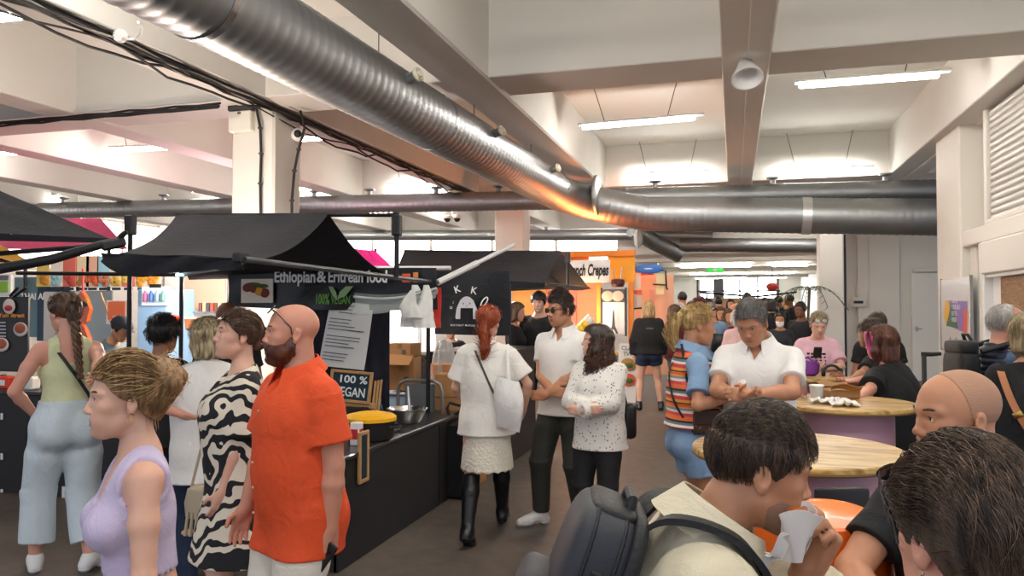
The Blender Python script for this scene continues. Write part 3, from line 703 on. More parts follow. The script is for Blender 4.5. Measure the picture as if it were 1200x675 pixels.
# poster under glass on the pier
ps=thing('wall_poster','tall white framed poster with purple, green and yellow shapes on kiosk pier','poster',(WX-.03,12.4,1.65))
PW=mat('poster paper','#cfcdcc',.3,coat=.5); 
y0,y1,z0,z1=13.2,11.66,1.06,2.12
mb=MB(); mb.box((WX-.02,(y0+y1)/2,(z0+z1)/2),(.03,y0-y1,z1-z0),bev=.004); mb.build('sheet',PW,ps)
mb=MB(); mb.box((WX-.03,y1,(z0+z1)/2),(.05,.035,z1-z0+.03),bev=.006); mb.box((WX-.03,y0,(z0+z1)/2),(.04,.02,z1-z0+.03),bev=.006); mb.build('frame',mat('poster rail','#a8a7a4',.3,metal=.6),ps)
def yz(name,poly,col,x=WX-.0372):
    mb=MB(); mb.prism([(y0-(y0-y1)*a,z1-(z1-z0)*b) for a,b in poly],.004,(x,0,0),(0,1,0),(0,0,1)); mb.build(name,mat('print '+col,col,.5),ps,smooth=0)
yz('purple_field',[(.22,.3),(.9,.32),(.88,.74),(.3,.66)],'#8b6fb0')
yz('yellow_shape',[(.1,.52),(.18,.3),(.3,.3),(.36,.55),(.2,.66)],'#e2b02c',WX-.039)
yz('green_shape',[(.2,.66),(.4,.33),(.52,.5),(.6,.68)],'#3f6b4c',WX-.041)
yz('red_strip',[(.8,.42),(.9,.44),(.88,.74),(.76,.72)],'#d9502f',WX-.039)
Rw=frame((0,-1,0),(0,0,1))
WT=mat('print white','#e9e4ee',.5)
for i,s_ in enumerate(('TOPPLE','YOUR OLD','SETTLE','FOOD')): text('lettering',s_,WT,.09,Rw,(WX-.043,y0-.62,1.76-.09*i),ps)
DKP=mat('print grey','#6a686c',.5)
for a in (.3,.5,.72):
    yz('print_figure',[(a,.84),(a+.03,.8),(a+.07,.86),(a+.05,.93),(a,.92)],'#77757a',WX-.039)
# ---------------------------------------------------------------- ducts
def ductmat(name,c,r=.3):
    m=mat(name,c,r,metal=.95); t=NT(m); nz=t.new('ShaderNodeTexNoise'); nz.inputs['Scale'].default_value=4; nz.inputs['Detail'].default_value=6; t.link(t.coord(),nz.inputs[0])
    mr=t.new('ShaderNodeMapRange'); mr.inputs[3].default_value=r-.08; mr.inputs[4].default_value=r+.14; t.link(nz.outputs[0],mr.inputs[0]); t.link(mr.outputs[0],t.b.inputs['Roughness']); t.bump(nz.outputs[0],.03,.02); return m
GALV=ductmat('galvanised steel','#a6a9aa',.42)
def spiral(pts,r,step=.042,pitch=3):
    """spiral duct along a polyline with raised seams"""
    pts=[np.array(p,float) for p in pts]; out=[];rs=[];k=0
    for a,b in zip(pts[:-1],pts[1:]):
        L=np.linalg.norm(b-a); m=max(1,int(L/step))
        for i in range(m): out.append(a+(b-a)*i/m); rs.append(r+(.007 if k%pitch==0 else 0)); k+=1
    out.append(pts[-1]); rs.append(r); mb=MB(); mb.tube(out,rs,40); return mb
def stub(mb,base,dirv,r,L,collar=1.35):
    d=unit(dirv); R=frame(np.cross(d,(0.3,.9,.2)),np.cross(d,np.cross(d,(0.3,.9,.2)))); R=np.stack((R[:,0],np.cross(d,R[:,0]),d),1)
    mb.lathe([(r,0),(r,L*.75),(r*1.05,L*.78),(r*1.05,L)],base,18,0,R)
    return R
def vent(parent,c,d,r,L):
    mb=MB(); R=stub(mb,c,d,r,L); v=mb.build('vent_stub',GALV,parent); mb=MB(); mb.lathe([(r*.2,L-.004),(r*1.35,L-.004),(r*1.4,L+.015),(r*1.15,L+.035),(r*.95,L+.03),(r*.85,L+.012),(r*.72,L+.012),(r*.6,L+.04),(0,L+.045)],c,20,0,R); mb.build('vent_cap',mat('cream plastic','#ded8c4',.45),v)
A0=atz(400,81,3.85); A0=np.array((-3.42,6.2,3.85)); dm=unit(np.array((-3.12,13.6,3.84))-A0)
dp=thing('ventilation_duct','large spiral steel duct running along the aisle and elbowing right','duct',A0)
arc=[]
P0=np.array((-3.1,13.9,3.82)); P1=np.array((-2.95,14.75,3.78)); P2=np.array((-1.6,14.95,3.5))
for i in range(13): u=i/12; arc.append((1-u)**2*P0+2*u*(1-u)*P1+u*u*P2)
spiral([A0-dm*4.2,A0,P0]+arc[1:]+[(3.45,15.0,3.28),(4.6,15.05,3.25)],.325).build('duct_tube',GALV,dp,smooth=50)
for tt,w in ((7.15,.05),(2.0,.03),(-1.8,.03)):
    mb=MB(); c=A0+dm*tt; mb.tube([c-dm*w,c+dm*w],.336,40); mb.build('clamp_band',STEEL,dp)
mb=MB(); c=np.array((-.3,14.99,3.42)); mb.tube([(1.2,14.978,3.378),(1.36,14.98,3.371)],.343,40); mb.build('foil_band',mat('bright foil','#dddddb',.35,metal=.7),dp)
for (px,py) in ((447,72),(583,160),(649,203),(698,238)):
    # points on the right flank of the duct
    r=ray(px,py); best=min(np.linspace(4,18,400),key=lambda t:abs(np.linalg.norm(np.cross(r*t+np.array((0,0,CAMH))-A0,dm))-.34)); q=r*best+np.array((0,0,CAMH))
    c=A0+dm*np.dot(q-A0,dm); vent(dp,c+unit(np.array((.75,-.25,.25)))*.29,(.8,-.25,.2),.052,.17)
WIRE=mat('hanger wire','#4a4846',.5,metal=.5)
for tt in (-1.4,.55,3.1,5.6):
    mb=MB(); c=A0+dm*tt; mb.tube([c+np.array((.1,0,.3)),c+np.array((.1,0,1.35))],.006,6); mb.build('hanger_rod',WIRE,dp)
mb=MB(); mb.lathe([(.03,0),(.36,0),(.385,.02),(.385,.06),(.34,.08)],aty(697,229,14.4),32,0,frame((0,1,0),(0,0,1))); mb.build('end_flange',GALV,dp)
# transverse ducts
GALV2=ductmat('galvanised steel dark','#989b9d',.44)
da=thing('ventilation_duct','long thin spiral duct crossing the hall above the black canopies','duct',(-9,15.4,3.95))
spiral([(-17.5,15.4,4.16),(-2.9,15.4,3.9),(4.6,15.45,3.80)],.2).build('duct_tube',GALV2,da,smooth=50)
for (px) in (75,192,368,433,511,584,768,906,1038):
    a=(px-600)/900; yy=15.4; p=aty(px,235,yy); xx=p[0]; zz=4.16-.26*(xx+17.5)/14.6 if xx<-2.9 else 3.9-.1*(xx+2.9)/7.5
    mb=MB(); mb.lathe([(.05,.15),(.05,.27),(.1,.3),(.12,.3),(.12,.325),(0,.325)],(xx,yy,zz),16); mb.build('vent_stub',GALV2,da)
dr=thing('ventilation_duct','pale distant spiral duct along the left back of the hall','duct',(-8,23.6,4.0))
spiral([(-16,23.8,4.25),(-2.4,23.6,3.9),(-.6,23.5,3.8)],.17,.08).build('duct_tube',GALV,dr,smooth=50)
for px in (428,486,533,640): p=aty(px,270,23.7); mb=MB(); mb.lathe([(.05,.1),(.05,.24),(.1,.26),(0,.27)],(p[0],23.7,3.98),12); mb.build('vent_stub',GALV2,dr)
dq=thing('ventilation_duct','short spiral duct branch dropping past the corridor lintel','duct',(0,23,3.6))
spiral([aty(742,268,22),aty(765,283,22.6),aty(797,299,23.0)],.24,.06).build('duct_branch',GALV2,dq,smooth=50)
spiral([aty(797,287,22.9),aty(960,288,22.9)],.2,.08).build('duct_tube',GALV2,dq,smooth=50)
mb=MB(); c=aty(748,279,21.8); mb.lathe([(0,-.12),(.2,-.1),(.3,0),(.2,.1),(0,.12)],c,24,0,frame((0,1,0),(0,0,1))); mb.build('end_bell',WHITEM,dq)
# ---------------------------------------------------------------- ceiling lights
TUBE=mat('lamp tube','#ffffff',.4,emit='#fffaf2',estr=48)
def lamp(a,b,label,wires=True,z=None):
    a=np.array(a);b=np.array(b); c=(a+b)/2; t=thing('ceiling_light',label,'light',c,'fluorescent tubes in the ceiling bays'); d=unit(b-a); L=np.linalg.norm(b-a)
    R=frame(d,(0,0,1.)) ; R=np.stack((d,np.cross((0,0,1),d),np.cross(d,np.cross((0,0,1),d))),1)
    mb=MB(); mb.box(c,(L*.95,.075,.06),R,bev=.025,seg=2); mb.build('lamp_tube',TUBE,t)
    mb=MB(); mb.box(c+np.array((0,0,.05))+d*.04,(L*1.06,.12,.035),R,bev=.008); mb.build('housing',WHITEM,t)
    if wires:
        mb=MB()
        for s_ in (-.28,.25): mb.tube([c+d*L*s_+np.array((0,0,.06)),c+d*L*s_*1.35+np.array((0,0,SL-c[2]))],.006,6)
        mb.build('wires',WIRE,t)
    return t
LM=[((932,101),(1105,88),10.4,'front tube light in the bay left of the shutter'),((679,150),(818,138),11.9,'long tube light in the middle bay behind the white speaker'),
    ((738,206),(832,203),16.3,'small tube light low in the middle bay above the ducts'),((909,201),(1018,198),16.3,'small tube light over the ducts in the right-hand bay'),
    ((130,176),(216,173),11.4,'tube light left of the white pillar'),((350,164),(390,161),11.5,'tube light just right of the white pillar'),
    ((453,218),(530,216),16.3,'tube light over the thin duct, right of the pillar'),((348,222),(400,219),16.3,'small tube light touching the right edge of the pillar'),
    ((-60,28),(27,19),5.8,'tube light at the top left corner near the cable tray'),((-40,183),(28,179),11.2,'tube light at the left edge of the picture'),
    ((25,233),(70,231),15.8,'leftmost of the far tube lights over the thin duct'),((120,228),(168,226),15.9,'middle one of the far tube lights over the thin duct'),((224,224),(262,223),15.9,'far tube light nearest to the left of the pillar')]
for p,q,y,l in LM:
    a=aty(*p,y); b=aty(*q,y); lamp(a,b,'white '+l)
for x in (0,-1.2,1.8):
    for y in (27.2,33,38): lamp((x-.6,y,3.1),(x+.6,y,3.1),'%s fill tube added in the %s under the corridor ceiling by the exit sign'%('nearest' if y<30 else 'middle' if y<35 else 'farthest',{0:'middle row',-1.2:'left row',1.8:'right row'}[x]),False)  # tubes added to brighten the far corridor
# front lamps that are out of the picture but belong to the same grid
for x,y in ((1.6,4.6),(-1.4,4.6),(-4.4,4.9),(4.4,1.5),(-1.4,1.0),(1.6,1.0)): lamp((x-.85,y,4.6),(x+.85,y,4.6),'white front bay tube light '+{4.6:'near the first beam',4.9:'beside the cable tray',1.5:'by the kiosk wall',1.0:'above the nearest heads'}[y]+(', right' if x>0 else ', left'),True)
for x,k in ((-16,'at the far left'),(-10.5,'above the pink canopies'),(-13,'behind the left beams'),(-8.2,'beyond the big pillar'),(-4,'beyond the middle pillar'),(1.4,'above the drop in the ducts')): lamp((x-.9,21.3,4.6),(x+.9,21.3,4.6),'white fill tube added in the rear hall bay '+k)  # tubes hidden behind the ducts, added to brighten the back of the hall
# ---------------------------------------------------------------- small ceiling fittings
cl=thing('speaker','white cone loudspeaker fixed where two beams cross','speaker',atz(875,85,4.15)); c=WP(cl)
mb=MB(); R=frame((1,.2,0),(0,-.55,-1)); R=np.stack((R[:,0],np.cross(R[:,1],R[:,0]),R[:,1]),1)
mb.lathe([(.03,-.16),(.07,-.15),(.1,-.06),(.16,.06),(.165,.09),(.15,.09),(.1,.0),(.04,-.03),(0,-.03)],c,24,0,R); mb.build('horn',WHITEM,cl)
mb=MB(); mb.box(c+np.array((0,.03,.12)),(.09,.05,.2),bev=.02); mb.build('bracket',WHITEM,cl)
sc=thing('security_camera','small white twin dome cameras on the pale back wall','camera',aty(530,256,16.6)); c=WP(sc)
for dx in (-.12,.12):
    mb=MB(); mb.lathe([(.09,.08),(.1,.03),(.09,0)],c+np.array((dx,0,0)),16); mb.build('mount',WHITEM,sc); mb=MB(); mb.sphere(c+np.array((dx,0,-.01)),.075,14); mb.build('dome',BLACKP,sc)
mb=MB(); mb.box(c+np.array((0,0,.3)),(.05,.05,.5),bev=.01); mb.build('bracket',WHITEM,sc)
# junction box, camera and cables on the pillar
jb=thing('junction_box','white cabinet box high on the front of the big white pillar','box',aty(284,143,8.55)); c=WP(jb)
mb=MB(); mb.box(c,(.34,.13,.27),bev=.015); mb.build('enclosure',mat('box cream','#ece9dc',.45),jb); mb=MB(); mb.box(c+np.array((0,-.02,.2)),(.36,.1,.12),bev=.01); mb.build('upper_bracket',DGREY,jb); mb=MB(); mb.box(c+np.array((0,-.07,.1)),(.05,.02,.03),bev=.005); mb.build('latch',STEEL,jb)
cm=thing('security_camera','round camera with black lens on the right side of the big pillar','camera',aty(349,158,9.0)); c=WP(cm)
mb=MB(); mb.sphere(c,.09,16); mb.build('shell',WHITEM,cm); mb=MB(); mb.sphere(c+np.array((.03,-.05,0)),.055,12); mb.build('dome',BLACKP,cm)
CABLE=mat('black cable','#1b1a1a',.6); CABLEG=mat('grey cable','#8f8a80',.6)
def cable(name,label,pts,r,m,wig=.02,n=30,seed=0):
    rng=random.Random(seed); P=[np.array(p,float) for p in pts]; out=[]
    for a,b in zip(P[:-1],P[1:]):
        for i in range(n): out.append(a+(b-a)*i/n+np.array([rng.uniform(-wig,wig) for _ in range(3)]))
    out.append(P[-1]); mb=MB(); mb.tube(out,r,6); return mb.build(name,m)
tr=thing('cable_tray','black cable tray under the left beam, packed with loose cables','cable tray',(-5.6,8,SO))
mb=MB(); mb.box((-5.68,11,SO-.03),(.1,16,.035),bev=.005); mb.box((-5.73,11,SO-.01),(.012,16,.09),bev=.002); mb.build('tray',DARK,tr)
for i in range(9):
    rng=random.Random(i); m=CABLE if i%3 else CABLEG; pts=[]
    for y in np.arange(3,19,.33): pts.append((-5.6-.03*(i%4)+rng.uniform(-.03,.03),y,SO-.05-.012*(i%3)-abs(rng.gauss(0,.02))-(.12*max(0,math.sin(y*1.3+i)) if i in(2,5,7) else 0)))
    mb=MB(); mb.tube(pts,.011+.004*(i%2),6); mb.build('cable',m,tr)
for y in np.arange(3.5,18.5,1.0):
    mb=MB(); mb.tube([(-5.68,y,SO-.05),(-5.68,y,SO+.02)],.012,6); mb.build('tray_hanger',DARK,tr)
o=thing('cable_run','black cable bundle strung along the transverse beam to the pillar','cable',(-9,8.3,4.2))
for j in range(3):
    pts=[(-16+i*.35,8.22-.02*j,SO-.02-.03*j-.02*abs(math.sin(i*1.7+j))) for i in range(29)]; mb=MB(); mb.tube(pts,.016,6); mb.build('cable',CABLE,o)
o=thing('pillar_cable','black cables clipped down the front edge of the big pillar','cable',(-5.7,8.55,3))
for (pp,yy) in ((((278,112),(300,125),(305,150),(306,180),(305,215),(306,300)),8.53),(((352,130),(357,150),(350,175),(345,200),(342,235),(342,300)),8.9)):
    mb=MB(); pts=[aty(*q,yy) for q in pp]; mb.tube(pts,.018,8); mb.build('cable',CABLE,o)
    for q in pp[2:]: mb=MB(); mb.box(aty(*q,yy),(.06,.05,.03),bev=.01); mb.build('clip',DGREY,o)
o=thing('conduit_coil','white coiled hose end hanging from the cable tray','cable',atz(141,42,4.25)); c=WP(o)
mb=MB(); pts=[atz(*q,4.22) for q in ((143,42),(150,46),(158,46),(165,40),(166,32),(162,26))]; mb.tube(pts,.012,8); mb.build('hose',WHITEM,o); mb=MB(); mb.lathe([(.02,-.03),(.06,-.03),(.065,0),(.06,.03),(.02,.03)],c,16,0,frame((1,0,0),(0,0,1))); mb.build('cap',WHITEM,o)
# exit sign down the corridor
p=aty(838,316,29.8); ex=thing('exit_sign','small green exit sign hanging in the far corridor','sign',p)
GREEN=mat('exit green','#3fae4a',.5,emit='#4cc258',estr=.5)
mb=MB(); mb.box(p,(.62,.06,.26),bev=.01); mb.build('panel',GREEN,ex); mb=MB(); q=p+np.array((0,-.04,0)); mb.prism([(-.02,-.08),(.05,-.08),(.03,0),(.1,.02),(.02,.08),(-.06,.03),(-.12,-.02),(-.04,0)],.008,q,(1,0,0),(0,0,1)); mb.build('running_figure',WHITEM,ex); mb=MB(); mb.tube([p+np.array((0,0,.1)),p+np.array((0,0,.3))],.01,6); mb.build('rod',WIRE,ex)
# ---------------------------------------------------------------- light of the hall
w=bpy.data.worlds.new('hall'); SC.world=w; w.use_nodes=True; w.node_tree.nodes['Background'].inputs[0].default_value=lin('#eef2ff'); w.node_tree.nodes['Background'].inputs[1].default_value=.55
cam=bpy.data.cameras.new('camera'); co=bpy.data.objects.new('camera',cam); COL.objects.link(co); co.location=(0,0,CAMH); cam.sensor_width=36; cam.lens=27; cam.clip_end=200
co.rotation_euler=Matrix([(RT[i],UPV[i],-FW[i]) for i in range(3)]).to_euler(); SC.camera=co
SC.view_settings.view_transform='Standard'; SC.view_settings.look='None'; SC.view_settings.exposure=.92; SC.view_settings.gamma=1
SC.cycles.max_bounces=6; SC.cycles.diffuse_bounces=4; SC.cycles.glossy_bounces=3
# ================================================================ market stalls
def canvas_mat(name,c,rough=.85):
    m=fabric(name,c,180,rough,.35,.12); return m
BLK=canvas_mat('black canvas','#191920'); MAG=canvas_mat('magenta canvas','#c2185f'); YEL=canvas_mat('yellow canvas','#efb82c'); NAVY=canvas_mat('navy curtain cloth','#171b2a')
CNT=mat('counter cladding','#1c1c1f',.55,vary=.1,scale=3,bump=.03); TOP=mat('counter top','#2a2a2c',.28,coat=.3,vary=.1)
BRN=mat('dark brown cladding','#2b2522',.5,vary=.1)
def sheet(name,m,A,B,Cc,D,parent,sag=.06,th=.004,nu=26,nv=26,wr=.012,seed=0,edge=None):
    """cloth between A->B (top edge) and D->C (bottom edge)"""
    A,B,Cc,D=[np.array(p,float) for p in (A,B,Cc,D)]
    nrm=np.cross(B-A,D-A); nrm/=np.linalg.norm(nrm)
    def f(u,v):
        p=(A*(1-u)+B*u)*(1-v)+(D*(1-u)+Cc*u)*v; s=16*u*(1-u)*v*(1-v)
        p=p+np.array((0,0,-sag))*s**.7
        w=wr*(math.sin(9*u+3*v+seed)*math.sin(3.3*v+seed*2)+.5*math.sin(21*u-7*v+seed)+.4*math.sin(13*v+5*u))*(.25+.75*min(1,4*s))
        return p+nrm*w
    mb=MB(); mb.grid(f,nu,nv,th); return mb.build(name,m,parent,smooth=60)
def rod(mb,a,b,r=.016,n=8): mb.tube([a,b],r,n); return mb
def hang(name,m,a,b,drop,parent,wave=.03,n=10,drop2=None,th=.004,nz=12):
    a=np.array(a,float);b=np.array(b,float); d=b-a; nrm=unit((-d[1],d[0],0)); drop2=drop2 if drop2 is not None else drop
    def f(u,v): return a+d*u+np.array((0,0,-1))*(drop*(1-u)+drop2*u)*v+nrm*wave*(math.sin(u*n*2*math.pi)+.3*math.sin(u*n*5.1+v*2))*(.3+.7*v)
    mb=MB(); mb.grid(f,max(12,n*6),nz,th); return mb.build(name,m,parent,smooth=70)
# ------------------------------------------------ the vegan stall
R1=aty(207,252,5.4);R2=aty(385,250,5.4);E1=aty(118,297,3.7);E2=aty(286,303,3.66);E3=aty(456,321,6.56);E4=np.array((-5.3,6.56,1.98))
st=thing('market_stall','black gabled stall canopy on posts over the vegan food counter','stall',(-3.6,5.4,0))
def near(u,v):
    p=(R1*(1-u)+R2*u)*(1-v)+(E1*(1-u)+E2*u)*v; s=16*u*(1-u)*v*(1-v)
    p=p+np.array((0,0,-.10))*(4*v*(1-v))**.8
    w=.016*(math.sin(8*u+2.6*v)+.8*math.sin(15*u-9*v+1))*(.2+.8*min(1,3*s)); return p+np.array((0,-.5,.8))*w
mb=MB(); mb.grid(near,60,30,.004); mb.build('roof_panel',BLK,st,smooth=70)
def far(u,v):
    p=(R1*(1-u)+R2*u)*(1-v)+(E4*(1-u)+E3*u)*v; return p+np.array((0,0,-.08))*(4*v*(1-v))
mb=MB(); mb.grid(far,30,20,.004); mb.build('roof_panel',BLK,st,smooth=70)
# valance hanging from the near eave
def val(u,v):
    p=E1*(1-u)+E2*u; d=.05+.075*math.sin(math.pi*min(1,u*1.25))+.02*math.sin(9*u); return p+np.array((0,.02*math.sin(16*u+3*v),-d*v))
mb=MB(); mb.grid(val,50,6,.004); mb.build('valance',BLK,st,smooth=70)
def gab(u,v):
    p=R2*(1-u)+E2*u; q=R2*(1-u)+E3*u; w=p*(1-v)+q*v; return w
mb=MB(); rod(mb,R1,aty(466,252,5.4)); mb.build('ridge_bar',DARK,st)
pt=aty(465,252,5.4)
mb=MB(); rod(mb,(pt[0],pt[1],1.93),pt+np.array((0,0,.02)),.02); mb.build('post',DARK,st); mb=MB(); mb.box(pt+np.array((0,0,-.08)),(.07,.07,.16),bev=.01); mb.build('bracket',BLACKP,st)
for px,yy,top in ((153,5.4,257),(213,6.3,318),(502,6.57,325),(272,3.75,330)):
    q=aty(px,top,yy)
    if px==272: continue
    mb=MB(); rod(mb,(q[0],q[1],0),q,.02); o=mb.build('post',DARK,st)
    if px==153: mb=MB(); mb.box(q+np.array((0,0,-.05)),(.08,.08,.17),bev=.01); mb.build('bracket',BLACKP,st)
mb=MB(); a=aty(286,304,3.66); b=aty(513,331,6.57); rod(mb,a,b,.018); mb.build('eave_bar',mat('grey steel bar','#4a4b50',.4,metal=.5),st)
mb=MB(); mb.tube([aty(20,320,6.3),aty(213,322,6.3),aty(262,313,5.2),aty(286,306,3.9)],.02,8); mb.build('front_rail',DARK,st)
mb=MB(); mb.box(aty(282,302,3.66),(.05,.1,.06),bev=.01); mb.build('corner_joint',BLACKP,st)
mb=MB(); a=aty(513,331,6.57); b=aty(602,287,7.4); rod(mb,a,a+(b-a)*.5,.03); rod(mb,a+(b-a)*.42,b,.022); mb.build('awning_arm',WHITEM,st)
mb=MB(); rod(mb,aty(425,314,6.9),aty(528,314,6.9),.02); mb.build('far_rail',WHITEM,st)
# counter
cb=thing('stall_counter','low black clad counter of the vegan stall along the aisle','counter',(-2.85,5.6,0))
mb=MB(); mb.box((-2.46,5.6,.35),(.04,2.3,.7),bev=.005); mb.build('front_panel',CNT,cb); mb=MB(); mb.box((-2.85,6.73,.35),(.8,.04,.7),bev=.005); mb.build('end_panel',CNT,cb); mb=MB(); mb.box((-2.85,4.47,.35),(.8,.04,.7),bev=.005); mb.build('end_panel',CNT,cb)
mb=MB(); mb.box((-2.85,5.6,.715),(.86,2.36,.035),bev=.008); mb.build('worktop',TOP,cb)
mb=MB(); mb.box((-2.46,6.2,.36),(.05,.03,.66),bev=.004); mb.build('trim_strip',DARK,cb)
# pot of yellow food
pot=thing('cooking_pot','wide black pot heaped with bright yellow food on the counter','pot',aty(434,510,5.15)); q=WP(pot); q[2]=.733; pot.location=q
mb=MB(); mb.lathe([(.14,0),(.165,.01),(.175,.06),(.18,.13),(.19,.14),(.182,.145),(.172,.13)],q,36); mb.build('pan',BLACKP,pot)
YF=mat('yellow dough','#f6b400',.6,bump=.4,scale=30); mb=MB(); mb.lathe([(.172,.125),(.19,.14),(.19,.165),(.17,.18),(.1,.196),(0,.2)],q,36); mb.build('yellow_heap',YF,pot)
for s_ in (1,-1): mb=MB(); mb.tube([q+np.array((.17*s_,-.04,.1)),q+np.array((.23*s_,-.03,.1)),q+np.array((.23*s_,.03,.1)),q+np.array((.17*s_,.04,.1))],.011,8); mb.build('handle',BLACKP,pot)
bw=thing('mixing_bowl','shiny steel mixing bowl beside the yellow heaped pot','bowl',aty(477,500,5.95)); q=WP(bw); q[2]=.733; bw.location=q
mb=MB(); mb.lathe([(.08,0),(.1,.004),(.14,.05),(.158,.1),(.17,.118),(.175,.122),(.168,.124),(.155,.11),(.135,.06),(.09,.014),(0,.01)],q,40); mb.build('bowl_shell',mat('polished steel','#ecebe7',.22,metal=1),bw)
mb=MB(); mb.tube([q+np.array((.02,.02,.03)),q+np.array((-.02,.06,.3))],[.02,.008],8); mb.build('ladle',STEEL,bw)
tr_=thing('serving_tray','flat black steel tray lying on the end of the counter','tray',(-2.72,5.35,.733)); q=WP(tr_)
for nm,(dx,dy) in (('tray_base',(0,0)),):
    mb=MB(); mb.box(q+np.array((0,0,.008)),(.4,.42,.012),bev=.004); mb.build(nm,DGREY,tr_); mb=MB(); mb.tube([q+np.array(p_) for p_ in ((.2,.21,.02),(-.2,.21,.02),(-.2,-.21,.02),(.2,-.21,.02))],.008,8,closed=True); mb.build('tray_rim',STEEL,tr_)
# '100 % VEGAN' chalkboard with the slatted wooden easel
vb=thing('chalkboard_sign','chalkboard reading 100 % VEGAN in a wooden frame on the counter','sign',aty(411,470,5.7)); c=aty(411,453,5.7); Rv=frame(unit((.93,.05,-.06)),(0,.12,1)); WOOD=mat('pale wood','#b98f5e',.6,vary=.2,scale=20)
CH=mat('blackboard','#17303a',.75,vary=.15,scale=6); CHALK=mat('chalk','#e8eef0',.8)
def RB(c,R,x,y,z): return c+R@np.array((x,y,z))
mb=MB(); mb.box(c,(.33,.22,.015),Rv,bev=.003); mb.build('board',CH,vb)
mb=MB()
for dx,dy,sx,sy in ((0,.118,.37,.025),(0,-.118,.37,.025),(.173,0,.025,.24),(-.173,0,.025,.24)): mb.box(RB(c,Rv,dx,dy,.004),(sx,sy,.026),Rv,bev=.004)
mb.build('frame',WOOD,vb)
text('lettering','100 %',CHALK,.085,Rv,RB(c,Rv,-.115,.03,.009),vb,bold=.0015,width=.24); text('lettering','VEGAN',CHALK,.105,Rv,RB(c,Rv,-.135,-.08,.009),vb,bold=.0015,width=.27)
mb=MB()
for dx in (.2,.225,.25): mb.box(RB(c,Rv,dx,-.06+.01*(dx-.2)*30,-.03),(.018,.25,.012),Rv,bev=.003)
mb.box(RB(c,Rv,0,-.14,-.03),(.44,.05,.05),Rv,bev=.006); mb.build('easel',WOOD,vb)
mb=MB(); q=RB(c,Rv,0,-.16,-.03); mb.box((q[0],q[1],(q[2]+.733)/2),(.36,.12,q[2]-.733),bev=.01); mb.build('stand_box',mat('dark crate','#26201c',.7),vb)
bt=thing('bottle','small blue bottle with teal cap beside the chalkboard','bottle',aty(444,478,5.85)); q=WP(bt); q=np.array((q[0],q[1],.733)); bt.location=q
mb=MB(); mb.lathe([(.03,0),(.034,.01),(.034,.12),(.028,.15),(.012,.17),(.012,.18)],q,20); mb.build('bottle_body',mat('blue label','#2d4664',.35),bt); mb=MB(); mb.lathe([(.017,.17),(.019,.175),(.019,.205),(.015,.21)],q,16); mb.build('cap',mat('teal','#1e8f86',.4),bt); mb=MB(); mb.box(q+np.array((0,-.034,.1)),(.03,.006,.04),bev=.002); mb.build('label',WHITEM,bt)
so=thing('small_chalkboard','little slate sign in wooden frame hanging on the counter front','sign',aty(420,530,4.78)); c=aty(421,535,4.75); Rs=frame((0,1,0),(0,0,1))
c[0]=-2.425
mb=MB(); mb.box(c,(.1,.3,.012),Rs,bev=.003); mb.build('slate',CH,so); mb=MB()
for dx,dy,sx,sy in ((0,.16,.14,.025),(0,-.16,.14,.025),(.058,0,.024,.32),(-.058,0,.024,.32)): mb.box(RB(c,Rs,dx,dy,.004),(sx,sy,.024),Rs,bev=.004)
mb.build('frame',WOOD,so)
mk=thing('carton','small red and white food carton standing by the yellow pot','box',aty(418,498,4.9)); q=WP(mk); q[2]=.733; mk.location=q
mb=MB(); mb.box(q+np.array((0,0,.08)),(.07,.07,.16),bev=.006); mb.build('carton_body',WHITEM,mk); mb=MB(); mb.box(q+np.array((.036,0,.08)),(.006,.05,.07),bev=.001); mb.box(q+np.array((0,-.036,.08)),(.05,.006,.07),bev=.001); mb.build('label',mat('red print','#c8282c',.5),mk)
# banner
BAN=fabric('black banner vinyl','#15191f',90,.35,.2,.15); TXT=mat('banner lettering','#eef0ee',.6); GRN=mat('leaf green','#6fae45',.55)
bn=thing('banner','black vinyl banner with white Ethiopian and Eritrean food lettering','banner',(-3.9,6.58,2)); a=aty(266,314,6.36); b=aty(512,314,6.42)
H1=a[2]-aty(268,359,6.36)[2]
def bf(u,v): return a*(1-u)+b*u+np.array((0,.015*math.sin(u*19+2*v)+.02*math.sin(v*3+u*4),-H1*v-.02*math.sin(math.pi*u)*v))
mb=MB(); mb.grid(bf,60,12,.004); mb.build('banner_sheet',BAN,bn,smooth=70)
Rb=frame(b-a,(0,0,1)); fr=lambda px,py,y=6.33: aty(px,py,y)
text('lettering','Ethiopian',TXT,.155,Rb,fr(321,330.5),bn,bold=.004,width=aty(368,330,6.33)[0]-fr(321,330.5)[0]); text('lettering','&',TXT,.15,Rb,fr(371,330.5),bn,bold=.004); text('lettering','Eritrean food',TXT,.155,Rb,fr(384,330.5),bn,bold=.004,width=fr(452,330.5)[0]-fr(384,330.5)[0])
text('lettering','100%',GRN,.13,Rb,fr(369,356),bn,bold=.003,width=.135); text('lettering','VEGAN',GRN,.11,Rb,fr(388,356),bn,bold=.001,width=.19)
mb=MB(); 
for s_,L in ((1,.16),(-1,.09)):
    o_=fr(396,351); mb.prism([(0,0),(s_*L*.5,.03),(s_*L,.12),(s_*L*.55,.12),(s_*L*.15,.07)],.004,o_+np.array((0,-.01,0)),(1,0,0),(0,0,1))
mb.build('leaf_emblem',mat('pale leaf','#8fb27a',.6),bn)
mb=MB(); p1=fr(283,327);p2=fr(320,355); mb.box((p1+p2)/2+np.array((0,.0,0)),(p2[0]-p1[0],.012,p1[2]-p2[2]),bev=.002); mb.build('food_photo',mat('photo plate white','#e9dfce',.5),bn)
cc=(p1+p2)/2; FD=[mat('food '+k,k,.6) for k in ('#7c2f1c','#d99a1f','#3f5a25','#b5622a')]
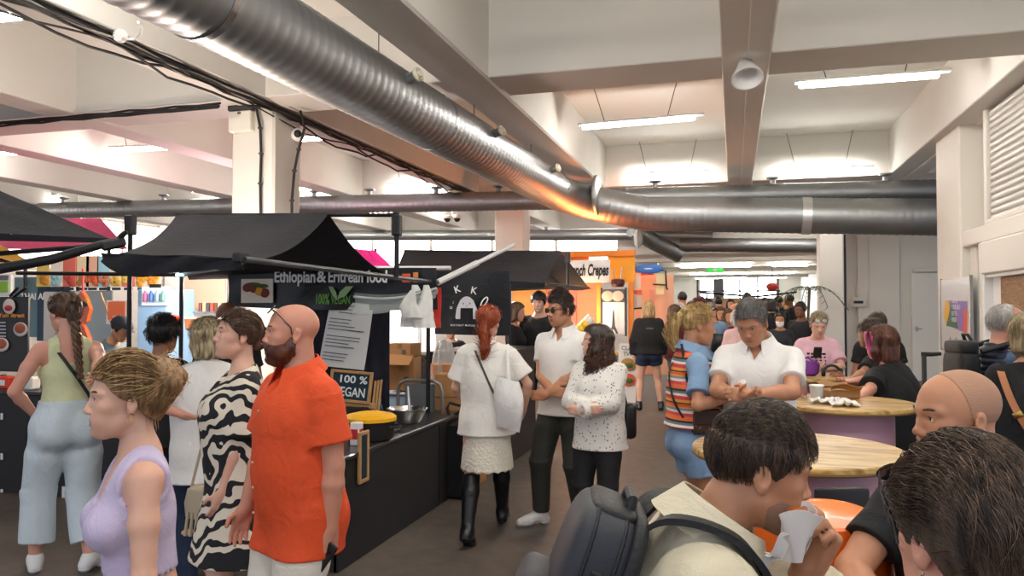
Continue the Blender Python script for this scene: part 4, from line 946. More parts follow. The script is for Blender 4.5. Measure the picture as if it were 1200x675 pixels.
for i,(dx,dz,rx,rz) in enumerate(((-.1,.03,.055,.04),(-.03,.02,.05,.04),(.03,0,.05,.045),(.09,-.02,.05,.045),(-.04,.06,.09,.02),(.06,.045,.07,.02))):
    mb=MB(); mb.sphere(cc+np.array((dx,-.012,dz)),(rx,.01,rz),12); mb.build('food_print',FD[(0,0,1,0,2,2)[i]],bn)
mb=MB(); p=fr(476,326); mb.box(p,(.08,.01,.08),bev=.015); mb.build('social_icon',mat('icon orange','#d8512e',.5),bn); mb=MB(); p=fr(487,325); mb.box(p,(.05,.01,.09),bev=.01); mb.build('social_icon',mat('icon tan','#d98a4a',.5),bn)
# clear plastic sheet rolled below the rail
ps_=thing('clear_plastic_sheet','rolled clear plastic sheet sagging below the stall rail','plastic sheet',(-3.2,6.5,1.9)); PLAS=mat('clear plastic','#c9d2cf',.2,alpha=.32)
a=aty(415,343,6.22);b=aty(512,336,6.28)
mb=MB(); mb.grid(lambda u,v:a*(1-u)+b*u+np.array((0,.03*math.sin(v*5),-.20*v*(1-.5*u)-.04*math.sin(math.pi*u))),24,8,.003); mb.build('plastic',PLAS,ps_,smooth=70)
mb=MB(); mb.tube([a+(b-a)*u+np.array((0,-.01,-.035-.05*math.sin(math.pi*u)+.02*u)) for u in np.linspace(0,1,14)],.012,8); mb.build('rolled_edge',mat('plastic edge','#c7cdca',.3),ps_)
# navy curtain and taped menu sheet
cu=thing('curtain','dark navy cloth curtain hanging behind the vegan counter','curtain',(-3.5,6.7,1)); hang('cloth',NAVY,aty(356,360,6.7),aty(457,362,6.7),1.2,cu,.02,7)
mn=thing('menu_sheet','tilted white paper menu sheet clipped under the vegan banner','menu',aty(407,395,6.35)); tl,tr2,br,bl=[aty(*p_,6.4) for p_ in ((388,352),(438,357),(426,434),(374,428))]
mb=MB(); mb.grid(lambda u,v:(tl*(1-u)+tr2*u)*(1-v)+(bl*(1-u)+br*u)*v+np.array((0,-.012*math.sin(3*u+2*v),0)),12,12,.003); mb.build('paper',mat('paper','#e9e9e6',.7),mn,smooth=70)
mb=MB(); INK=mat('ink','#55555a',.7)
Rm_=frame(tr2-tl,tl-bl); rng=random.Random(4)
for i in range(17):
    v=.06+.052*i; 
    if i in(3,8,13): continue
    u0=.06 if i>2 else .25; u1=rng.uniform(.5,.92); A_=(tl*(1-u0)+tr2*u0)*(1-v)+(bl*(1-u0)+br*u0)*v; B_=(tl*(1-u1)+tr2*u1)*(1-v)+(bl*(1-u1)+br*u1)*v; c=(A_+B_)/2+np.array((0,-.016,0)); mb.box(c,(np.linalg.norm(B_-A_),.007,.003),Rm_,bev=0)
mb.build('printed_lines',INK,mn)
# carrier bags and red tag
bg=thing('carrier_bags','bunch of white plastic carrier bags hanging from the stall rail','bags',aty(490,335,6.3)); BAGM=mat('white plastic film','#e8e8e2',.35,vary=.05,bump=.5,scale=14)
for i,(px,py0,py1,wd) in enumerate(((486,334,383,.10),(497,334,384,.09),(481,340,372,.08))):
    a=aty(px,py0,6.3-.05*i); L=a[2]-aty(px,py1,6.3)[2]
    mb=MB()
    def ff(u,v,a=a,L=L,wd=wd,i=i):
        an=2*math.pi*u; r=wd*(.25+.85*min(1,v*1.5))*(1+.12*math.sin(an*3+i)+.08*math.sin(an*7+v*6)); return a+np.array((r*math.cos(an)+.02*math.sin(v*5+i),r*.35*math.sin(an),-L*v))
    mb.grid(ff,28,12); mb.build('plastic_bag',BAGM,bg,smooth=50)
rd=thing('hanging_tag','red plastic strip tag hanging on the black stall post','tag',aty(512,360,6.5)); mb=MB(); a=aty(507,337,6.5);b=aty(517,337,6.5);L=a[2]-aty(512,384,6.5)[2]
mb.grid(lambda u,v:a*(1-u)+b*u+np.array((0,.01*math.sin(6*v),-L*v)),4,12,.004); mb.build('red_strip',mat('red vinyl','#d8392f',.4,coat=.4),rd,smooth=60)
ld=thing('led_lamp','small bright cyan lamp clipped under the front rail of the vegan stall','lamp',aty(211,322,6.2)); q=WP(ld); mb=MB(); mb.box(q,(.1,.03,.025),bev=.01); mb.build('lamp_strip',mat('cyan lamp','#bff4ff',.3,emit='#7fe6ff',estr=8),ld); mb=MB(); mb.box(q+np.array((0,.01,.025)),(.03,.03,.03),bev=.006); mb.build('clip',BLACKP,ld)
# ------------------------------------------------ goods behind the counter
KRAFT=mat('cardboard','#a97b4c',.75,vary=.12,scale=5,bump=.05); TAPE=mat('parcel tape','#8a6a3f',.3)
def carton(px,py,d,w,dp,h,label,open_=False,rot=.1,group=None):
    """px,py: middle of the base"""
    p=atd(px,py,d); t=thing('cardboard_box',label,'box',p,group); R=rotz(rot)
    mb=MB(); mb.box(p+np.array((0,0,h/2)),(w,dp,h),R,bev=.004); mb.build('carton',KRAFT,t); mb=MB(); mb.box(p+np.array((0,0,h)),(w*1.002,.05,.003),R,bev=0); mb.box(p+np.array((0,0,h/2))+R@np.array((0,-dp/2,h*.3)),(.05,.004,h*.4),R,bev=0); mb.build('tape',TAPE,t)
    mb=MB(); q=p+np.array((0,0,h*.35))+R@np.array((w*.2,-dp/2-.002,0)); mb.box(q,(.05,.004,.05),R,bev=.01); mb.build('printed_mark',INK,t)
    if open_:
        for s_ in (1,-1): mb=MB(); Rr=R@rotx(s_*-.5); mb.box(p+np.array((0,0,h-.02))+R@np.array((0,s_*(dp/2+.08),.0)),(w,.2,.006),Rr,bev=0); mb.build('flap',KRAFT,t)
    return t
for args in ((475,448,7.9,.33,.3,.33,'open cardboard box above the storage tub behind the counter',True,.1),(474,402,7.9,.32,.28,.12,'narrow cardboard tray on top of the open box',False,-.05)): 
    pass
def stackbox(px,y0,y1,d,w,dp,label,rot=0.,open_=False):
    p=atd(px,y1,d); h=(y1-y0)/900*d; return carton(px,y1,d,w,dp,h,label,open_,rot)
stackbox(475,418,456,8.2,.27,.26,'cardboard box with open flaps above the pale storage tub',.1,True)
stackbox(475,402,417,8.2,.25,.24,'flat cardboard box topmost behind the navy curtain',-.1)
# blue-grey tub under them on a stand
tb=thing('storage_tub','pale blue storage tub beneath the cardboard boxes behind the counter','tub',atd(472,490,8.2)); q=WP(tb)
mb=MB(); mb.box((q[0],q[1],q[2]+.13),(.3,.3,.27),bev=.03,seg=2); mb.build('tub',mat('blue grey plastic','#8fa3b8',.4),tb); mb=MB(); mb.box((q[0],q[1],q[2]+.275),(.33,.33,.03),bev=.01); mb.build('lid',mat('tub lid','#a9b7c4',.4),tb)
mb=MB(); mb.box((q[0],q[1],q[2]/2),(.34,.34,q[2]),bev=.01); mb.build('crate_stand',DGREY,tb)
cs=[(545,562,7.3,.26,.3,'bottom'),(545,530,7.3,.26,.3,'second'),(545,505,7.3,.26,.3,'third'),(545,480,7.3,.26,.3,'topmost')]
zs=0
for i,(nm,h) in enumerate((('bottom cardboard box of the stack behind the counter end',.4),('second lowest cardboard box of the stack behind the counter end',.22),('third cardboard box up the stack behind the counter end',.22),('topmost cardboard box of the stack beside the redhead in white',.22))):
    p=atd(540,520,7.45); t=thing('cardboard_box',nm,'box',(p[0],p[1],zs)); R=rotz(.06*(i%2)); mb=MB(); mb.box((p[0],p[1],zs+h/2),(.42,.36,h-.004),R,bev=.006); mb.build('carton',KRAFT,t); mb=MB(); mb.box((p[0]+.1,p[1]-.183,zs+h*.5),(.045,.006,.05),R,bev=.012); mb.build('printed_mark',INK,t); mb=MB(); mb.box((p[0],p[1],zs+h-.004),(.42,.05,.006),R,bev=0); mb.build('tape',TAPE,t); zs+=h
kb=thing('bagged_goods','clear plastic bag of brown cups standing on a carton','bag',atd(520,462,7.7)); q=WP(kb)
mb=MB(); mb.lathe([(.1,0),(.13,.02),(.135,.3),(.12,.31)],q,20,sx=1,sy=.8); mb.build('brown_cups',mat('brown paper cups','#b07a50',.6,bump=.5,scale=12),kb)
mb=MB(); mb.grid(lambda u,v:q+np.array(((.145*(1-.55*v**2)+.012*math.sin(9*u*6.28+v*7))*math.cos(6.283*u),(.12*(1-.55*v**2)+.012*math.sin(7*u*6.28))*math.sin(6.283*u),.02+.52*v)),40,14); mb.build('clear_bag',mat('clear film','#eef2f2',.15,alpha=.3),kb,smooth=60)
mb=MB(); mb.box((q[0],q[1],q[2]/2),(.36,.34,q[2]),bev=.008); mb.build('carton_under',KRAFT,kb)
chm=thing('metal_chair','grey metal chair back standing behind the black counter','chair',atd(492,500,7.1)); q=WP(chm); q[2]=0; chm.location=q; GM=mat('grey painted metal','#8b9193',.35,metal=.6)
mb=MB(); w_=.22; zt=1.02
mb.tube([q+np.array(p_) for p_ in ((-w_,0,.0),(-w_,0,zt-.1),(-w_*.9,0,zt-.03),(-w_*.6,0,zt),(w_*.6,0,zt),(w_*.9,0,zt-.03),(w_,0,zt-.1),(w_,0,0))],.016,10); mb.build('back_frame',GM,chm)
mb=MB(); mb.grid(lambda u,v:q+np.array(((u-.5)*.3,.02*math.sin(math.pi*u),.55+.44*v)),10,8,.004); mb.build('backrest',GM,chm,smooth=60); mb=MB(); mb.box(q+np.array((0,.2,.48)),(.42,.4,.025),bev=.01); mb.build('seat',GM,chm)
for s_ in (1,-1): mb=MB(); mb.tube([q+np.array((w_*s_*.95,.38,.47)),q+np.array((w_*s_,.42,0))],.014,8); mb.build('leg',GM,chm)
hk=thing('trolley_handle','black looped trolley handle standing by the counter end','handle',atd(535,490,6.95)); 
mb=MB(); mb.tube([atd(*p_,6.95) for p_ in ((527,489),(524,478),(527,472),(541,476),(539,482),(529,488),(520,492))],.014,8); mb.build('handle_loop',BLACKP,hk); q=atd(533,492,6.95); mb=MB(); mb.box((q[0],q[1],q[2]/2),(.3,.3,q[2]),bev=.03); mb.build('trolley_body',BLACKP,hk)
# ------------------------------------------------ the rice-ball stall
s2=thing('market_stall','black gabled stall canopy behind the rice ball banner','stall',(-3.4,11.3,0))
Q1=aty(474,294,11.3);Q2=aty(657,294,11.3);G1=aty(462,322,9.4);G2=aty(638,332,9.75);G3=aty(690,337,13.2);G4=np.array((-5.2,13.2,1.95))
sheet('roof_panel',BLK,Q1,Q2,G2,G1,s2,.08,wr=.008); sheet('roof_panel',BLK,Q1,Q2,G3,G4,s2,.06,wr=.008)
mb=MB(); mb.grid(lambda u,v:G1*(1-u)+G2*u+np.array((0,.02*math.sin(20*u),-(.06+.05*math.sin(math.pi*u))*v)),30,4,.004); mb.build('valance',BLK,s2,smooth=70)
mb=MB(); mb.grid(lambda u,v:G2*(1-u)+G3*u+np.array((.05*v,0,-.05*v*math.sin(math.pi*u)-.02*v)),20,4,.004); mb.build('side_flap',BLK,s2,smooth=70)
p=aty(665,297,11.3)
mb=MB(); rod(mb,Q1,p,.02); mb.build('ridge_bar',DARK,s2); mb=MB(); rod(mb,(p[0],p[1],0),p,.022); mb.build('post',DARK,s2); mb=MB(); mb.box(p+np.array((0,0,-.06)),(.08,.08,.16),bev=.01); mb.build('bracket',BLACKP,s2)
for px,yy in ((597,9.2),(655,12.8)): q=aty(px,333,yy); mb=MB(); rod(mb,(q[0],q[1],0),q,.022); mb.build('post',DARK,s2)
mb=MB(); rod(mb,G2,G3,.016); mb.build('eave_bar',DARK,s2)
kb2=thing('banner','black KOKKO banner with white rice ball emblem','banner',aty(553,355,8.0)); a=aty(509,318,8.0); b=aty(598,318,8.0); L=a[2]-aty(553,392,8.0)[2]
mb=MB(); mb.grid(lambda u,v:a*(1-u)+b*u+np.array((0,.02*math.sin(5*u+2*v),-L*v)),24,16,.004); mb.build('banner_sheet',BAN,kb2,smooth=70)
Rk=frame(b-a,(0,0,1)); kp=lambda px,py:aty(px,py,7.94)
rr=lambda an:Rk@np.array(((math.cos(an),-math.sin(an),0),(math.sin(an),math.cos(an),0),(0,0,1)))
text('lettering','K',TXT,.11,rr(.35),kp(533.5,344),kb2,bold=.001); text('lettering','K',TXT,.11,rr(-.2),kp(551,343.5),kb2,bold=.001)
mb=MB(); c=kp(567.5,354); mb.tube([c+np.array((.045*math.cos(t)*.75+.02*math.sin(t),0,.05*math.sin(t)+.012*math.cos(t))) for t in np.linspace(0,6.283,25)[:-1]],.008,6,closed=True); mb.build('lettering',TXT,kb2)
text('lettering','O',TXT,.04,Rk,kp(527,362),kb2); text('lettering','I',TXT,.04,Rk,kp(530.5,356),kb2); text('lettering','DISTINCT MUSUBI',TXT,.028,Rk,kp(528,382),kb2,space=1.3)
c=kp(547,361); ON=mat('rice white','#c9cbd2',.7)
out=[(-.125,-.12),(-.13,-.09),(-.115,0),(-.075,.085),(-.035,.12),(.0,.128),(.035,.12),(.075,.085),(.115,0),(.13,-.09),(.125,-.12),(.075,-.12),(.072,-.0),(-.072,-.0),(-.075,-.12)]
mb=MB(); mb.prism([(x,y) for x,y in out],.006,c,(1,0,0),(0,0,1)); mb.build('rice_ball_emblem',ON,kb2,smooth=0)
for s_ in (1,-1): mb=MB(); mb.sphere(c+np.array((.038*s_-.0,-.004,.05)),(.008,.004,.014),10); mb.build('emblem_eye',INK,kb2)
mb=MB(); mb.tube([c+np.array((.012*math.cos(t),-.008,.032+.008*math.sin(t))) for t in np.linspace(math.pi,2*math.pi,8)],.0025,5); mb.build('emblem_mouth',INK,kb2)
c2=thing('stall_counter','tall dark brown counter of the rice ball stall','counter',(-2.75,8.4,0))
mb=MB(); mb.box((-2.36,8.4,.6),(.04,1.4,1.2),bev=.005); mb.build('front_panel',BRN,c2); mb=MB(); mb.box((-2.75,8.4,1.21),(.84,1.44,.035),bev=.008); mb.build('worktop',TOP,c2); 
for y_ in (7.72,9.08): mb=MB(); mb.box((-2.75,y_,.6),(.8,.03,1.2),bev=.005); mb.build('end_panel',BRN,c2)
# prep shelf with packs behind the redhead
pb=thing('back_counter','black back counter under the rice ball banner','counter',(-3.6,8.9,0))
mb=MB(); mb.box((-3.7,8.75,.55),(1.2,.5,1.1),bev=.01); mb.build('cabinet',CNT,pb); mb=MB(); mb.box((-3.7,8.74,1.12),(1.26,.54,.03),bev=.006); mb.build('worktop',DGREY,pb)
# fridge
fg=thing('drinks_fridge','lit white glass door drinks fridge behind the navy curtain','fridge',(-4.05,9.6,0)); q=aty(466,400,9.6)
mb=MB(); mb.box((q[0],9.95,.95),(.62,.55,1.9),bev=.02); mb.build('cabinet',WHITEM,fg); mb=MB(); mb.box((q[0],9.66,1.0),(.54,.03,1.6),bev=.01); mb.build('door',mat('lit glass','#dfe9f2',.2,emit='#dce9f5',estr=.6),fg); mb=MB(); mb.box((q[0]-.24,9.62,1.0),(.02,.03,.5),bev=.008); mb.build('handle',DGREY,fg)
# ------------------------------------------------ French crêpes stall
OR=mat('orange board','#ee8a2e',.6,vary=.06); SAL=mat('salmon board','#d98466',.6,vary=.06); OY=mat('amber board','#f5a21e',.5)
cr=thing('market_stall','orange boarded crepe stall with a white name sign','stall',(-1.7,15,0))
Y0=14.3
def panel(name,m,x0,y0,x1,y1,Y,th=.05,parent=cr,bev=.008):
    a=aty(x0,y0,Y);b=aty(x1,y1,Y); mb=MB(); mb.box(((a[0]+b[0])/2,Y+th/2,(a[2]+b[2])/2),(abs(b[0]-a[0]),th,abs(a[2]-b[2])),bev=bev); return mb.build(name,m,parent)
panel('fascia',OR,640,297,690,331,Y0+.15); panel('fascia',OY,712,299,744,331,Y0+.1); panel('fascia_rail',OR,640,295,744,300,Y0+.05,.1)
panel('back_panel',SAL,676,331,702,440,Y0+.6); panel('side_post',OR,699,331,705,470,Y0); panel('side_post',OR,736,331,743,470,Y0); panel('back_panel',mat('pink board','#d08a7c',.6),640,331,676,440,Y0+.7)
panel('back_panel',mat('amber wall','#eab765',.6),600,331,640,440,Y0+1.2)
panel('counter_front',mat('white board','#d9d4cd',.6),672,421,736,500,Y0-.3); 
mb=MB(); a=aty(672,420,Y0-.35);b=aty(738,420,Y0-.35); mb.box(((a[0]+b[0])/2,Y0,a[2]),(b[0]-a[0],.8,.04),bev=.01); mb.build('worktop',mat('blue counter','#5d86a8',.4),cr)
sg=panel('name_sign',mat('sign white','#dfe1e4',.5),667,305,715,331,Y0-.05,.04)
Rn=frame((1,0,0),(0,0,1)); text('lettering','French Crepes',BLACKP,.3,Rn,aty(663,323,Y0-.06),cr,shear=.25,bold=.009,width=aty(713,323,Y0-.06)[0]-aty(663,323,Y0-.06)[0])
po=thing('crepe_poster','white crepe poster with food photos and a tower drawing','poster',aty(720,390,Y0-.2)); 
panel('poster_sheet',mat('poster white','#efeff0',.5),706,339,732,392,Y0-.15,.03,po); panel('photo_band',mat('photo dark','#56514f',.5),706,339,732,354,Y0-.17,.015,po)
for dx in (712,724): mb=MB(); q=aty(dx,347,Y0-.18); mb.sphere(q,(.11,.01,.1),16); mb.build('plate_photo',mat('plate photo','#dcbfa8',.5),po)
q=aty(719,391,Y0-.18); mb=MB(); mb.prism([(-.09,0),(-.03,.14),(-.012,.4),(0,.46),(.012,.4),(.03,.14),(.09,0),(.05,0),(0,.08),(-.05,0)],.006,q,(1,0,0),(0,0,1)); mb.build('tower_drawing',mat('print slate','#4a4f5c',.6),po,smooth=0)
panel('frame',DGREY,703.5,337,706,394,Y0-.16,.04,po); panel('frame',DGREY,732,337,734.5,394,Y0-.16,.04,po)
ab=thing('menu_board','white pavement menu board with two dishes beside the crepe counter','sign',aty(736,470,13.4)); t4=[aty(*p_,13.5) for p_ in ((726,402),(748,404),(745,472),(722,470))]
mb=MB(); mb.grid(lambda u,v:(t4[0]*(1-u)+t4[1]*u)*(1-v)+(t4[3]*(1-u)+t4[2]*u)*v+np.array((0,.35*(1-v)*0,0)),4,6,.03); mb.build('board',mat('menu white','#e6e4e2',.5),ab)
text('lettering','CLASSIC',BLACKP,.1,Rn,aty(728,410,13.42),ab); text('lettering','TWIST',BLACKP,.1,Rn,aty(730,417,13.42),ab)
for py,c in ((427,'#a07a35'),(445,'#cc5a34')):
    q=aty(736,py,13.42); mb=MB(); mb.sphere(q,(.13,.012,.11),16); mb.build('dish_photo',mat('dish '+c,c,.6),ab); mb=MB(); mb.sphere(q+np.array((.02,-.01,-.02)),(.07,.01,.05),10); mb.build('garnish',FD[2],ab)
for i,(px,py,c,nm) in enumerate(((686,380,'#f2c21a','yellow toy ball piled at the crepe stall'),(692,387,'#e8b818','deeper yellow ball at the foot of the pile'),(699,386,'#4c58b8','blue ball on the crepe counter'),(681,385,'#f4d24a','pale yellow ball left of the pile'),(690,376,'#e9e2cf','cream ball on top of the pile'))):
    q=aty(px,py,Y0-.5); q[2]+=0; t=tag(MB().sphere(q,.1 if i!=2 else .085,14).build('toy_ball',mat('ball '+c,c,.35)),nm,'ball')
    mb=MB(); mb.tube([q+np.array((0,0,.09)),q+np.array((0,0,.12))],.02,8); mb.build('knob',mat('ball '+c,c,.35),t)
a=aty(690,393,Y0-.5); zw=aty(672,420,Y0-.35)[2]
dbx=thing('display_box','cream display box carrying the toy balls on the crepe counter','box',(a[0],Y0-.45,zw+.02)); mb=MB(); mb.box((a[0],Y0-.45,(a[2]+zw)/2+.0),(.36,.3,a[2]-zw-.03),bev=.01); mb.build('box_body',mat('display cream','#d9cdb4',.6),dbx); mb=MB(); mb.box((a[0],Y0-.45,a[2]-.012),(.4,.34,.03),bev=.008); mb.build('lid',mat('sign white','#dfe1e4',.5),dbx)
for i,(px,w_) in enumerate(((708,.3),(722,.32))):
    p=aty(px,417,Y0-.3); t=thing('food_tray','tray of yellow snacks on the crepe counter, '+('left one' if i==0 else 'right one beside the menu board'),'tray',p); mb=MB(); mb.box(p,(w_,.3,.04),bev=.01); mb.build('tray',STEEL,t); mb=MB(); rng=random.Random(i)
    for k_ in range(14): mb.sphere(p+np.array((rng.uniform(-.12,.12),rng.uniform(-.1,.1),.05)),(.05,.03,.03),8)
    tag(mb.build('snacks',mat('snack yellow','#e8c060',.6),t),kind='stuff')
for px,py in ((716,322),(721,323)):
    p=aty(px,333,Y0-.1); tag(None,None) if False else None
lm=thing('spotlight','dark red twin stemmed spotlight on the orange fascia','light',aty(724,333,Y0-.1)); p=WP(lm)
mb=MB(); mb.lathe([(.1,-.05),(.13,0),(.12,.08),(.06,.1)],p,16); mb.build('lamp_head',mat('dark red','#4a1518',.5),lm)
for dx in (-.06,.06): mb=MB(); mb.tube([p+np.array((dx,0,.08)),p+np.array((dx*1.3,0,.3))],.012,6); mb.build('stem',STEEL,lm)
# pinned papers, blue oval sign, rails beyond the crepes stall
bdn=thing('notice_frame','black rail rack with pinned paper notices right of crepes','rack',aty(760,400,14.6))
for (x0,y0_,x1,y1_,c) in ((742,320,751,338,'#d8d5ce'),(741,347,752,362,'#c8c5be'),(769,318,781,332,'#e9dcae'),(769,334,778,345,'#efd9a0'),(741,340,752,345,'#c07060'),(762,340,767,372,'#d88b78')): panel('pinned_paper',mat('paper '+c,c,.7),x0,y0_,x1,y1_,14.65,.01,bdn,.001)
mb=MB(); mb.tube([aty(*q_,14.6) for q_ in ((739,460),(739,337),(739,330))],.025,8); mb.tube([aty(*q_,14.6) for q_ in ((765,316),(780,317),(781,338),(783,339))],.018,8); mb.tube([aty(*q_,14.6) for q_ in ((765,333),(780,334))],.014,8); mb.tube([aty(*q_,14.6) for q_ in ((740,362),(752,361))],.014,8); mb.build('rail',DARK,bdn)
panel('red_fascia',mat('red fascia','#d8452a',.6),744,317,766,322,14.9,.1,bdn); panel('pink_wall',mat('peach wall','#e2b79a',.7),744,322,790,440,15.2,.05,bdn)
bl=thing('oval_sign','small blue oval sign above the red fascia','sign',aty(760,315,14.6)); p=WP(bl); mb=MB(); mb.sphere(p,(.28,.03,.09),24); mb.build('panel',mat('sign blue','#2f6fc4',.4),bl); mb=MB(); mb.sphere(p+np.array((0,-.022,0)),(.1,.012,.014),16); mb.build('emblem',WHITEM,bl)
mb=MB(); mb.tube([p+np.array((0,.05,-.09)),p+np.array((0,.3,-.09))],.01,6); mb.build('bracket',DARK,bl)
# ------------------------------------------------ far coloured canopies
fc=thing('market_stall','pink magenta gabled canopy behind the left black canopies','stall',aty(100,300,10.5)); 
k1=aty(60,256,11);k2=aty(118,256,10.2);k3=aty(150,292,8.8);k4=aty(-30,292,9.6); sheet('roof_panel',MAG,k1,k2,k3,k4,fc,.05)
k5=aty(20,252,12); sheet('roof_panel',canvas_mat('deep red canvas','#9c2042'),k5,k1,k4,aty(-60,280,9.8),fc,.05)
for px in (128,92): q=aty(px,290,9.2); mb=MB(); rod(mb,(q[0],q[1],0),q,.025); mb.build('post',DARK,fc)
fy=thing('market_stall','yellow striped canopy at the far left edge','stall',aty(10,300,9)); sheet('roof_panel',YEL,aty(-60,270,10),aty(2,288,9.2),aty(42,311,8.2),aty(-40,318,8.2),fy,.04)
sheet('dark_stripe',BLK,aty(-20,300,8.4),aty(2,303,8.35),aty(20,309,8.3),aty(-10,306,8.3),fy,.01,nu=6,nv=4)
q=aty(30,312,8.2); mb=MB(); rod(mb,(q[0],q[1],0),q,.025); mb.build('post',DARK,fy)
fp=thing('market_stall','hot pink canopy between the two black canopies','stall',aty(430,300,14)); sheet('roof_panel',canvas_mat('hot pink canvas','#e0218a'),aty(418,292,14.5),aty(440,294,14),aty(464,317,13),aty(410,322,13),fp,.03)
sheet('roof_panel',canvas_mat('salmon canvas','#e8707a'),aty(402,291,15),aty(420,292,14.5),aty(414,310,13.2),aty(395,310,13.2),fp,.03)
q=aty(440,294,14); mb=MB(); rod(mb,(q[0],q[1],0),q+np.array((0,0,.05)),.025); mb.build('post',DARK,fp)
# ------------------------------------------------ near left black canopy and its arm
nl=thing('market_stall','black canopy corner jutting in at the upper left','stall',(-5.6,4.6,0))
sheet('roof_panel',BLK,aty(-130,165,5.2),aty(-20,215,5.2),aty(128,280,5.0),aty(-130,268,4.4),nl,.03,wr=.006)
mb=MB(); mb.grid(lambda u,v:aty(-130,268,4.4)*(1-u)+aty(128,280,5.0)*u+np.array((0,.0,-.08*v*(1-u*.6))),20,4,.004); mb.build('valance',BLK,nl,smooth=70)
mb=MB(); mb.tube([aty(-120,300,4.8),aty(0,297,4.8),aty(90,290,4.85),aty(118,287,4.9)],.02,8); mb.build('eave_bar',DARK,nl)
q=aty(-110,300,4.8); mb=MB(); rod(mb,(q[0],q[1],0),q,.03); mb.build('post',DARK,nl)
mb=MB(); mb.tube([aty(-60,316,4.0),aty(0,315,4.05),aty(60,304,4.15),aty(118,287,4.3),aty(145,281,4.4)],[.036,.036,.034,.03,.026],12); mb.build('awning_arm',BLACKP,nl)
mb=MB(); mb.box(aty(133,286,4.35),(.16,.07,.06),frame(unit(aty(145,281,4.4)-aty(118,287,4.3)),(0,0,1)),bev=.015); mb.build('arm_joint',BLACKP,nl)
mb=MB(); mb.tube([aty(138,281,4.38),aty(143,276,4.38),aty(149,271,4.38)],[.018,.022,.014],8); mb.build('lever',BLACKP,nl)
# ------------------------------------------------ Thai street food stall on the left
th=thing('stall_counter','black fronted food counter of the noodle stall at the left','counter',(-5.4,5.3,0))
Yc=5.55
mb=MB(); mb.box((-5.7,Yc,.45),(3.6,.04,.9),bev=.005); mb.build('front_panel',CNT,th); mb=MB(); mb.box((-5.7,Yc+.35,.915),(3.7,.8,.035),bev=.008); mb.build('worktop',TOP,th); mb=MB(); mb.box((-3.92,Yc+.35,.45),(.04,.7,.9),bev=.005); mb.build('end_panel',CNT,th)
mb=MB(); a=aty(73,570,Yc-.03);b=aty(97,612,Yc-.03); mb.box((a+b)/2,(b[0]-a[0],.012,a[2]-b[2]),bev=.002); mb.build('food_poster',WHITEM,th); mb=MB(); mb.sphere((a+b)/2+np.array((0,-.01,.05)),(.06,.008,.08),12); mb.build('food_print',FD[1],th); mb=MB(); mb.sphere((a+b)/2+np.array((.03,-.014,.06)),(.02,.006,.04),10); mb.build('food_print',BLACKP,th)
for i,py in enumerate((488,535,577,595)): 
    p=aty(2,py,Yc-.03); mb=MB(); mb.box(p,(.03,.01,.06),bev=.004); mb.build('clip_label',WHITEM,th)
# food in trays and packets on that counter
rng=random.Random(9); cols=('#d93a1e','#e8782a','#2f5fa8','#e9e4d8','#b52424','#e0b13a','#7a3a22','#c9d8e6')
for i in range(16):
    px=8+i*9.5; p=aty(px,466,Yc+.1+.3*(i%3)); p[2]=.933; c=cols[i%8]; k_=i%3; place=('at the left end','left of centre','right of centre','toward the right end')[i//4]
    t=thing('food_packet',('bright','small','glossy')[k_]+' '+{'#d93a1e':'red','#e8782a':'orange','#2f5fa8':'blue','#e9e4d8':'cream','#b52424':'dark red','#e0b13a':'yellow','#7a3a22':'brown','#c9d8e6':'pale blue'}[c]+' food '+('pack','bowl','jar')[k_]+' '+place+' of the noodle counter','food',p,'food lined up on the noodle counter')
    m=mat('food pack '+c,c,.45)
    if k_==0: mb=MB(); mb.box(p+np.array((0,0,.06)),(.13,.1,.12),rotz(rng.uniform(-.4,.4)),bev=.015); mb.build('packet',m,t); mb=MB(); mb.box(p+np.array((0,-.055,.06)),(.07,.006,.05),bev=.002); mb.build('label',WHITEM,t)
    elif k_==1:
        mb=MB(); mb.lathe([(.05,0),(.08,.05),(.085,.055),(.075,.055)],p,18); mb.build('bowl',WHITEM,t); mb=MB(); mb.lathe([(.078,.05),(.05,.075),(0,.085)],p,14); mb.build('filling',m,t)
    else: mb=MB(); mb.lathe([(.04,0),(.045,.01),(.045,.1),(.03,.12)],p,16); mb.build('jar',m,t); mb=MB(); mb.lathe([(.034,.12),(.036,.14),(0,.14)],p,14); mb.build('lid',WHITEM,t)
# menu board 'Tom Yum Street'
tm=thing('menu_board','black noodle menu board with bowl photos at the left edge','menu',aty(10,390,5.9)); a=aty(-30,348,5.9);b=aty(33,436,5.9); c=(a+b)/2
mb=MB(); mb.box(c,(b[0]-a[0],.03,a[2]-b[2]),bev=.006); mb.build('board',mat('menu black','#242426',.5),tm); Rt=frame((1,0,0),(0,0,1)); f2=lambda px,py:aty(px,py,5.87)
text('lettering','Tom Yum Street',mat('menu orange','#e8962e',.5),.055,Rt,f2(-16,371.5),tm,bold=.002,width=f2(29,371)[0]-f2(-16,371)[0])
mb=MB(); mb.lathe([(.07,0),(.075,.01),(.07,.012)],f2(11.5,359),24,0,frame((1,0,0),(0,0,1))@np.eye(3)); mb.build('badge_ring',mat('print cream','#e3d6c8',.5),tm); mb=MB(); mb.sphere(f2(11.5,361)+np.array((0,-.016,0)),(.05,.01,.028),14); mb.build('badge_bowl',mat('red print','#c8282c',.5),tm)
for px,py in ((24,386),(2,404)):
    q=f2(px,py); mb=MB(); mb.sphere(q,(.09,.01,.07),20); mb.build('bowl_photo',mat('bowl print','#d8cfc4',.5),tm); mb=MB(); mb.sphere(q+np.array((0,-.006,.01)),(.07,.01,.05),16); mb.build('noodle_photo',mat('noodle print','#a8583a',.6,vary=.4,scale=60),tm)
mb=MB()
for i in range(6): q=f2(2,378+4*i); mb.box(q,(.1,.006,.008),bev=0)
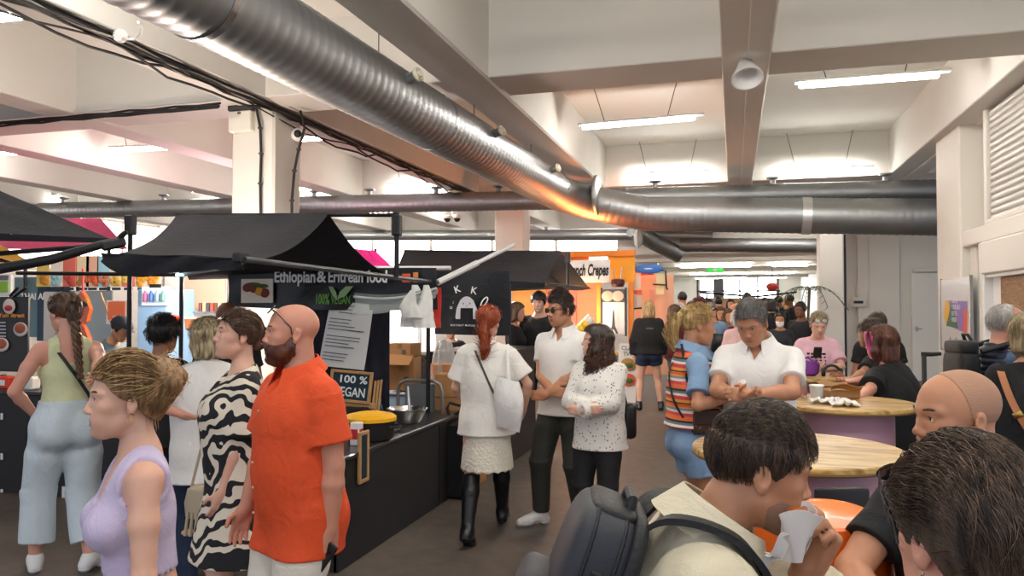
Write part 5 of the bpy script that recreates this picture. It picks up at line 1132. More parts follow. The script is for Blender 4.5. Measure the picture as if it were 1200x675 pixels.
mb.build('printed_lines',mat('print white','#e9e4ee',.5),tm)
mb=MB()
for px,py,x2,y2 in ((12,347,21,337),(16,348,31,337)): mb.tube([f2(px,py),f2(x2,y2)],.014,8)
mb.build('clamp',BLACKP,tm); q=aty(4,440,5.9); mb=MB(); mb.box((q[0],5.9,(q[2]+.93)/2),(.06,.04,abs(q[2]-.93)+.02),bev=.01); mb.build('stand',DARK,tm)
gf=thing('framed_picture','white framed picture of green field at far left','picture',aty(4,333,7.2)); a=aty(-20,322,7.2);b=aty(14,347,7.2); mb=MB(); mb.box((a+b)/2,(b[0]-a[0],.03,a[2]-b[2]),bev=.006); mb.build('frame',WHITEM,gf); mb=MB(); mb.box((a+b)/2+np.array((-.01,-.02,-.02)),((b[0]-a[0])*.88,.01,(a[2]-b[2])*.5),bev=.001); mb.build('field_print',mat('print green','#8fbf3a',.5),gf); mb=MB(); mb.box((a+b)/2+np.array((-.01,-.02,.09)),((b[0]-a[0])*.88,.01,(a[2]-b[2])*.22),bev=.001); mb.build('sky_print',mat('print grey','#6a686c',.5),gf)
# back wall of that stall with food pictures
tw=thing('stall_backboard','row of food photo panels along the noodle stall top','board',aty(110,340,8)); Yb=8.2
def pan2(name,m,x0,y0_,x1,y1_,Y,par,th=.02): return panel(name,m,x0,y0_,x1,y1_,Y,th,par,.002)
pan2('teal_panel',mat('teal board','#6f8f95',.6),17,325,46,395,Yb+.05,tw); pan2('navy_panel',mat('navy board','#2e4258',.6),44,333,80,400,Yb+.02,tw); text('lettering','THAI AN',TXT,.12,Rt,aty(24,351,Yb-.02),tw,bold=.003)
pics=((50,'#e9c86a','#c98a2a'),(66,'#f0e6d6','#9fc9cf'),(81,'#e0705f','#c24a3e'),(97,'#ecd9b0','#c07a40'),(108,'#e6b59a','#d2603c'),(121,'#9fd0e0','#c97a55'),(136,'#f0e2c0','#d8b04a'),(150,'#e87a6a','#f0d060'),(166,'#f2e6d0','#e0a030'),(180,'#f2ddb0','#e8962e'))
for i,(px,c1,c2_) in enumerate(pics):
    o=pan2('photo_panel',mat('panel '+c1,c1,.5),px-7,300,px+7,336,Yb,tw); rng=random.Random(i)
    mb=MB()
    for k_ in range(6): mb.sphere(aty(px+rng.uniform(-4,4),328+rng.uniform(-5,5),Yb-.012),(.05,.012,.045),10)
    mb.build('food_print',mat('panel food '+c2_,c2_,.6),o); o2=pan2('caption',mat('caption dark','#20303c',.5),px-5,337,px+5,340,Yb-.01,o,.01)
pan2('white_panel',mat('panel white','#9fb0b6',.5),60,341,130,420,Yb+.1,tw); pan2('light_panel',mat('panel pale','#dfe6ea',.5),165,318,214,345,Yb+.2,tw)
# hanging noodle packets, orange sign, paper menu
pm=thing('menu_sheet','large grey paper menu pinned behind the braided woman','menu',aty(72,370,7.4)); a=aty(52,342,7.4);b=aty(93,410,7.4); mb=MB(); mb.box((a+b)/2,(b[0]-a[0],.01,a[2]-b[2]),bev=.001); mb.build('paper',mat('grey paper','#c9c6bf',.7),pm); mb=MB()
for i in range(12): mb.box(aty(74,346+5*i,7.38),(.26,.006,.008),bev=0)
mb.build('printed_lines',INK,pm)
for i,(px,py,w_) in enumerate(((99,362,.15),(98,398,.15))):
    p=aty(px,py,6.9); t=thing('noodle_packet',('upper' if i==0 else 'lower')+' red and yellow decorated packet hanging by the braided woman','packet',p); mb=MB(); mb.prism([(-w_*.7,-.12),(-w_*.9,.02),(-w_*.4,.14),(0,.2),(w_*.4,.13),(w_*.8,.0),(w_*.5,-.14),(0,-.17)],.05,p,(1,0,0),(0,0,1)); mb.build('packet',mat('packet orange','#c9561c',.35,coat=.4,vary=.5,scale=30),t,smooth=0)
    for k_ in range(9): 
        rng=random.Random(k_+10*i); mb=MB(); mb.sphere(p+np.array((rng.uniform(-.09,.09),-.055,rng.uniform(-.1,.1))),(.03,.012,.028),8); mb.build('print_blob',mat('print amber','#eaa72e',.5) if k_%3 else mat('print navy','#1d2440',.5),t)
    mb=MB(); mb.tube([p+np.array((0,-.02,.18)),p+np.array((-.01,-.02,.45 if i==0 else .2))],.012,6); mb.build('ribbon',mat('ribbon pink','#d83a4a',.5),t)
og=thing('price_sign','orange square on white sign hanging above the cook','sign',aty(137,366,7)); a=aty(125,352,7);b=aty(150,380,7); mb=MB(); mb.box((a+b)/2,(b[0]-a[0],.012,a[2]-b[2]),bev=.002); mb.build('card',WHITEM,og); mb=MB(); mb.box((a+b)/2+np.array((0,-.01,.02)),((b[0]-a[0])*.8,.006,(a[2]-b[2])*.76),bev=.001); mb.build('orange_field',mat('sign orange','#ee7a4a',.5),og); mb=MB(); mb.tube([aty(118,343,7.0),aty(135,392,7.0)],.01,6); mb.build('bamboo_stick',WOOD,og)
text('lettering','open',TXT,.06,Rt,aty(132,373,6.97),og)
# the blue fridge and shelving further right
bf=thing('drinks_cooler','pale blue drinks cooler with bottles inside the noodle stall','fridge',aty(180,380,7.6)); a=aty(164,336,7.8);b=aty(199,400,7.8)
mb=MB(); mb.box(((a[0]+b[0])/2,8.0,.95),(b[0]-a[0],.5,1.95),bev=.02); mb.build('cabinet',mat('cooler blue','#8fb8de',.4),bf); pan2('picture_header',mat('header pale','#cfe0e6',.4,emit='#cfe6f0',estr=.3),166,336,198,358,7.72,bf); pan2('dark_caption',BLACKP,175,333,188,337,7.7,bf)
for i in range(4): p=aty(170+7*i,354,7.7); mb=MB(); mb.lathe([(.025,0),(.03,.01),(.03,.09),(.012,.12),(.012,.14)],p,12); mb.build('bottle_print',mat('bottle print %d'%i,('#b05a8a','#3f66b0','#7a9ab0','#5a8a86')[i],.5),bf)
sh=thing('shelf_unit','wire shelving with red tubs and packets below the vegan banner','shelf',(-4.9,8.4,0)); a=aty(196,400,8.3);b=aty(270,400,8.3)
for py in (385,366,402): z=aty(230,py,8.3)[2]; mb=MB(); mb.box(((a[0]+b[0])/2,8.4,z),(b[0]-a[0],.4,.025),bev=.006); mb.build('shelf_board',STEEL,sh)
for x_ in (a[0],b[0]): mb=MB(); rod(mb,(x_,8.22,0),(x_,8.22,2.1),.015); rod(mb,(x_,8.58,0),(x_,8.58,2.1),.015); mb.build('upright',STEEL,sh)
pan2('back_sheet',mat('beige sheet','#d8c4ae',.7),214,316,268,362,8.65,sh)
for i,(px,c,wd) in enumerate(((192,'#e03024',.13),(204,'#e03a2a',.13),(222,'#a87048',.2),(240,'#8f4a3a',.14),(254,'#b9b0a2',.16))):
    p=aty(px,385 if i>1 else 384,8.15 if i>1 else 7.3); t=thing('tub',('bright red tub left of the shelf post','bright red tub right of the shelf post','tan cardboard tub on the wire shelf','dark red tub on the wire shelf','pale grey tub at the right end of the shelf')[i],'tub',p)
    mb=MB(); mb.lathe([(wd*.42,0),(wd*.5,.12),(wd*.52,.125),(wd*.45,.125)],p,18); mb.build('tub_body',mat('tub '+c,c,.45),t); mb=MB(); mb.lathe([(wd*.52,.125),(wd*.5,.145),(0,.15)],p,18); mb.build('lid',mat('tub lid '+c,c,.5) if i<2 else WHITEM,t)
for i in range(8):
    p=aty(236+4.5*i,366,8.25); t=tag(MB().box(p+np.array((0,0,.06)),(.035,.08,.12),bev=.006).build('spice_packet',mat('spice %d'%(i%4),('#6a3a2a','#c9b08a','#3a3a4a','#a84a3a')[i%4],.5)),'small upright packet on the shelf right of the stall post, %s in the row'%('first','second','third','fourth','fifth','sixth','seventh','last')[i],'packet','packets on the upper wire shelf')
# warm and crepe lamps give the orange glow; noodle, rice, far are added fill
def plight(name,loc,col,e,r=.12):
    l=bpy.data.lights.new(name,'POINT'); l.energy=e; l.color=lin(col)[:3]; l.shadow_soft_size=r; o=bpy.data.objects.new(name,l); COL.objects.link(o); o.location=loc
plight('stall_lamp_warm',(-2.6,14.6,2.9),'#ff8a4a',45,.3); plight('stall_lamp_crepe',(-2.7,13.9,1.5),'#ffd0a0',35,.2); plight('noodle_fill',(-5.5,7.2,2.0),'#ffe8d8',120,.2); plight('rice_fill',(-3.2,10.4,1.9),'#fff0e0',90,.2); plight('pink_bounce_fill',(-9,12,2.6),'#ffd0d8',120,.4)  # far fill stands in for pink bounce in the left hall
# ================================================================ people in the hall
def vz(px): return math.degrees(YAW)-math.degrees(math.atan((px-CX)/F))
def loc_at(px,d): p=atd(px,360,d); return np.array((p[0],p[1],0))
def tl_(px0,d0,hd,tx,ty,td): return rotz(-math.radians(hd))@(atd(tx,ty,td)-loc_at(px0,d0))
def hair_mat(name,c1,c2,rough=.42):
    if name in _M: return _M[name]
    m=mat(name,c1,rough); t=NT(m); co=t.coord((26,26,3)); nz=t.new('ShaderNodeTexNoise'); nz.inputs['Scale'].default_value=3; nz.inputs['Detail'].default_value=4; t.link(co,nz.inputs[0])
    t.link(t.ramp(nz.outputs[0],[(.35,c1),(.68,c2)]),t.b.inputs['Base Color']); t.bump(nz.outputs[0],.35,.01); return m
HDB=hair_mat('hair dark brown','#1d140f','#463226'); HDC=hair_mat('hair warm dark brown','#241912','#5e4836'); HBK=hair_mat('hair black','#0d0b0a','#231d1a'); HBR=hair_mat('hair brown','#3b2618','#6a4a30'); HBL=hair_mat('hair blond','#7d5f3c','#d2b07a'); HGY=hair_mat('hair grey','#4c4844','#8a8580'); HRD=hair_mat('hair auburn','#7a2c10','#b8562a'); HWH=hair_mat('hair white','#9a958e','#cfcac2'); HBB=hair_mat('hair ash blond','#6a5a40','#b8a47c'); BRD=hair_mat('beard brown','#3a1d12','#6b3a24')
def stripes(name,stops,scale,rough=.85,axis=2,dist=0):
    m=mat(name,'#ffffff',rough); t=NT(m); co=t.coord(); sp=t.new('ShaderNodeSeparateXYZ'); t.link(co,sp.inputs[0]); mu=t.new('ShaderNodeMath',operation='MULTIPLY'); mu.inputs[1].default_value=scale; t.link(sp.outputs[axis],mu.inputs[0]); fr=t.new('ShaderNodeMath',operation='FRACT'); t.link(mu.outputs[0],fr.inputs[0])
    t.link(t.ramp(fr.outputs[0],stops,'CONSTANT'),t.b.inputs['Base Color']); nz=t.new('ShaderNodeTexNoise'); nz.inputs['Scale'].default_value=160; t.link(co,nz.inputs[0]); t.bump(nz.outputs[0],.3,.01); return m
def zebra(name):
    m=mat(name,'#ffffff',.8); t=NT(m); w=t.new('ShaderNodeTexWave'); w.inputs['Scale'].default_value=4.2; w.inputs['Distortion'].default_value=15; w.inputs['Detail'].default_value=2.2; w.inputs['Detail Scale'].default_value=1.3; t.link(t.coord((1,1,1),(.3,.9,.4)),w.inputs[0]); t.link(t.ramp(w.outputs[0],[(0,'#15151a'),(.44,'#15151a'),(.47,'#e4d9c4')],'CONSTANT'),t.b.inputs['Base Color']); return m
def dots(name,c1,c2,scale,th=.22):
    m=mat(name,c1,.8); t=NT(m); v=t.new('ShaderNodeTexVoronoi'); v.inputs['Scale'].default_value=scale; t.link(t.coord((1,1,.7)),v.inputs[0]); t.link(t.ramp(v.outputs['Distance'],[(0,c2),(th,c1)],'CONSTANT'),t.b.inputs['Base Color']); return m
WTEE=fabric('white cotton','#ebe7de',200,.85,.3,.03); POLO=fabric('white pique polo','#efece6',420,.85,.3,.03); BTEE=fabric('black cotton','#141416',220,.85,.3,.15); BLKP=fabric('black trousers cloth','#18181b',220,.8,.3,.15); OLIVE=fabric('dark olive cloth','#33332b',220,.8,.3,.1); DENIM=fabric('light denim','#7f9cba',300,.85,.35,.12); NVY=fabric('navy denim','#1f2b44',300,.85,.3,.12); WPAN=fabric('pale blue linen','#cfdbe0',240,.85,.4,.05); CREAM=fabric('cream jeans','#e6dfd0',260,.8,.3,.04)
LSHOE=mat('white leather','#e9e8e4',.4,bump=.05); LSOLE=mat('white rubber','#d8d8d6',.55); BLEA=mat('black leather','#121214',.3,bump=.1,scale=30)
GLS=mat('dark lens','#0c0d10',.08,coat=.6); FRM=mat('frame black','#0f0f10',.25); STRAP=mat('strap black','#17171a',.55)
def strap_tube(name,pts,r,m,parent,flat=2.2):
    mb=MB(); P=[np.array(p) for p in pts]; 
    mb.tube(P,r,8); return mb.build(name,m,parent)
def ribbon(name,pts,nrm,w,th,m,parent):
    """flat strap through pts; nrm: outward direction at each point"""
    pts=[np.array(p,float) for p in pts]; nrm=[unit(n_) for n_ in nrm]; V=[];Fq=[]
    def cr(A,t,i): a,b_,c_,d_=A[max(i-1,0)],A[i],A[i+1],A[min(i+2,len(A)-1)]; return .5*((2*b_)+(c_-a)*t+(2*a-5*b_+4*c_-d_)*t*t+(-a+3*b_-3*c_+d_)*t**3)
    pts,nrm=[cr(pts,t,i) for i in range(len(pts)-1) for t in (0,.2,.4,.6,.8)]+[pts[-1]],[unit(cr(nrm,t,i)) for i in range(len(nrm)-1) for t in (0,.2,.4,.6,.8)]+[nrm[-1]]
    for i,p in enumerate(pts):
        t=unit(pts[min(i+1,len(pts)-1)]-pts[max(i-1,0)]); s_=unit(np.cross(t,nrm[i])); n_=nrm[i]
        V+=[p+s_*w/2-n_*th/2,p+s_*w/2+n_*th/2,p-s_*w/2+n_*th/2,p-s_*w/2-n_*th/2]
    for i in range(len(pts)-1):
        for k_ in range(4): Fq.append((i*4+k_,i*4+(k_+1)%4,(i+1)*4+(k_+1)%4,(i+1)*4+k_))
    Fq+=[(0,1,2,3),tuple(len(V)-4+k_ for k_ in (3,2,1,0))]
    mb=MB(); mb.add(V,Fq); return mb.build(name,m,parent)
def long_hair(p,m,locks,t=.014,line=None,**k):
    """locks: chains in head coordinates with radii"""
    ex=[]
    for ch in locks:
        for (a,b) in zip(ch[:-1],ch[1:]): ex.append(cap('x',p.Hd(*a[:3]),p.Hd(*b[:3]),a[3]*p.hk,b[3]*p.hk,.02))
    kw=dict(t=t,extra=ex); kw.update(k)
    if line: kw['line']=line
    return p.hair_cap(m,**kw)
BOBLINE=((.10,.072),(.065,.055),(.04,.02),(.02,-.05),(-.02,-.075),(-.10,-.085))
def bob(p,m,length=-.1,t=.016,**k):
    L=length
    return long_hair(p,m,[[(.07,-.005,.03,.03),(.075,.005,L*.5,.028),(.068,.012,L,.02)],[(-.07,-.005,.03,.03),(-.075,.005,L*.5,.028),(-.068,.012,L,.02)],[(.045,-.07,.03,.05),(.05,-.07,L,.035)],[(-.045,-.07,.03,.05),(-.05,-.07,L,.035)],[(0,-.085,.03,.05),(0,-.085,L,.04)]],t,BOBLINE,**k)
def longhair(p,m,length=-.25,t=.016,**k):
    L=length
    return long_hair(p,m,[[(.07,-.005,.03,.03),(.08,-.0,-.08,.03),(.085,-.03,L,.025)],[(-.07,-.005,.03,.03),(-.08,-.0,-.08,.03),(-.085,-.03,L,.025)],[(.045,-.07,.03,.05),(.055,-.075,-.1,.045),(.05,-.08,L,.03)],[(-.045,-.07,.03,.05),(-.055,-.075,-.1,.045),(-.05,-.08,L,.03)],[(0,-.085,.03,.05),(0,-.09,-.1,.05),(0,-.085,L-.02,.035)]],t,BOBLINE,**k)
def polo_collar(p,m,buttons=True):
    k=p.k; mb=MB(); o=p.nb;R=p.Rc; pts=[]
    for a in np.linspace(-2.6,2.6,27): pts.append(a)
    def f(u,v):
        a=-2.72+5.44*u; cc=(1-math.cos(a))/2; rr=.07+.038*v
        return o+R@(np.array((rr*1.05*math.sin(a),-math.cos(a)*rr+.03*cc,.066-.05*v-.05*cc-.035*v*cc))*k)
    mb.grid(f,36,4,.004); ob=mb_local(p,mb,'collar',m)
    if buttons:
        mb=MB()
        q=[p.X(0,.13,.26),p.X(0,.15,.14)]
    return ob
def mb_local(p,mb,name,m,parent=None,smooth=60):
    o=mb.build(name,m,None,smooth); o.parent=parent or p.root; return o
def waist_belt(p,m):
    pass
upd_=((.10,.07),(.065,.058),(.045,.03),(.02,.012),(-.0,.0),(-.02,-.012),(-.06,-.05),(-.10,-.068))
# ------------------------------------------------------------------ 1 blonde woman in front
px,d=170,2.2; hd=vz(px)+97
p=Person('woman with blond updo in lilac scalloped tank top, nearest the counter queue',px,d,1.525,hd,'f',b=1.02,lod=0,sk='fair',lean=4,hy=-2,hp=-2,lh=None,nose=1.0,bust=.92,head=.93,lf=(-.1,.05,0),rf=(.1,-.05,0))
p.body()
LIL=fabric('lilac rib knit','#c9bcd6',330,.85,.4,.05)
def tankcut(p,strap=.062,width=.038,low=.18,back=.22,und=.2):
    o=p.C;R=p.Rc;k=p.k
    def c(P):
        q=(P-o)@R/k; x=np.abs(q[...,0]); y=q[...,1]; z=q[...,2]
        scoop=np.where(y>0,low,back)
        top=z-(scoop+np.clip((x-.02)/.05,0,1)**2*.12)        # neckline
        inner=np.where(x<strap-width*.5,top,-1)
        arm=np.minimum(x-(strap+width*.5)-np.clip((und-z)*1.4,0,.3)-np.abs(y)*.3,z-und+.09)
        return np.maximum(inner,arm)*k
    return c
ruf=lambda P:0
hz=.965
g=p.shirt(LIL,off=.009,sleeve=0,hem=hz,name='tank_top',fold=(.0022,10,1),neck=None,cuts=[tankcut(p,.088,.05,.205,.2,.235)],h=.0055,hemfn=lambda P:hz+.006*np.sin(np.arctan2(P[...,1],P[...,0])*34)-P[...,2])
p.cloth('bra',mat('pink lace','#d8486e',.7,bump=.4,scale=60),['torso'],.0115,[lambda P:np.abs((P-p.C)@p.Rc[:,2]-.165)-.028,lambda P:(P-p.C)@p.Rc[:,0]+.112*p.k,lambda P:np.abs((P-p.C)@p.Rc[:,1]-.02)-.035],h=.005)
p.trousers(WPAN,off=.012,top=p.hip[2]+.04)
p.shoes(LSHOE,LSOLE)
# swept-up hair with a loose bun
upd=((.10,.07),(.065,.058),(.045,.03),(.02,.012),(-.0,.0),(-.02,-.012),(-.06,-.05),(-.10,-.068))
HB2=hair_mat('hair honey blond','#5a4029','#a98050')
bun=[[(0,-.08,.07,.04),(0,-.125,.065,.044)],[(.0,-.1,.09,.03),(.01,-.15,.07,.028)],[(.03,-.09,.09,.028),(.02,-.125,.06,.028),(-.02,-.135,.03,.024)],[(-.03,-.09,.09,.028),(-.04,-.115,.05,.028)],[(.0,-.08,.11,.024),(.0,-.115,.1,.024)],[(.03,-.11,.03,.024),(0,-.125,.0,.02)]]
long_hair(p,HB2,bun,.011,upd,groove=(.004,30),top=.002,back=.004,h=.0036)
tobun=lambda x:np.array((-x[0]*.2,-.14-x[1],.085-x[2]))
p.flow_strands(HB2,1500,7,.017,tobun,lambda i:.0014*math.sin(i*.9),(.0012,.0005),lambda L:(L[:,1]>-.09),jit=.12)
p.flow_strands(hair_mat('hair light gold','#b08850','#e2c490'),520,8,.016,tobun,lambda i:.0022*math.sin(i*.8),(.0015,.0006),lambda L:(L[:,1]>-.09)&(L[:,2]>-.01),jit=.16,name='light_strands')
rng=np.random.RandomState(5); paths=[]
for i in range(260):
    c=np.array((rng.normal()*.026,-.122+rng.normal()*.02,.066+rng.normal()*.026)); a0=rng.uniform(0,6.28); ax=unit(rng.normal(size=3)); u=unit(np.cross(ax,(0,0,1)));v=np.cross(ax,u); r=rng.uniform(.026,.044)
    paths.append([p.Hd(*(c+r*(math.cos(a0+t)*u+math.sin(a0+t)*v)*np.array((.9,.8,.8)))) for t in np.linspace(0,rng.uniform(2,4),9)])
for i in range(16):
    s_=rng.choice((-1,1)); y=rng.uniform(-.095,-.04); z0=-.03; L=rng.uniform(.03,.09); paths.append([p.Hd(s_*(.068 if y>-.05 else .035)+rng.normal()*.003+s_*.006*math.sin(t*3),y-.01*t,z0-L*t) for t in np.linspace(0,1,9)])
v,q=strands(paths,[(.0012,.0005)]*len(paths)); np_mesh('loose_locks',v,q,hair_mat('hair light gold','#b08850','#e2c490'),p.root); p.brows(HBR)
mb=MB(); mb.tube([p.Hd(-.084,-.012+.008*math.sin(a),-.047+.009*math.cos(a)) for a in np.linspace(0,6.28,14)[:-1]],.0012,5,closed=True); p.part('earring',mb,mat('gold','#d8b060',.2,metal=1))
# ------------------------------------------------------------------ 2 man in the orange shirt
px,d=352,3.1; hd=vz(px)+118
hl=tl_(px,d,hd,388,636,2.95); hr=tl_(px,d,hd,284,612,3.2)
p=Person('bald bearded man in an orange short-sleeved shirt holding a black phone',px,d,1.69,hd,'m',b=1.12,lod=0,sk='ruddy',hy=-24,hp=-2,lean=2,belly=.015,lh=hl,rh=hr,lp=(-.8,-.8,0),rp=(.7,-.8,0),curll=.75,curlr=.3,nose=1.0,shw=1.02,head=.98)
p.body()
ORG=fabric('orange linen','#e0501f',260,.8,.35,.07)
p.shirt(ORG,off=.016,sleeve=.66,hem=.74,name='shirt',fold=(.0065,8.5,3),loose=.008,bell=.0,neck=(.035,-.03,.13,-.10),slack=.022,h=.0065)
polo_collar(p,ORG,False)
mb=MB()
for z in (.22,.12,.02,-.08,-.18): 
    q=p.X(.0,.0,z); f=unit(p.Rc@np.array((0,1,0))); 
    mb.sphere(q+f*(.163+ (.03 if z<.05 else 0)),(.006,.006,.006),8)
p.part('shirt_button',mb,mat('button','#c9a080',.4))
p.trousers(CREAM,off=.014,top=p.hip[2]+.1); p.shoes(LSHOE,LSOLE)
p.beard(BRD,.011,groove=.0035); p.brows(BRD)
g_=p.glasses(FRM,GLS,up=.088,name='eyeglasses_on_head')
ph=thing('phone','black phone held low by the man in orange','phone',atd(377,653,2.93)); q=WP(ph); Rp_=frame(unit((.55,.1,.8)),(.1,-.9,.2)); mb=MB(); mb.box(q,(.14,.07,.009),np.stack((Rp_[:,0],Rp_[:,2],Rp_[:,1]),1),bev=.004); mb.build('phone_body',BLACKP,ph); mb=MB(); mb.box(q+Rp_[:,1]*.005,(.13,.062,.002),np.stack((Rp_[:,0],Rp_[:,2],Rp_[:,1]),1),bev=.0005); mb.build('screen',GLS,ph)
# ------------------------------------------------------------------ 3 woman in the zebra dress
px,d=280,3.75; hd=vz(px)+100
p=Person('woman in black and cream zebra print dress, sunglasses on her head, looking up left',px,d,1.65,hd,'f',lod=1,sk='fair',hp=-8,hy=0,lh=tl_(px,d,hd,256,600,3.55),lp=(-.5,-1,0),curl=.4)
p.body(); ZB=zebra('zebra print')
p.shirt(ZB,off=.013,sleeve=.85,hem=.5,name='dress',fold=(.007,7,2),loose=.02,bell=.07,slack=.026,neck=(.02,-.05,.13,-.14))
p.shoes(mat('tan leather','#a87a52',.5)); long_hair(p,HBR,[[(0,-.09,.02,.04),(0,-.105,-.03,.033)]],.009,upd_); p.brows(HBR); p.tufts(HBR,'back',900); p.glasses(FRM,GLS,up=.072,name='sunglasses_on_head')
# ------------------------------------------------------------------ 4 woman in the white waistcoat
px,d=243,4.7; hd=vz(px)+8
p=Person('woman with a streaked blond bob in long white sleeveless top and navy jeans',px,d,1.6,hd,'f',b=1.08,lod=1,sk='pink',hy=-10,lh=tl_(px,d,hd,214,486,4.5),lp=(-1,-.3,-.4),rh=tl_(px,d,hd,268,470,4.3))
p.body(); p.shirt(fabric('white linen top','#e6e3dc',260,.85,.35,.04),off=.016,sleeve=0,hem=.66,name='long_top',fold=(.006,7,4),loose=.03,bell=.03,neck=(.03,-.04,.13))
p.trousers(NVY,off=.012); p.shoes(mat('blue trainers','#5d86a8',.5),LSOLE); _HS=hair_mat('hair streaked','#5b4a33','#cbb98f'); bob(p,hair_mat('hair streaked','#5b4a33','#cbb98f'),-.1,groove=(.004,26)); p.tufts(_HS,'down',900)
ribbon('bag_strap',[p.X(-.13,.12,.2),p.X(-.1,.06,.335),p.X(-.05,-.1,.3),p.X(.06,-.15,.1),p.X(.17,-.13,-.12)],[p.Rc@np.array(n_) for n_ in ((0,1,.3),(0,.2,1),(0,-1,.4),(0,-1,.1),(.4,-1,0))],.018,.005,STRAP,None).parent=p.root
hb=thing('handbag','small beige tasselled handbag hanging beside the zebra dress','bag',atd(238,590,4.35)); q=WP(hb); BGE=mat('beige leather','#b5a58a',.55,bump=.1)
mb=MB(); mb.lathe([(.05,-.09),(.11,-.08),(.12,0),(.1,.08),(.06,.1)],q,20,sx=1,sy=.45); mb.build('bag_body',BGE,hb)
for i in range(5): mb=MB(); mb.tube([q+np.array((-.06+.03*i,-.05,-.04)),q+np.array((-.07+.033*i,-.06,-.17))],[.008,.011],6); mb.build('tassel',BGE,hb)
mb=MB(); mb.tube([q+np.array((-.08,0,.08)),q+np.array((-.02,0,.3)),q+np.array((.06,.05,.5))],.008,8); mb.build('handle',BGE,hb)
# ------------------------------------------------------------------ 5 woman with the braid
px,d=80,5.0; hd=vz(px)+14
p=Person('woman with long brown braid, pale yellow vest top and pale blue trousers, hand on hip',px,d,1.77,hd,'f',b=1.02,lod=1,sk='pink',hy=12,hp=8,lh=tl_(px,d,hd,41,486,4.95),lp=(-1,-.6,.1),lhd=(.3,.2,-1),lhn=(1,.2,.2),rh=tl_(px,d,hd,112,440,4.6),rp=(.7,-.8,-.8),lf=(-.14,.12,0),rf=(.12,-.1,0))
p.fd={1:(.95,.3,0),-1:(.2,1,0)}
p.body(); p.shirt(fabric('pale yellow rib','#d9dcae',300,.85,.35,.05),off=.009,sleeve=0,hem=p.wst[2]-.04,name='vest_top',fold=(.003,10,2),neck=None,cuts=[tankcut(p,.085,.04,.2,.2,.2)])
p.trousers(WPAN,off=.016,leg=.88,flare=.018,wide=.016,top=p.wst[2]+.02,fold=(.008,7,5),toff=.016); p.shoes(LSHOE,LSOLE)
long_hair(p,HBR,[[(0,-.085,.02,.045),(0,-.11,-.06,.034)]],.014,upd,groove=(.003,40)); p.tufts(HBR,'back',700)
mb=MB(); n_=22; B0=p.Hd(0,-.115,-.06); B1=p.X(.03,-.165,.1)
for j in range(2):
    mb.tube([B0+(B1-B0)*(i/n_)+p.Rc@np.array((.014*math.sin(i*1.25+j*math.pi),-.012-.006*math.cos(i*1.25+j*math.pi),0)) for i in range(n_+1)],[.02-.009*i/n_ for i in range(n_+1)],8)
p.part('braid',mb,HBR)
ribbon('bag_strap',[p.X(-.1,.1,.2),p.X(-.1,.03,.32),p.X(-.07,-.1,.26),p.X(.04,-.135,.08),p.X(.15,-.1,-.1)],[p.Rc@np.array(n_) for n_ in ((0,1,.3),(0,.2,1),(0,-1,.4),(0,-1,.1),(.4,-1,0))],.02,.005,STRAP,None).parent=p.root
# ------------------------------------------------------------------ 6,7,8 people at and behind the stalls
px,d=189,5.15; hd=vz(px)-25
p=Person('person with short black hair and dark top, back turned, queueing at the stall',px,d,1.6,hd,'f',lod=1,sk='olive',hy=-8,hp=4); p.body(); p.shirt(BTEE,sleeve=.7); p.trousers(BLKP); p.shoes(BLEA); p.hair_cap(HBK,t=.02,top=.01,groove=(.004,28)); p.tufts(HBK,'up',900,jit=.5)
px,d=267,6.1; hd=vz(px)+20
p=Person('man with shaved brown head behind the counter, half hidden by the queue',px,d,1.72,hd,'m',lod=1,sk='brown',hp=6); p.body(); p.shirt(BTEE); p.trousers(BLKP); p.shoes(BLEA)
px,d=124,7.9; hd=vz(px)-130
p=Person('cook in dark cap and blue striped apron bending over the noodle counter',px,d,1.6,hd,'f',lod=1,sk='olive',hp=28,lean=14); p.body(); p.shirt(fabric('grey apron cloth','#5a6a72'),sleeve=.7); p.trousers(BLKP); p.shoes(BLEA)
p.cloth('apron',stripes('blue stripe apron',[(0,'#e6ecf0'),(.5,'#3f86b8')],14,axis=0),['torso'],.026,[lambda P:-((P-p.C)@p.Rc[:,1])+.02,lambda P:np.abs(P[...,0])-.15,lambda P:P[...,2]-p.X(0,0,.2)[2]],h=.012)
p.hair_cap(HBK); p.hair_cap(mat('navy cap','#151a26',.7),t=.022,line=((.11,.055),(.05,.045),(-.02,.035),(-.1,.02)),groove=(0,1),name='cap')
mb=MB(); mb.grid(lambda u,v:p.Hd((u-.5)*.15*(1-.3*v*v),.085+.075*v*(1-((u-.5)*2)**2*.4),.062-.012*v-.02*((u-.5)*2)**2),12,6,.004); p.part('cap_peak',mb,mat('navy cap','#151a26',.7))
# ------------------------------------------------------------------ 9 redhead walking away
px,d=571,5.75; hd=vz(px)-8
p=Person('red-haired woman in white tee, lace skirt and tall black boots walking away',px,d,1.68,hd,'f',lod=1,sk='fair',lf=(-.1,-.28,.03),rf=(.08,.3,0),rh=(.26,.12,.92),rp=(1,-.5,0),lh=(-.2,.2,.95),hp=2,hy=-6)
p.fd={-1:(.1,.86,-.5),1:(0,1,.05)}
p.body()
p.cloth('skirt',mat('cream lace','#e4ddcb',.85,bump=.9,scale=55,vary=.12),['butt'],.014,[lambda P:P[...,2]-p.wst[2],lambda P:(.5+.012*np.abs(np.sin(np.arctan2(P[...,1],P[...,0])*9)))-P[...,2]],[cone('x',p.wst,np.array((0,0,.46)),(.135,.105),(.2,.24),k=.04)],fold=(.005,9,1))
p.shirt(WTEE,off=.016,sleeve=.72,hem=.76,name='oversized_tee',fold=(.009,6,5),loose=.02,bell=.02,slack=.026,neck=(.03,-.04,.13))
p.shoes(BLEA,BLACKP,boot=.40,off=.012,name='tall_boot')
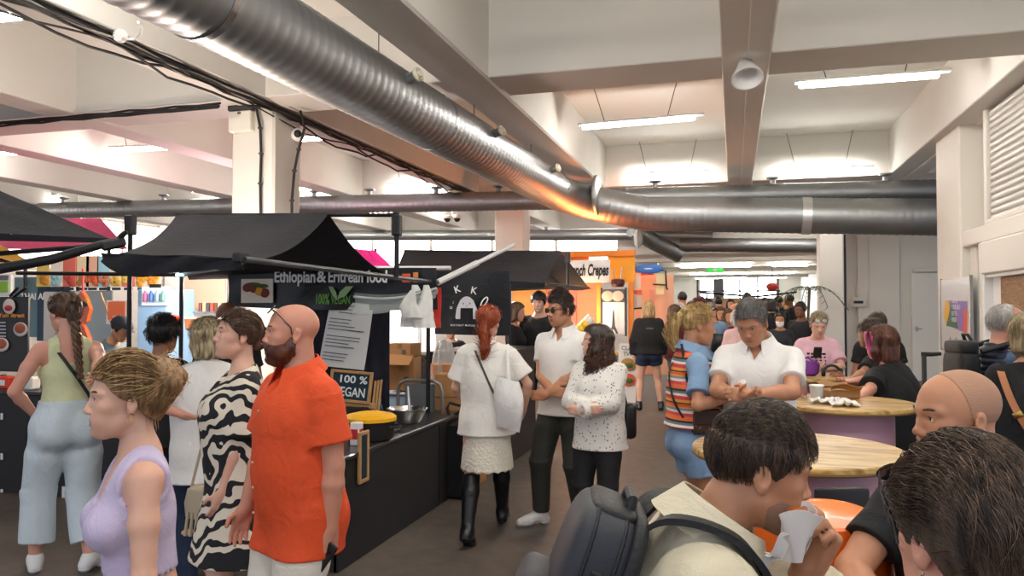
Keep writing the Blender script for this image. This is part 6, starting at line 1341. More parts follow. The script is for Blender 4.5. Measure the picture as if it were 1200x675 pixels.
long_hair(p,HRD,[[(0,-.07,.05,.05),(0,-.12,.0,.032),(0,-.125,-.03,.026)],[(0,-.12,-.02,.026),(.01,-.14,-.1,.04),(.015,-.14,-.2,.036),(.0,-.13,-.29,.014)]],.015,upd,groove=(.0035,34)); p.tufts(HRD,'back',900)
mb=MB(); mb.tube([p.Hd(.026*math.cos(a),-.125+.012*math.sin(a),-.03+.02*math.sin(a)) for a in np.linspace(0,6.28,14)[:-1]],.007,6,closed=True); p.part('hair_tie',mb,HRD)
tb=thing('tote_bag','soft white cloth bag under the redhead’s right arm'.replace('’',"'"),'bag',atd(596,480,5.5)); q=WP(tb); mb=MB(); mb.grid(lambda u,v:q+np.array(((.075+.035*math.sin(math.pi*v*.9))*math.cos(6.283*u)*(1+.08*math.sin(13*u+5*v)),.06*math.sin(6.283*u)*math.sin(math.pi*(.12+.86*v)),.22-.36*v-.02*math.cos(6.283*u))),40,16); mb.build('bag_body',fabric('bag cloth','#e9e7e2',200,.8,.4,.04),tb,smooth=80)
sp_=[q+np.array((.0,.0,.2)),q*.5+p.world(p.X(.17,-.1,.26))*.5+np.array((.01,-.04,.1)),p.world(p.X(.165,-.075,.31)),p.world(p.X(.16,.02,.345)),p.world(p.X(.17,.12,.2))]
mb=MB(); mb.tube(sp_,[.02,.014,.012,.012,.012],8); mb.build('strap',bpy.data.materials['bag cloth'],tb)
ribbon('bag_strap',[p.X(-.1,.03,.35),p.X(-.08,-.1,.31),p.X(.0,-.165,.15),p.X(.07,-.17,.0),p.X(.16,-.15,-.15)],[p.Rc@np.array(n_) for n_ in ((0,.2,1),(0,-1,.6),(0,-1,.1),(0,-1,0),(.4,-1,0))],.016,.006,mat('dark strap','#4a4238',.6),None).parent=p.root
# ------------------------------------------------------------------ 10 man in white polo and sunglasses
px,d=660,6.05; hd=vz(px)+152
p=Person('tall man in white polo shirt, sunglasses and dark olive trousers standing in the aisle',px,d,1.78,hd,'m',b=.96,lod=1,sk='tan',hy=-22,hp=3,rh=(-.02,.22,1.06),rp=(1,-.6,-.4),rhd=(-1,.15,-.05),rhn=(0,-1,-.2),lh=(.02,.24,1.03),lp=(-1,-.6,-.4),lhd=(1,.15,-.05),lhn=(0,-1,-.2),rf=(.16,.08,0),lf=(-.14,-.05,0),jaw=1.05)
p.fd={1:(.75,.8,0),-1:(-.2,1,0)}
p.body(); p.shirt(POLO,off=.013,sleeve=.62,hem=.86,fold=(.005,8,1),loose=.01,bell=.01,slack=.014,neck=(.035,-.03,.13,-.095)); polo_collar(p,POLO); p.trousers(OLIVE,off=.013,leg=.97,wide=.004); p.shoes(LSHOE,LSOLE)
p.hair_cap(HDB,t=.007,top=.036,line=((.10,.07),(.065,.06),(.045,.04),(.025,-.005),(-.02,-.005),(-.06,-.03),(-.10,-.055)),groove=(.005,30)); p.tufts(HDB,'up',1500,jit=.6); p.brows(HBK); p.glasses(FRM,GLS)
# ------------------------------------------------------------------ 11 woman with curly hair
px,d=702,5.6; hd=vz(px)+158
p=Person('woman with long dark curly hair in white floral blouse and black trousers',px,d,1.53,hd,'f',lod=1,sk='fair',hy=-62,hp=-6,rh=(-.0,.24,.98),lh=(.03,.25,.97),rp=(1,-.4,-.5),lp=(-1,-.4,-.5),rhd=(-1,.2,.1),lhd=(1,.2,.1),rhn=(0,-1,0),lhn=(0,-1,0))
p.body(); p.shirt(dots('floral blouse','#e9e5dc','#4a4a50',46,.2),off=.014,sleeve=1.92,hem=.68,name='blouse',fold=(.006,8,3),loose=.02,bell=.03,slack=.03,neck=(.02,-.04,.13)); p.trousers(BLKP,off=.013); p.shoes(BLEA)
bob(p,HDB,-.14,.018,groove=(.006,26)); rng=np.random.RandomState(8); paths=[]
CUR=hair_mat('hair curly brown','#33201a','#6e4836')
for i in range(620):
    a=rng.uniform(-2.5,2.5); el=rng.uniform(.0,1); r=.092; z0=.11-.09*el; s_=math.sin(a);c_=math.cos(a); L=rng.uniform(.24,.36); ph0=rng.uniform(0,6.28); w=rng.uniform(.008,.014); tw=rng.uniform(4,6.5)
    y0=-.014-c_*r*math.sqrt(max(0,1-((z0-.035)/.1)**2)+.05); x0=s_*r*.86*math.sqrt(max(0,1-((z0-.035)/.1)**2)+.05); pts=[]
    for t in np.linspace(0,1,22):
        fl=1+.45*t; pts.append(p.Hd(x0*fl+w*math.sin(tw*6.28*t+ph0),y0*fl+w*math.cos(tw*6.28*t+ph0)-.005,z0-L*t+.025*t*t))
    paths.append(pts)
v,q=strands(paths,[(.0035,.002)]*len(paths),4); np_mesh('curls',v,q,CUR,p.root)
ribbon('bag_strap',[p.X(-.135,.12,.15),p.X(-.14,.05,.31),p.X(-.13,-.07,.3),p.X(-.15,-.14,.05)],[p.Rc@np.array(n_) for n_ in ((0,1,.2),(0,.3,1),(0,-1,.5),(0,-1,0))],.035,.007,STRAP,None).parent=p.root
sb=thing('shoulder_bag','black shoulder bag at the side of the curly-haired woman','bag',atd(735,492,5.65)); q=WP(sb); mb=MB(); mb.box(q,(.1,.22,.26),rotz(.4),bev=.04,seg=3); mb.build('bag_body',BLEA,sb); mb=MB(); mb.tube([q+np.array((0,-.06,.12)),q+np.array((-.05,-.0,.3)),q+np.array((-.1,0,.48))],.012,8); mb.build('strap',STRAP,sb)
# ------------------------------------------------------------------ 12 woman in the striped vest
px,d=812,4.7; hd=vz(px)-72
p=Person('blond woman in striped knit vest over denim shirt, facing right with ponytail',px,d,1.69,hd,'f',lod=1,sk='tan',hp=6,hy=0,rh=tl_(px,d,hd,860,464,4.45),rp=(.6,-.6,-.9),lh=tl_(px,d,hd,862,462,4.75),lp=(-.6,-.5,-.8),curl=.5,rhd=None)
p.body()
p.shirt(DENIM,off=.011,sleeve=.72,hem=p.wst[2]-.02,name='denim_shirt',slack=.018,neck=(.05,-.03,.13,-.1),fold=(.004,9,2)); polo_collar(p,DENIM)
VST=stripes('striped knit',[(0,'#e8622c'),(.09,'#2a2426'),(.13,'#e9a24a'),(.22,'#d8453f'),(.34,'#ece4d4'),(.42,'#6e7a80'),(.5,'#2a2426'),(.56,'#e9733f'),(.7,'#dc4a48'),(.8,'#e9e2d4'),(.88,'#8a9298'),(.95,'#e9a24a')],5.4)
p.shirt(VST,off=.022,sleeve=0,hem=.98,name='striped_vest',fold=(.003,9,1),loose=.012,neck=(.0,-.07,.13,-.12),cuts=[lambda P:np.where(np.abs((P-p.C)@p.Rc[:,0])>.13*p.k,np.minimum(((P-p.C)@p.Rc[:,2])-.16,.05),-1)])
p.trousers(DENIM,off=.015,leg=.21,flare=.01,name='denim_shorts'); p.shoes(LSHOE,LSOLE)
long_hair(p,hair_mat('hair sandy blond','#8a6a3c','#d8b878'),[[(0,-.08,.06,.045),(0,-.12,.03,.024)],[(0,-.12,.035,.022),(.0,-.15,-.02,.03),(.0,-.145,-.11,.026),(0,-.13,-.17,.012)]],.009,upd,groove=(.0025,36)); p.brows(HBR); p.tufts(hair_mat('hair sandy blond','',''),'back',1100)
mb=MB(); mb.tube([p.Hd(.024*math.cos(a),-.122,.032+.024*math.sin(a)) for a in np.linspace(0,6.28,14)[:-1]],.006,6,closed=True); p.part('hair_tie',mb,HDB)
ribbon('bag_strap',[p.X(-.12,.1,.2),p.X(-.09,.02,.35),p.X(-.03,-.14,.25),p.X(.1,-.155,.05),p.X(.19,-.05,-.14)],[p.Rc@np.array(n_) for n_ in ((0,1,.3),(0,.2,1),(0,-1,.4),(.3,-1,.1),(1,-.4,0))],.014,.005,STRAP,None).parent=p.root
cb_=thing('crossbody_bag','brown patterned crossbody bag at the hip of the striped vest woman','bag',atd(829,494,4.5)); q=WP(cb_); mb=MB(); mb.box(q,(.17,.08,.15),rotz(.2),bev=.03,seg=3); mb.build('bag_body',dots('monogram brown','#4a3222','#a8825a',60,.2),cb_); mb=MB(); mb.box(q+np.array((0,-.042,.03)),(.14,.01,.09),rotz(.2),bev=.004); mb.build('flap',mat('brown leather','#3a2618',.5),cb_); mb=MB(); mb.tube([q+np.array((-.07,0,.07)),q+np.array((-.12,.02,.25)),q+np.array((-.15,.06,.45))],.008,8); mb.build('strap',STRAP,cb_)
mb=MB(); mb.tube([p.Wr[1]+p.HF[1][1]*.034*math.cos(a)+p.HF[1][2]*.034*math.sin(a) for a in np.linspace(0,6.28,16)[:-1]],.008,6,closed=True); p.part('watch',mb,BLACKP)
# ------------------------------------------------------------------ 13 grey-haired man in white polo
px,d=889,4.5; hd=vz(px)+168
p=Person('grey-haired man in white polo shirt looking down at his hands',px,d,1.75,hd,'m',b=1.06,lod=1,sk='tan',hp=30,hy=-8,lean=3,hf=.02,rh=tl_(px,d,hd,869,466,4.15),rp=(1,-.5,-.3),lh=tl_(px,d,hd,880,463,4.12),lp=(-1,-.6,-.2),rhd=(-.6,.5,.1),lhd=(.9,.2,0),rhn=(0,-.6,.8),lhn=(0,-1,-.3),curl=.5)
p.body(); p.shirt(POLO,off=.015,sleeve=.66,hem=.84,fold=(.005,8,4),loose=.01,bell=.0,slack=.012,neck=(.035,-.03,.13,-.095)); polo_collar(p,POLO); p.trousers(fabric('stone chinos','#8a8272')); p.shoes(BLEA)
p.hair_cap(HGY,t=.004,top=.014,line=((.10,.078),(.065,.066),(.045,.04),(.025,-.005),(-.02,-.002),(-.06,-.03),(-.10,-.05)),groove=(.003,40)); p.tufts(HGY,'short',1300,jit=.4); p.brows(HGY)
mb=MB(); 
for z in (.24,.2,.155): mb.sphere(p.X(.0,.137 if z>.2 else .143,z),(.006,.005,.006),8)
p.part('button',mb,LSOLE)
sn=thing('paper_wrap','white paper wrapped snack shared between the two at the tables','snack',atd(861,460,4.28)); q=WP(sn); mb=MB(); mb.grid(lambda u,v:q+np.array(((.02+.02*v)*math.cos(6.28*u)+.02*v,(.02+.02*v)*math.sin(6.28*u),.09*v-.03+.012*math.sin(12*u))),20,8,.002); mb.build('paper',mat('napkin','#eeeae4',.8),sn); mb=MB(); mb.sphere(q+np.array((.01,0,.02)),(.025,.025,.05),10); mb.build('filling',FD[3],sn)
# ------------------------------------------------------------------ tables and stools
BAMB=mat('ply table top','#c9a25e',.4,coat=.3); t_=NT(BAMB); nz=t_.new('ShaderNodeTexNoise'); nz.inputs['Scale'].default_value=3; nz.inputs['Detail'].default_value=7; nz.inputs['Distortion'].default_value=1.6; t_.link(t_.coord((1,5,5),(0,0,.5)),nz.inputs[0]); t_.link(t_.ramp(nz.outputs[0],[(.3,'#8f6a30'),(.45,'#b98f4a'),(.6,'#dbb873'),(.75,'#c79f5c')]),t_.b.inputs['Base Color'])
PINK=mat('pink drum paint','#b88c9c',.5,vary=.06,scale=3); EDGE=mat('ply edge','#8f6f3f',.5); MAGD=mat('purple drum paint','#8f6088',.5,vary=.06)
def bar_table(px,d,label,m,D=.87,H=1.1):
    q=loc_at(px,d); t=thing('bar_table',label,'table',q,'round bar tables on drums'); mb=MB(); mb.lathe([(0,H-.035),(D/2-.01,H-.035),(D/2,H-.03),(D/2,H-.006),(D/2-.005,H),(0,H)],q,64); mb.build('tabletop',BAMB,t,smooth=30)
    mb=MB(); mb.lathe([(D/2-.004,H-.036),(D/2+.002,H-.03),(D/2+.002,H-.022)],q,64); mb.build('edge_band',EDGE,t)
    mb=MB(); mb.lathe([(.3,0),(.31,.01),(.3,.34),(.312,.36),(.3,.38),(.3,.68),(.312,.70),(.3,.72),(.3,H-.05),(.28,H-.035)],q,40); mb.build('drum_base',m,t); return t
T1=bar_table(932,3.3,'round ply bar table on a pink drum, nearest the seated men',PINK); T2=bar_table(986,4.9,'round ply bar table with drinks and napkins beside the woman in black',PINK); T3=bar_table(928,6.85,'farthest bar table, in front of the pink tee woman',MAGD)
def bar_stool(loc,label,H=.66,rz=0):
    t=thing('bar_stool',label,'stool',(loc[0],loc[1],0),'black bar stools'); q=np.array((loc[0],loc[1],0)); mb=MB(); mb.lathe([(0,H-.04),(.15,H-.04),(.165,H-.02),(.16,H),(0,H+.004)],q,28); mb.build('seat',BLACKP,t)
    for i in range(4): a=rz+math.pi/4+i*math.pi/2; mb=MB(); mb.tube([q+np.array((.11*math.cos(a),.11*math.sin(a),H-.04)),q+np.array((.2*math.cos(a),.2*math.sin(a),0))],.012,8); mb.build('leg',DARK,t)
    mb=MB(); mb.tube([q+np.array((.165*math.cos(a),.165*math.sin(a),.28)) for a in np.linspace(0,6.283,25)[:-1]],.009,6,closed=True); mb.build('footrest',DARK,t); return t
# things on the tables
def on(px,py,z=1.1): return atz(px,py,z)
gl=thing('drink_bottle','small clear bottle of pink drink on the middle bar table','bottle',on(940,465)); q=WP(gl); mb=MB(); mb.lathe([(.03,0),(.034,.01),(.034,.1),(.014,.14),(.014,.165),(.017,.168),(.017,.18),(0,.18)],q,20); mb.build('glass',mat('clear glass','#e8f0ee',.05,trans=.85),gl); mb=MB(); mb.lathe([(.028,.01),(.03,.09),(0,.09)],q,16); mb.build('pink_drink',mat('pink juice','#d8655a',.4),gl)
cp=thing('plastic_cup','clear plastic cup with white rim on the middle bar table','cup',on(957,469)); q=WP(cp); mb=MB(); mb.lathe([(.032,0),(.035,.005),(.045,.09),(.047,.092),(.043,.09),(.033,.01),(0,.008)],q,22); mb.build('cup',mat('cup plastic','#e6e8e8',.2,alpha=.55),cp); mb=MB(); mb.lathe([(.046,.09),(.049,.094),(.046,.1)],q,22); mb.build('rim',WHITEM,cp)
fb=thing('food_box','open brown cardboard food box on the middle bar table','box',on(985,466)); q=WP(fb); mb=MB(); mb.box(q+np.array((0,0,.03)),(.2,.16,.06),rotz(.3),bev=.01); mb.build('tray',KRAFT,fb)
for s_ in (1,-1): mb=MB(); mb.grid(lambda u,v:q+rotz(.3)@np.array(((u-.5)*.2,s_*(.08+.07*v),.06+.07*v*(1-.5*v)+.01*math.sin(6*u))),8,5,.004); mb.build('flap',KRAFT,fb)
for i,(px,py,nm) in enumerate(((966,473,'crumpled white napkin left of the food box'),(978,473,'crumpled white napkin before the food box'),(990,476,'flattened white napkin at the table edge'))):
    q=on(px,py); rng=np.random.RandomState(i); mb=MB(); N_=9; Z=rng.uniform(0,.045,(N_+1,N_+1)); mb.grid(lambda u,v:q+np.array(((u-.5)*.16+.02*Z[int(v*N_)][int(u*N_)]*20*.1,(v-.5)*.13,.004+Z[int(u*N_)][int(v*N_)]*(1-abs(u-.5)))),N_,N_,.002); tag(mb.build('napkin',mat('napkin','#eeeae4',.8),smooth=60),nm,'napkin')
pc=thing('phone','dark phone lying on the middle bar table beside the cup','phone',on(968,468)); q=WP(pc); mb=MB(); mb.box(q+np.array((0,0,.006)),(.15,.075,.01),rotz(.7),bev=.004); mb.build('phone_body',BLACKP,pc); mb=MB(); mb.box(q+np.array((0,0,.0115)),(.14,.068,.001),rotz(.7),bev=0); mb.build('screen',GLS,pc)
pb_=thing('tote_purse','purple bag standing on the farthest bar table','bag',on(941,440)); q=WP(pb_); mb=MB(); mb.lathe([(.1,0),(.13,.02),(.14,.1),(.12,.13)],q,20,sx=1,sy=.6); mb.build('bag_body',mat('purple cloth','#6e2a86',.6),pb_); mb=MB(); mb.tube([q+np.array((-.08,0,.12)),q+np.array((-.05,0,.155)),q+np.array((.05,0,.155)),q+np.array((.08,0,.12))],.009,8); mb.build('handle',mat('purple cloth','#6e2a86',.6),pb_)
hp_=thing('headphones','black looped headphones lying at the edge of the farthest bar table','headphones',on(975,441)); q=WP(hp_); mb=MB(); mb.tube([q+np.array((.07*math.cos(a),0,.02+.075*math.sin(a))) for a in np.linspace(0,math.pi,14)],.012,8); mb.build('headband',BLACKP,hp_)
for s_ in (1,-1): mb=MB(); mb.lathe([(.035,-.015),(.04,0),(.035,.015)],q+np.array((.07*s_,0,.035)),16,0,roty(math.pi/2)); mb.build('ear_cup',BLACKP,hp_)
# black chair and orange drum between the nearest people
od=thing('plastic_drum','orange plastic drum stool with paler recessed lid, beside the eating man','stool',loc_at(960,2.3)); q=WP(od); ORP=mat('orange plastic','#ef6a12',.38,coat=.25)
def sq(r,a,n_=5): c,s_=math.cos(a),math.sin(a); return r/((abs(c)**n_+abs(s_)**n_)**(1/n_))
def sqlathe(mb,prof,c,rz=0,n_=56):
    R=rotz(rz); vs=[];f=[]
    for (r,z) in prof:
        for k_ in range(n_): a=2*math.pi*k_/n_; rr=sq(max(r,1e-5),a,3.2); vs.append(R@np.array((rr*math.cos(a),rr*math.sin(a),z))+c)
    for i in range(len(prof)-1):
        for k_ in range(n_): f.append((i*n_+k_,i*n_+(k_+1)%n_,(i+1)*n_+(k_+1)%n_,(i+1)*n_+k_))
    return mb.add(vs,f)
mb=MB(); sqlathe(mb,[(.0,0),(.15,0),(.16,.02),(.165,.6),(.172,1.06),(.17,1.085),(.16,1.09)],q,.5); mb.build('drum_shell',ORP,od,smooth=50); mb=MB(); sqlathe(mb,[(.161,1.09),(.15,1.082),(.0,1.08)],q,.5); mb.build('lid',mat('orange lid','#f28a3c',.35,coat=.3),od,smooth=50)
bc=thing('black_chair','black chair back between the pink drum and the orange drum','chair',loc_at(984,2.75)); q=WP(bc); zt=1.7-213/900*2.75
mb=MB(); mb.box(q+np.array((0,0,zt-.1)),(.2,.03,.22),rotz(.35),bev=.015,seg=2); mb.build('backrest',BLACKP,bc); mb=MB(); mb.box(q+rotz(.35)@np.array((0,-.14,.68)),(.34,.34,.03),rotz(.35),bev=.012); mb.build('seat',BLACKP,bc)
for a,b in ((1,1),(1,-1),(-1,1),(-1,-1)): mb=MB(); mb.tube([q+rotz(.35)@np.array((.13*a,-.14+.13*b,.67)),q+rotz(.35)@np.array((.17*a,-.14+.17*b,0))],.013,8); mb.build('leg',BLACKP,bc)
mb=MB(); mb.tube([q+rotz(.35)@np.array((.0,.02,.66)),q+rotz(.35)@np.array((0,.0,zt-.1))],.02,8); mb.build('back_support',BLACKP,bc)
# ------------------------------------------------------------------ 14 pink tee
px,d=957,7.8; hd=vz(px)+178
p=Person('woman in pink printed tee looking at her phone behind the farthest table',px,d,1.64,hd,'f',b=1.05,lod=1,sk='fair',hp=22,hy=14,rh=(.03,.3,1.12),lh=(-.07,.3,1.1),rp=(1,-.4,-.6),lp=(-1,-.4,-.6),curl=.6)
p.body(); p.shirt(fabric('pink cotton','#e2b6c2',200,.85,.3,.04),sleeve=.75,hem=.92,loose=.02,slack=.022,fold=(.005,8,2)); p.trousers(fabric('grey shorts','#6a665e')); p.shoes(LSHOE)
long_hair(p,HBB,[[(0,-.08,.03,.04),(0,-.11,.01,.035)]],.009,upd); p.tufts(HBB,'back',500); p.glasses(FRM,GLS,up=.07,name='sunglasses_on_head')
mb=MB(); rng=random.Random(2)
Rq=p.Rc
for r_ in range(4):
    for c_ in range(5): mb.box(p.X(-.08+.04*c_+rng.uniform(-.006,.006),.2-.012*abs(c_-2),.19-.036*r_),(rng.uniform(.02,.034),.012,.02),Rq,bev=.004)
p.part('shirt_print',mb,mat('print black','#1a1a1e',.6))
q=p.world(p.Wr[1]); ph=thing('phone','phone in the hands of the pink tee woman','phone',atd(958,413,7.45)); q=WP(ph); mb=MB(); mb.box(q,(.075,.02,.15),rotx(.9),bev=.005); mb.build('phone_body',BLACKP,ph); mb=MB(); mb.box(q+np.array((0,.008,.008)),(.068,.012,.14),rotx(.9),bev=.002); mb.build('screen',GLS,ph)
# ------------------------------------------------------------------ 15-17 seated group in black
px,d=1051,5.6; hd=vz(px)+58
p=Person('seated woman in black tee with brown hair and pink strands, elbow on the table',px,d,1.68,hd,'f',b=1.35,lod=1,sk='pink',sit=.66,hy=6,hp=4,lean=12,lh=tl_(px,d,hd,992,486,4.9),lp=(-1,-.6,-.5),rh=tl_(px,d,hd,1000,447,5.5),belly=.05)
p.body(); p.shirt(BTEE,off=.02,sleeve=.85,hem=p.hip[2]-.1,loose=.05,bell=.04,slack=.03,fold=(.007,7,3)); p.trousers(BLKP); p.shoes(BLEA); bob(p,hair_mat('hair chestnut','#3a2016','#70402c'),-.12,.018,groove=(.004,28)); p.tufts(hair_mat('hair chestnut','',''),'down',1000)
PKH=hair_mat('hair pink','#c02a78','#ef5aa0'); mb=MB()
for i in range(6): mb.tube([p.Hd(-.04-.006*i,.085-.011*i,.085),p.Hd(-.066-.004*i,.075-.012*i,.04),p.Hd(-.078,.05-.01*i,-.04),p.Hd(-.07,.03-.008*i,-.12)],[.012,.013,.013,.007],8)
p.part('pink_strands',mb,PKH); bar_stool(loc_at(px,d),'black bar stool under the seated woman with pink hair strands')
px,d=1034,6.5; hd=vz(px)+72
p=Person('woman in black with long dark brown hair seated behind the pink-streaked woman',px,d,1.72,hd,'f',lod=1,sk='olive',sit=.68,hy=4,lh=tl_(px,d,hd,996,447,6.0),rh=tl_(px,d,hd,990,445,6.6),lean=8); p.body(); p.shirt(BTEE,sleeve=.8,loose=.03); p.trousers(BLKP); p.shoes(BLEA); longhair(p,HDB,-.2); p.tufts(HDB,'down',900); p.brows(HDB); bar_stool(loc_at(px,d),'black bar stool under the long-haired woman in black')
px,d=1029,7.6; hd=vz(px)+20
p=Person('dark-haired man mostly hidden behind the two seated women in black',px,d,1.62,hd,'m',lod=2,sk='tan',hp=6); p.body(); p.shirt(BTEE); p.trousers(BLKP); p.hair_cap(HDB,t=.014,top=.01)
# ------------------------------------------------------------------ 18,19 pair at the kiosk
px,d=1174,4.75; hd=vz(px)-62
p=Person('elderly white-haired man in navy padded gilet wearing a black backpack at the kiosk',px,d,1.69,hd,'m',b=1.08,lod=1,sk='ruddy',hp=8,hy=-8,lh=(-.2,.3,1.05),rh=(.2,.3,1.05)); p.body(); p.shirt(fabric('blue shirt cloth','#4a6080'),sleeve=1.9)
def quilt(p): 
    o=p.shirt(mat('navy padded nylon','#1c2438',.5,coat=.1),off=.03,sleeve=.12,hem=.86,loose=.03,name='padded_gilet',fold=(0,1,0),neck=(.045,-.03,.13)); 
    me=o.data; 
    for v in me.vertices: s_=math.sin(v.co.z*2*math.pi/.075); c_=Vector((v.co.x,v.co.y,0)); v.co+=c_.normalized()*(.009*abs(s_)-.004) if c_.length>0 else Vector()
    return o
quilt(p); p.trousers(fabric('grey trousers cloth','#4a4a4e')); p.shoes(BLEA)
p.hair_cap(HWH,t=.008,line=((.10,.2),(.0,.12),(-.02,.04),(-.05,.02),(-.06,-.02),(-.10,-.06)),groove=(.003,44)); p.tufts(HWH,'down',500,rad=(.001,.0005))
def backpack(label,parentp,w,h,dp,off,m,rx=0,straps=True,z0=.06,lid=True,name='backpack'):
    """backpack on a person's back; built in the chest frame"""
    R0=rotz(parentp.root.rotation_euler.z); o=parentp.world(parentp.X(0,0,0)); R=R0@parentp.Rc; k=parentp.k
    t=thing(name,label,'backpack',o+R@np.array((0,-.2,.1))); W=lambda x,y,z:o+R@np.array((x,y,z))
    y0=-.13-off
    def blob(c,hx,hy,hz,rd,mm,nm,par=t,n_=4.5):
        mb=MB(); vs=[];f=[];A_,B_=18,28
        for i in range(A_+1):
            th=math.pi*i/A_-math.pi/2
            for j in range(B_):
                ph=2*math.pi*j/B_; e=2/n_; sg=lambda v:math.copysign(abs(v)**e,v)
                vs.append(W(c[0]+hx*sg(math.cos(th))*sg(math.cos(ph)),c[1]+hy*sg(math.cos(th))*sg(math.sin(ph)),c[2]+hz*sg(math.sin(th))))
        for i in range(A_):
            for j in range(B_): f.append((i*B_+j,i*B_+(j+1)%B_,(i+1)*B_+(j+1)%B_,(i+1)*B_+j))
        mb.add(vs,f); return mb.build(nm,mm,par,smooth=60)
    b=blob((0,y0-dp/2,z0+h/2-.1),w/2,dp/2,h/2,.03,m,'main_compartment')
    blob((0,y0-dp-.01,z0+h*.32-.1),w*.42,.05,h*.28,.02,m,'front_pocket')
    if lid: blob((0,y0-dp/2,z0+h-.1),w*.46,dp*.46,.045,.02,m,'lid')
    return t,W,blob,y0
bt_,W,blob,y0=backpack('black backpack worn by the elderly man at the kiosk',p,.28,.40,.13,.05,mat('black nylon','#121314',.55,bump=.15,scale=40))
for s_ in (1,-1):
    mb=MB(); mb.tube([W(.11*s_,y0+.0,.34),W(.125*s_,-.02,.39),W(.12*s_,.14,.28),W(.13*s_,.17,.05),W(.17*s_,.0,-.05),W(.15*s_,y0,-.04)],.018,8); mb.build('shoulder_strap',STRAP,bt_)
mb=MB(); mb.tube([W(-.04,y0-.02,.4),W(-.03,y0-.04,.44),W(.03,y0-.04,.44),W(.04,y0-.02,.4)],.01,8); mb.build('grab_handle',STRAP,bt_)
px,d=1206,4.3; hd=vz(px)-5
p=Person('woman with ash blond bob and black top at the right edge by the kiosk',px,d,1.64,hd,'f',lod=1,sk='tan',hy=-10,hp=4); p.body(); p.shirt(BTEE,sleeve=.9,hem=.75,loose=.03,neck=(.0,-.08,.15)); p.trousers(BLKP); p.shoes(BLEA); bob(p,HBB,-.08,.017,groove=(.003,34)); p.tufts(HBB,'down',900)
ribbon('tan_bag_strap',[p.X(-.15,.06,.31),p.X(-.135,-.1,.29),p.X(-.07,-.178,.12),p.X(.02,-.195,-.05),p.X(.12,-.19,-.2)],[p.Rc@np.array(n_) for n_ in ((0,.2,1),(0,-1,.6),(0,-1,.1),(0,-1,0),(.2,-1,0))],.035,.008,mat('tan leather strap','#a8693f',.5),None).parent=p.root
mb=MB(); mb.box(p.X(-.045,-.196,.06),(.05,.012,.035),p.Rc@roty(-.5),bev=.006); p.part('strap_buckle',mb,mat('brass','#b89a5a',.3,metal=1))
# ------------------------------------------------------------------ 20 bald man on the right
px,d=1150,2.05; hd=vz(px)+158
p=Person('bald man in black tee seated at right, looking left past the dark-haired head',px,d,1.76,hd,'m',b=1.12,lod=0,sk='tan',sit=.605,hy=-36,hp=3,lean=9,lh=tl_(px,d,hd,1150,760,1.75),lp=(-1,-.5,-.4),rh=tl_(px,d,hd,1025,735,1.8),rp=(1,-.3,-.3),head=1.0)
p.body(); p.shirt(BTEE,off=.012,sleeve=.68,hem=p.hip[2]-.1,fold=(.004,8,1),loose=.015,slack=.014); p.trousers(NVY); p.shoes(BLEA); p.brows(HDB)
p.hair_cap(mat('shaved hair','#b2876b',.7,bump=.2,scale=200),t=.0016,line=((.10,.2),(.03,.1),(.01,.03),(-.0,-.01),(-.02,-.01),(-.06,-.04),(-.10,-.06)),groove=(0,1),name='stubble'); bar_stool(loc_at(px,d),'black bar stool under the bald man in black',.58)
# ------------------------------------------------------------------ 21 head of the dark-haired man nearest the camera
px,d=1140,1.08; hd=vz(px)-12
p=Person('dark-haired man seen from behind at lower right, sunglasses pushed into his hair',px,d,1.78,hd,'m',lod=0,sk='pink',sit=.535,lean=8,hp=6,hr=0,hy=48,head=1.0); p.body(); p.shirt(fabric('charcoal tee','#232326'),hem=p.hip[2]-.1); p.trousers(NVY); p.shoes(BLEA)
p.hair_cap(HDC,t=.011,top=.02,back=.004,line=((.10,.074),(.065,.058),(.04,.035),(.02,-.01),(-.01,-.012),(-.02,-.0),(-.05,-.045),(-.10,-.07)),groove=(.003,34),h=.0032)
swp=lambda x:np.array((.35+.6*x[0]*0,-.9-x[1]*2,.1-max(0,-x[1]-.03)*16))
p.flow_strands(HDC,5600,8,.0105,swp,lambda i:(.0022 if i<3 else -.0012),(.0011,.0003),lambda L:(L[:,2]>.03)|(L[:,1]<-.035),.22)
p.flow_strands(hair_mat('hair sheen brown','#4a382b','#7d6450'),900,8,.0105,swp,lambda i:(.003 if i<3 else -.0012),(.0011,.0003),lambda L:(L[:,2]>.05),.25,name='light_strands')
p.glasses(FRM,GLS,up=.082,name='sunglasses_in_hair',out=.02); p.brows(HDB); bar_stool(loc_at(px,d),'black bar stool under the nearest dark-haired man',.6)
mb=MB(); mb.sphere(p.Hd(-.083,-.022,-.045),.003,8); p.part('ear_stud',mb,STEEL)
# ------------------------------------------------------------------ 22 man eating, with the big backpack
px,d=748,1.66; hd=vz(px)-84
HT=tl_(px,d,hd,946,664,1.60)
p=Person('dark-haired man in cream jacket biting a napkin-wrapped snack, big backpack on',px,d,1.8,hd,'m',b=1.02,lod=0,sk='tan',sit=.575,lf=(-.13,.02,0),rf=(.13,.02,0),lean=20,hp=12,hy=2,hr=0,hf=.035,lh=HT,lp=(-.6,-.2,-1),lhd=(.25,.35,.9),lhn=(.5,-.9,.2),rh=(.22,.45,.8),rp=(.8,-.6,-.2),curll=.95,head=1.0,neck=1.05)
p.body()
p.shirt(BTEE,off=.01,sleeve=.5,hem=p.hip[2]-.05,name='black_tee',fold=(.003,8,1))
JK=fabric('cream cotton jacket','#d8ceb2',240,.8,.4,.05)
p.shirt(JK,off=.03,sleeve=1.86,hem=p.hip[2]-.12,name='jacket',fold=(.008,7,6),loose=.03,slack=.03,neck=(.045,.02,.13),open_front=.05,h=.0065)
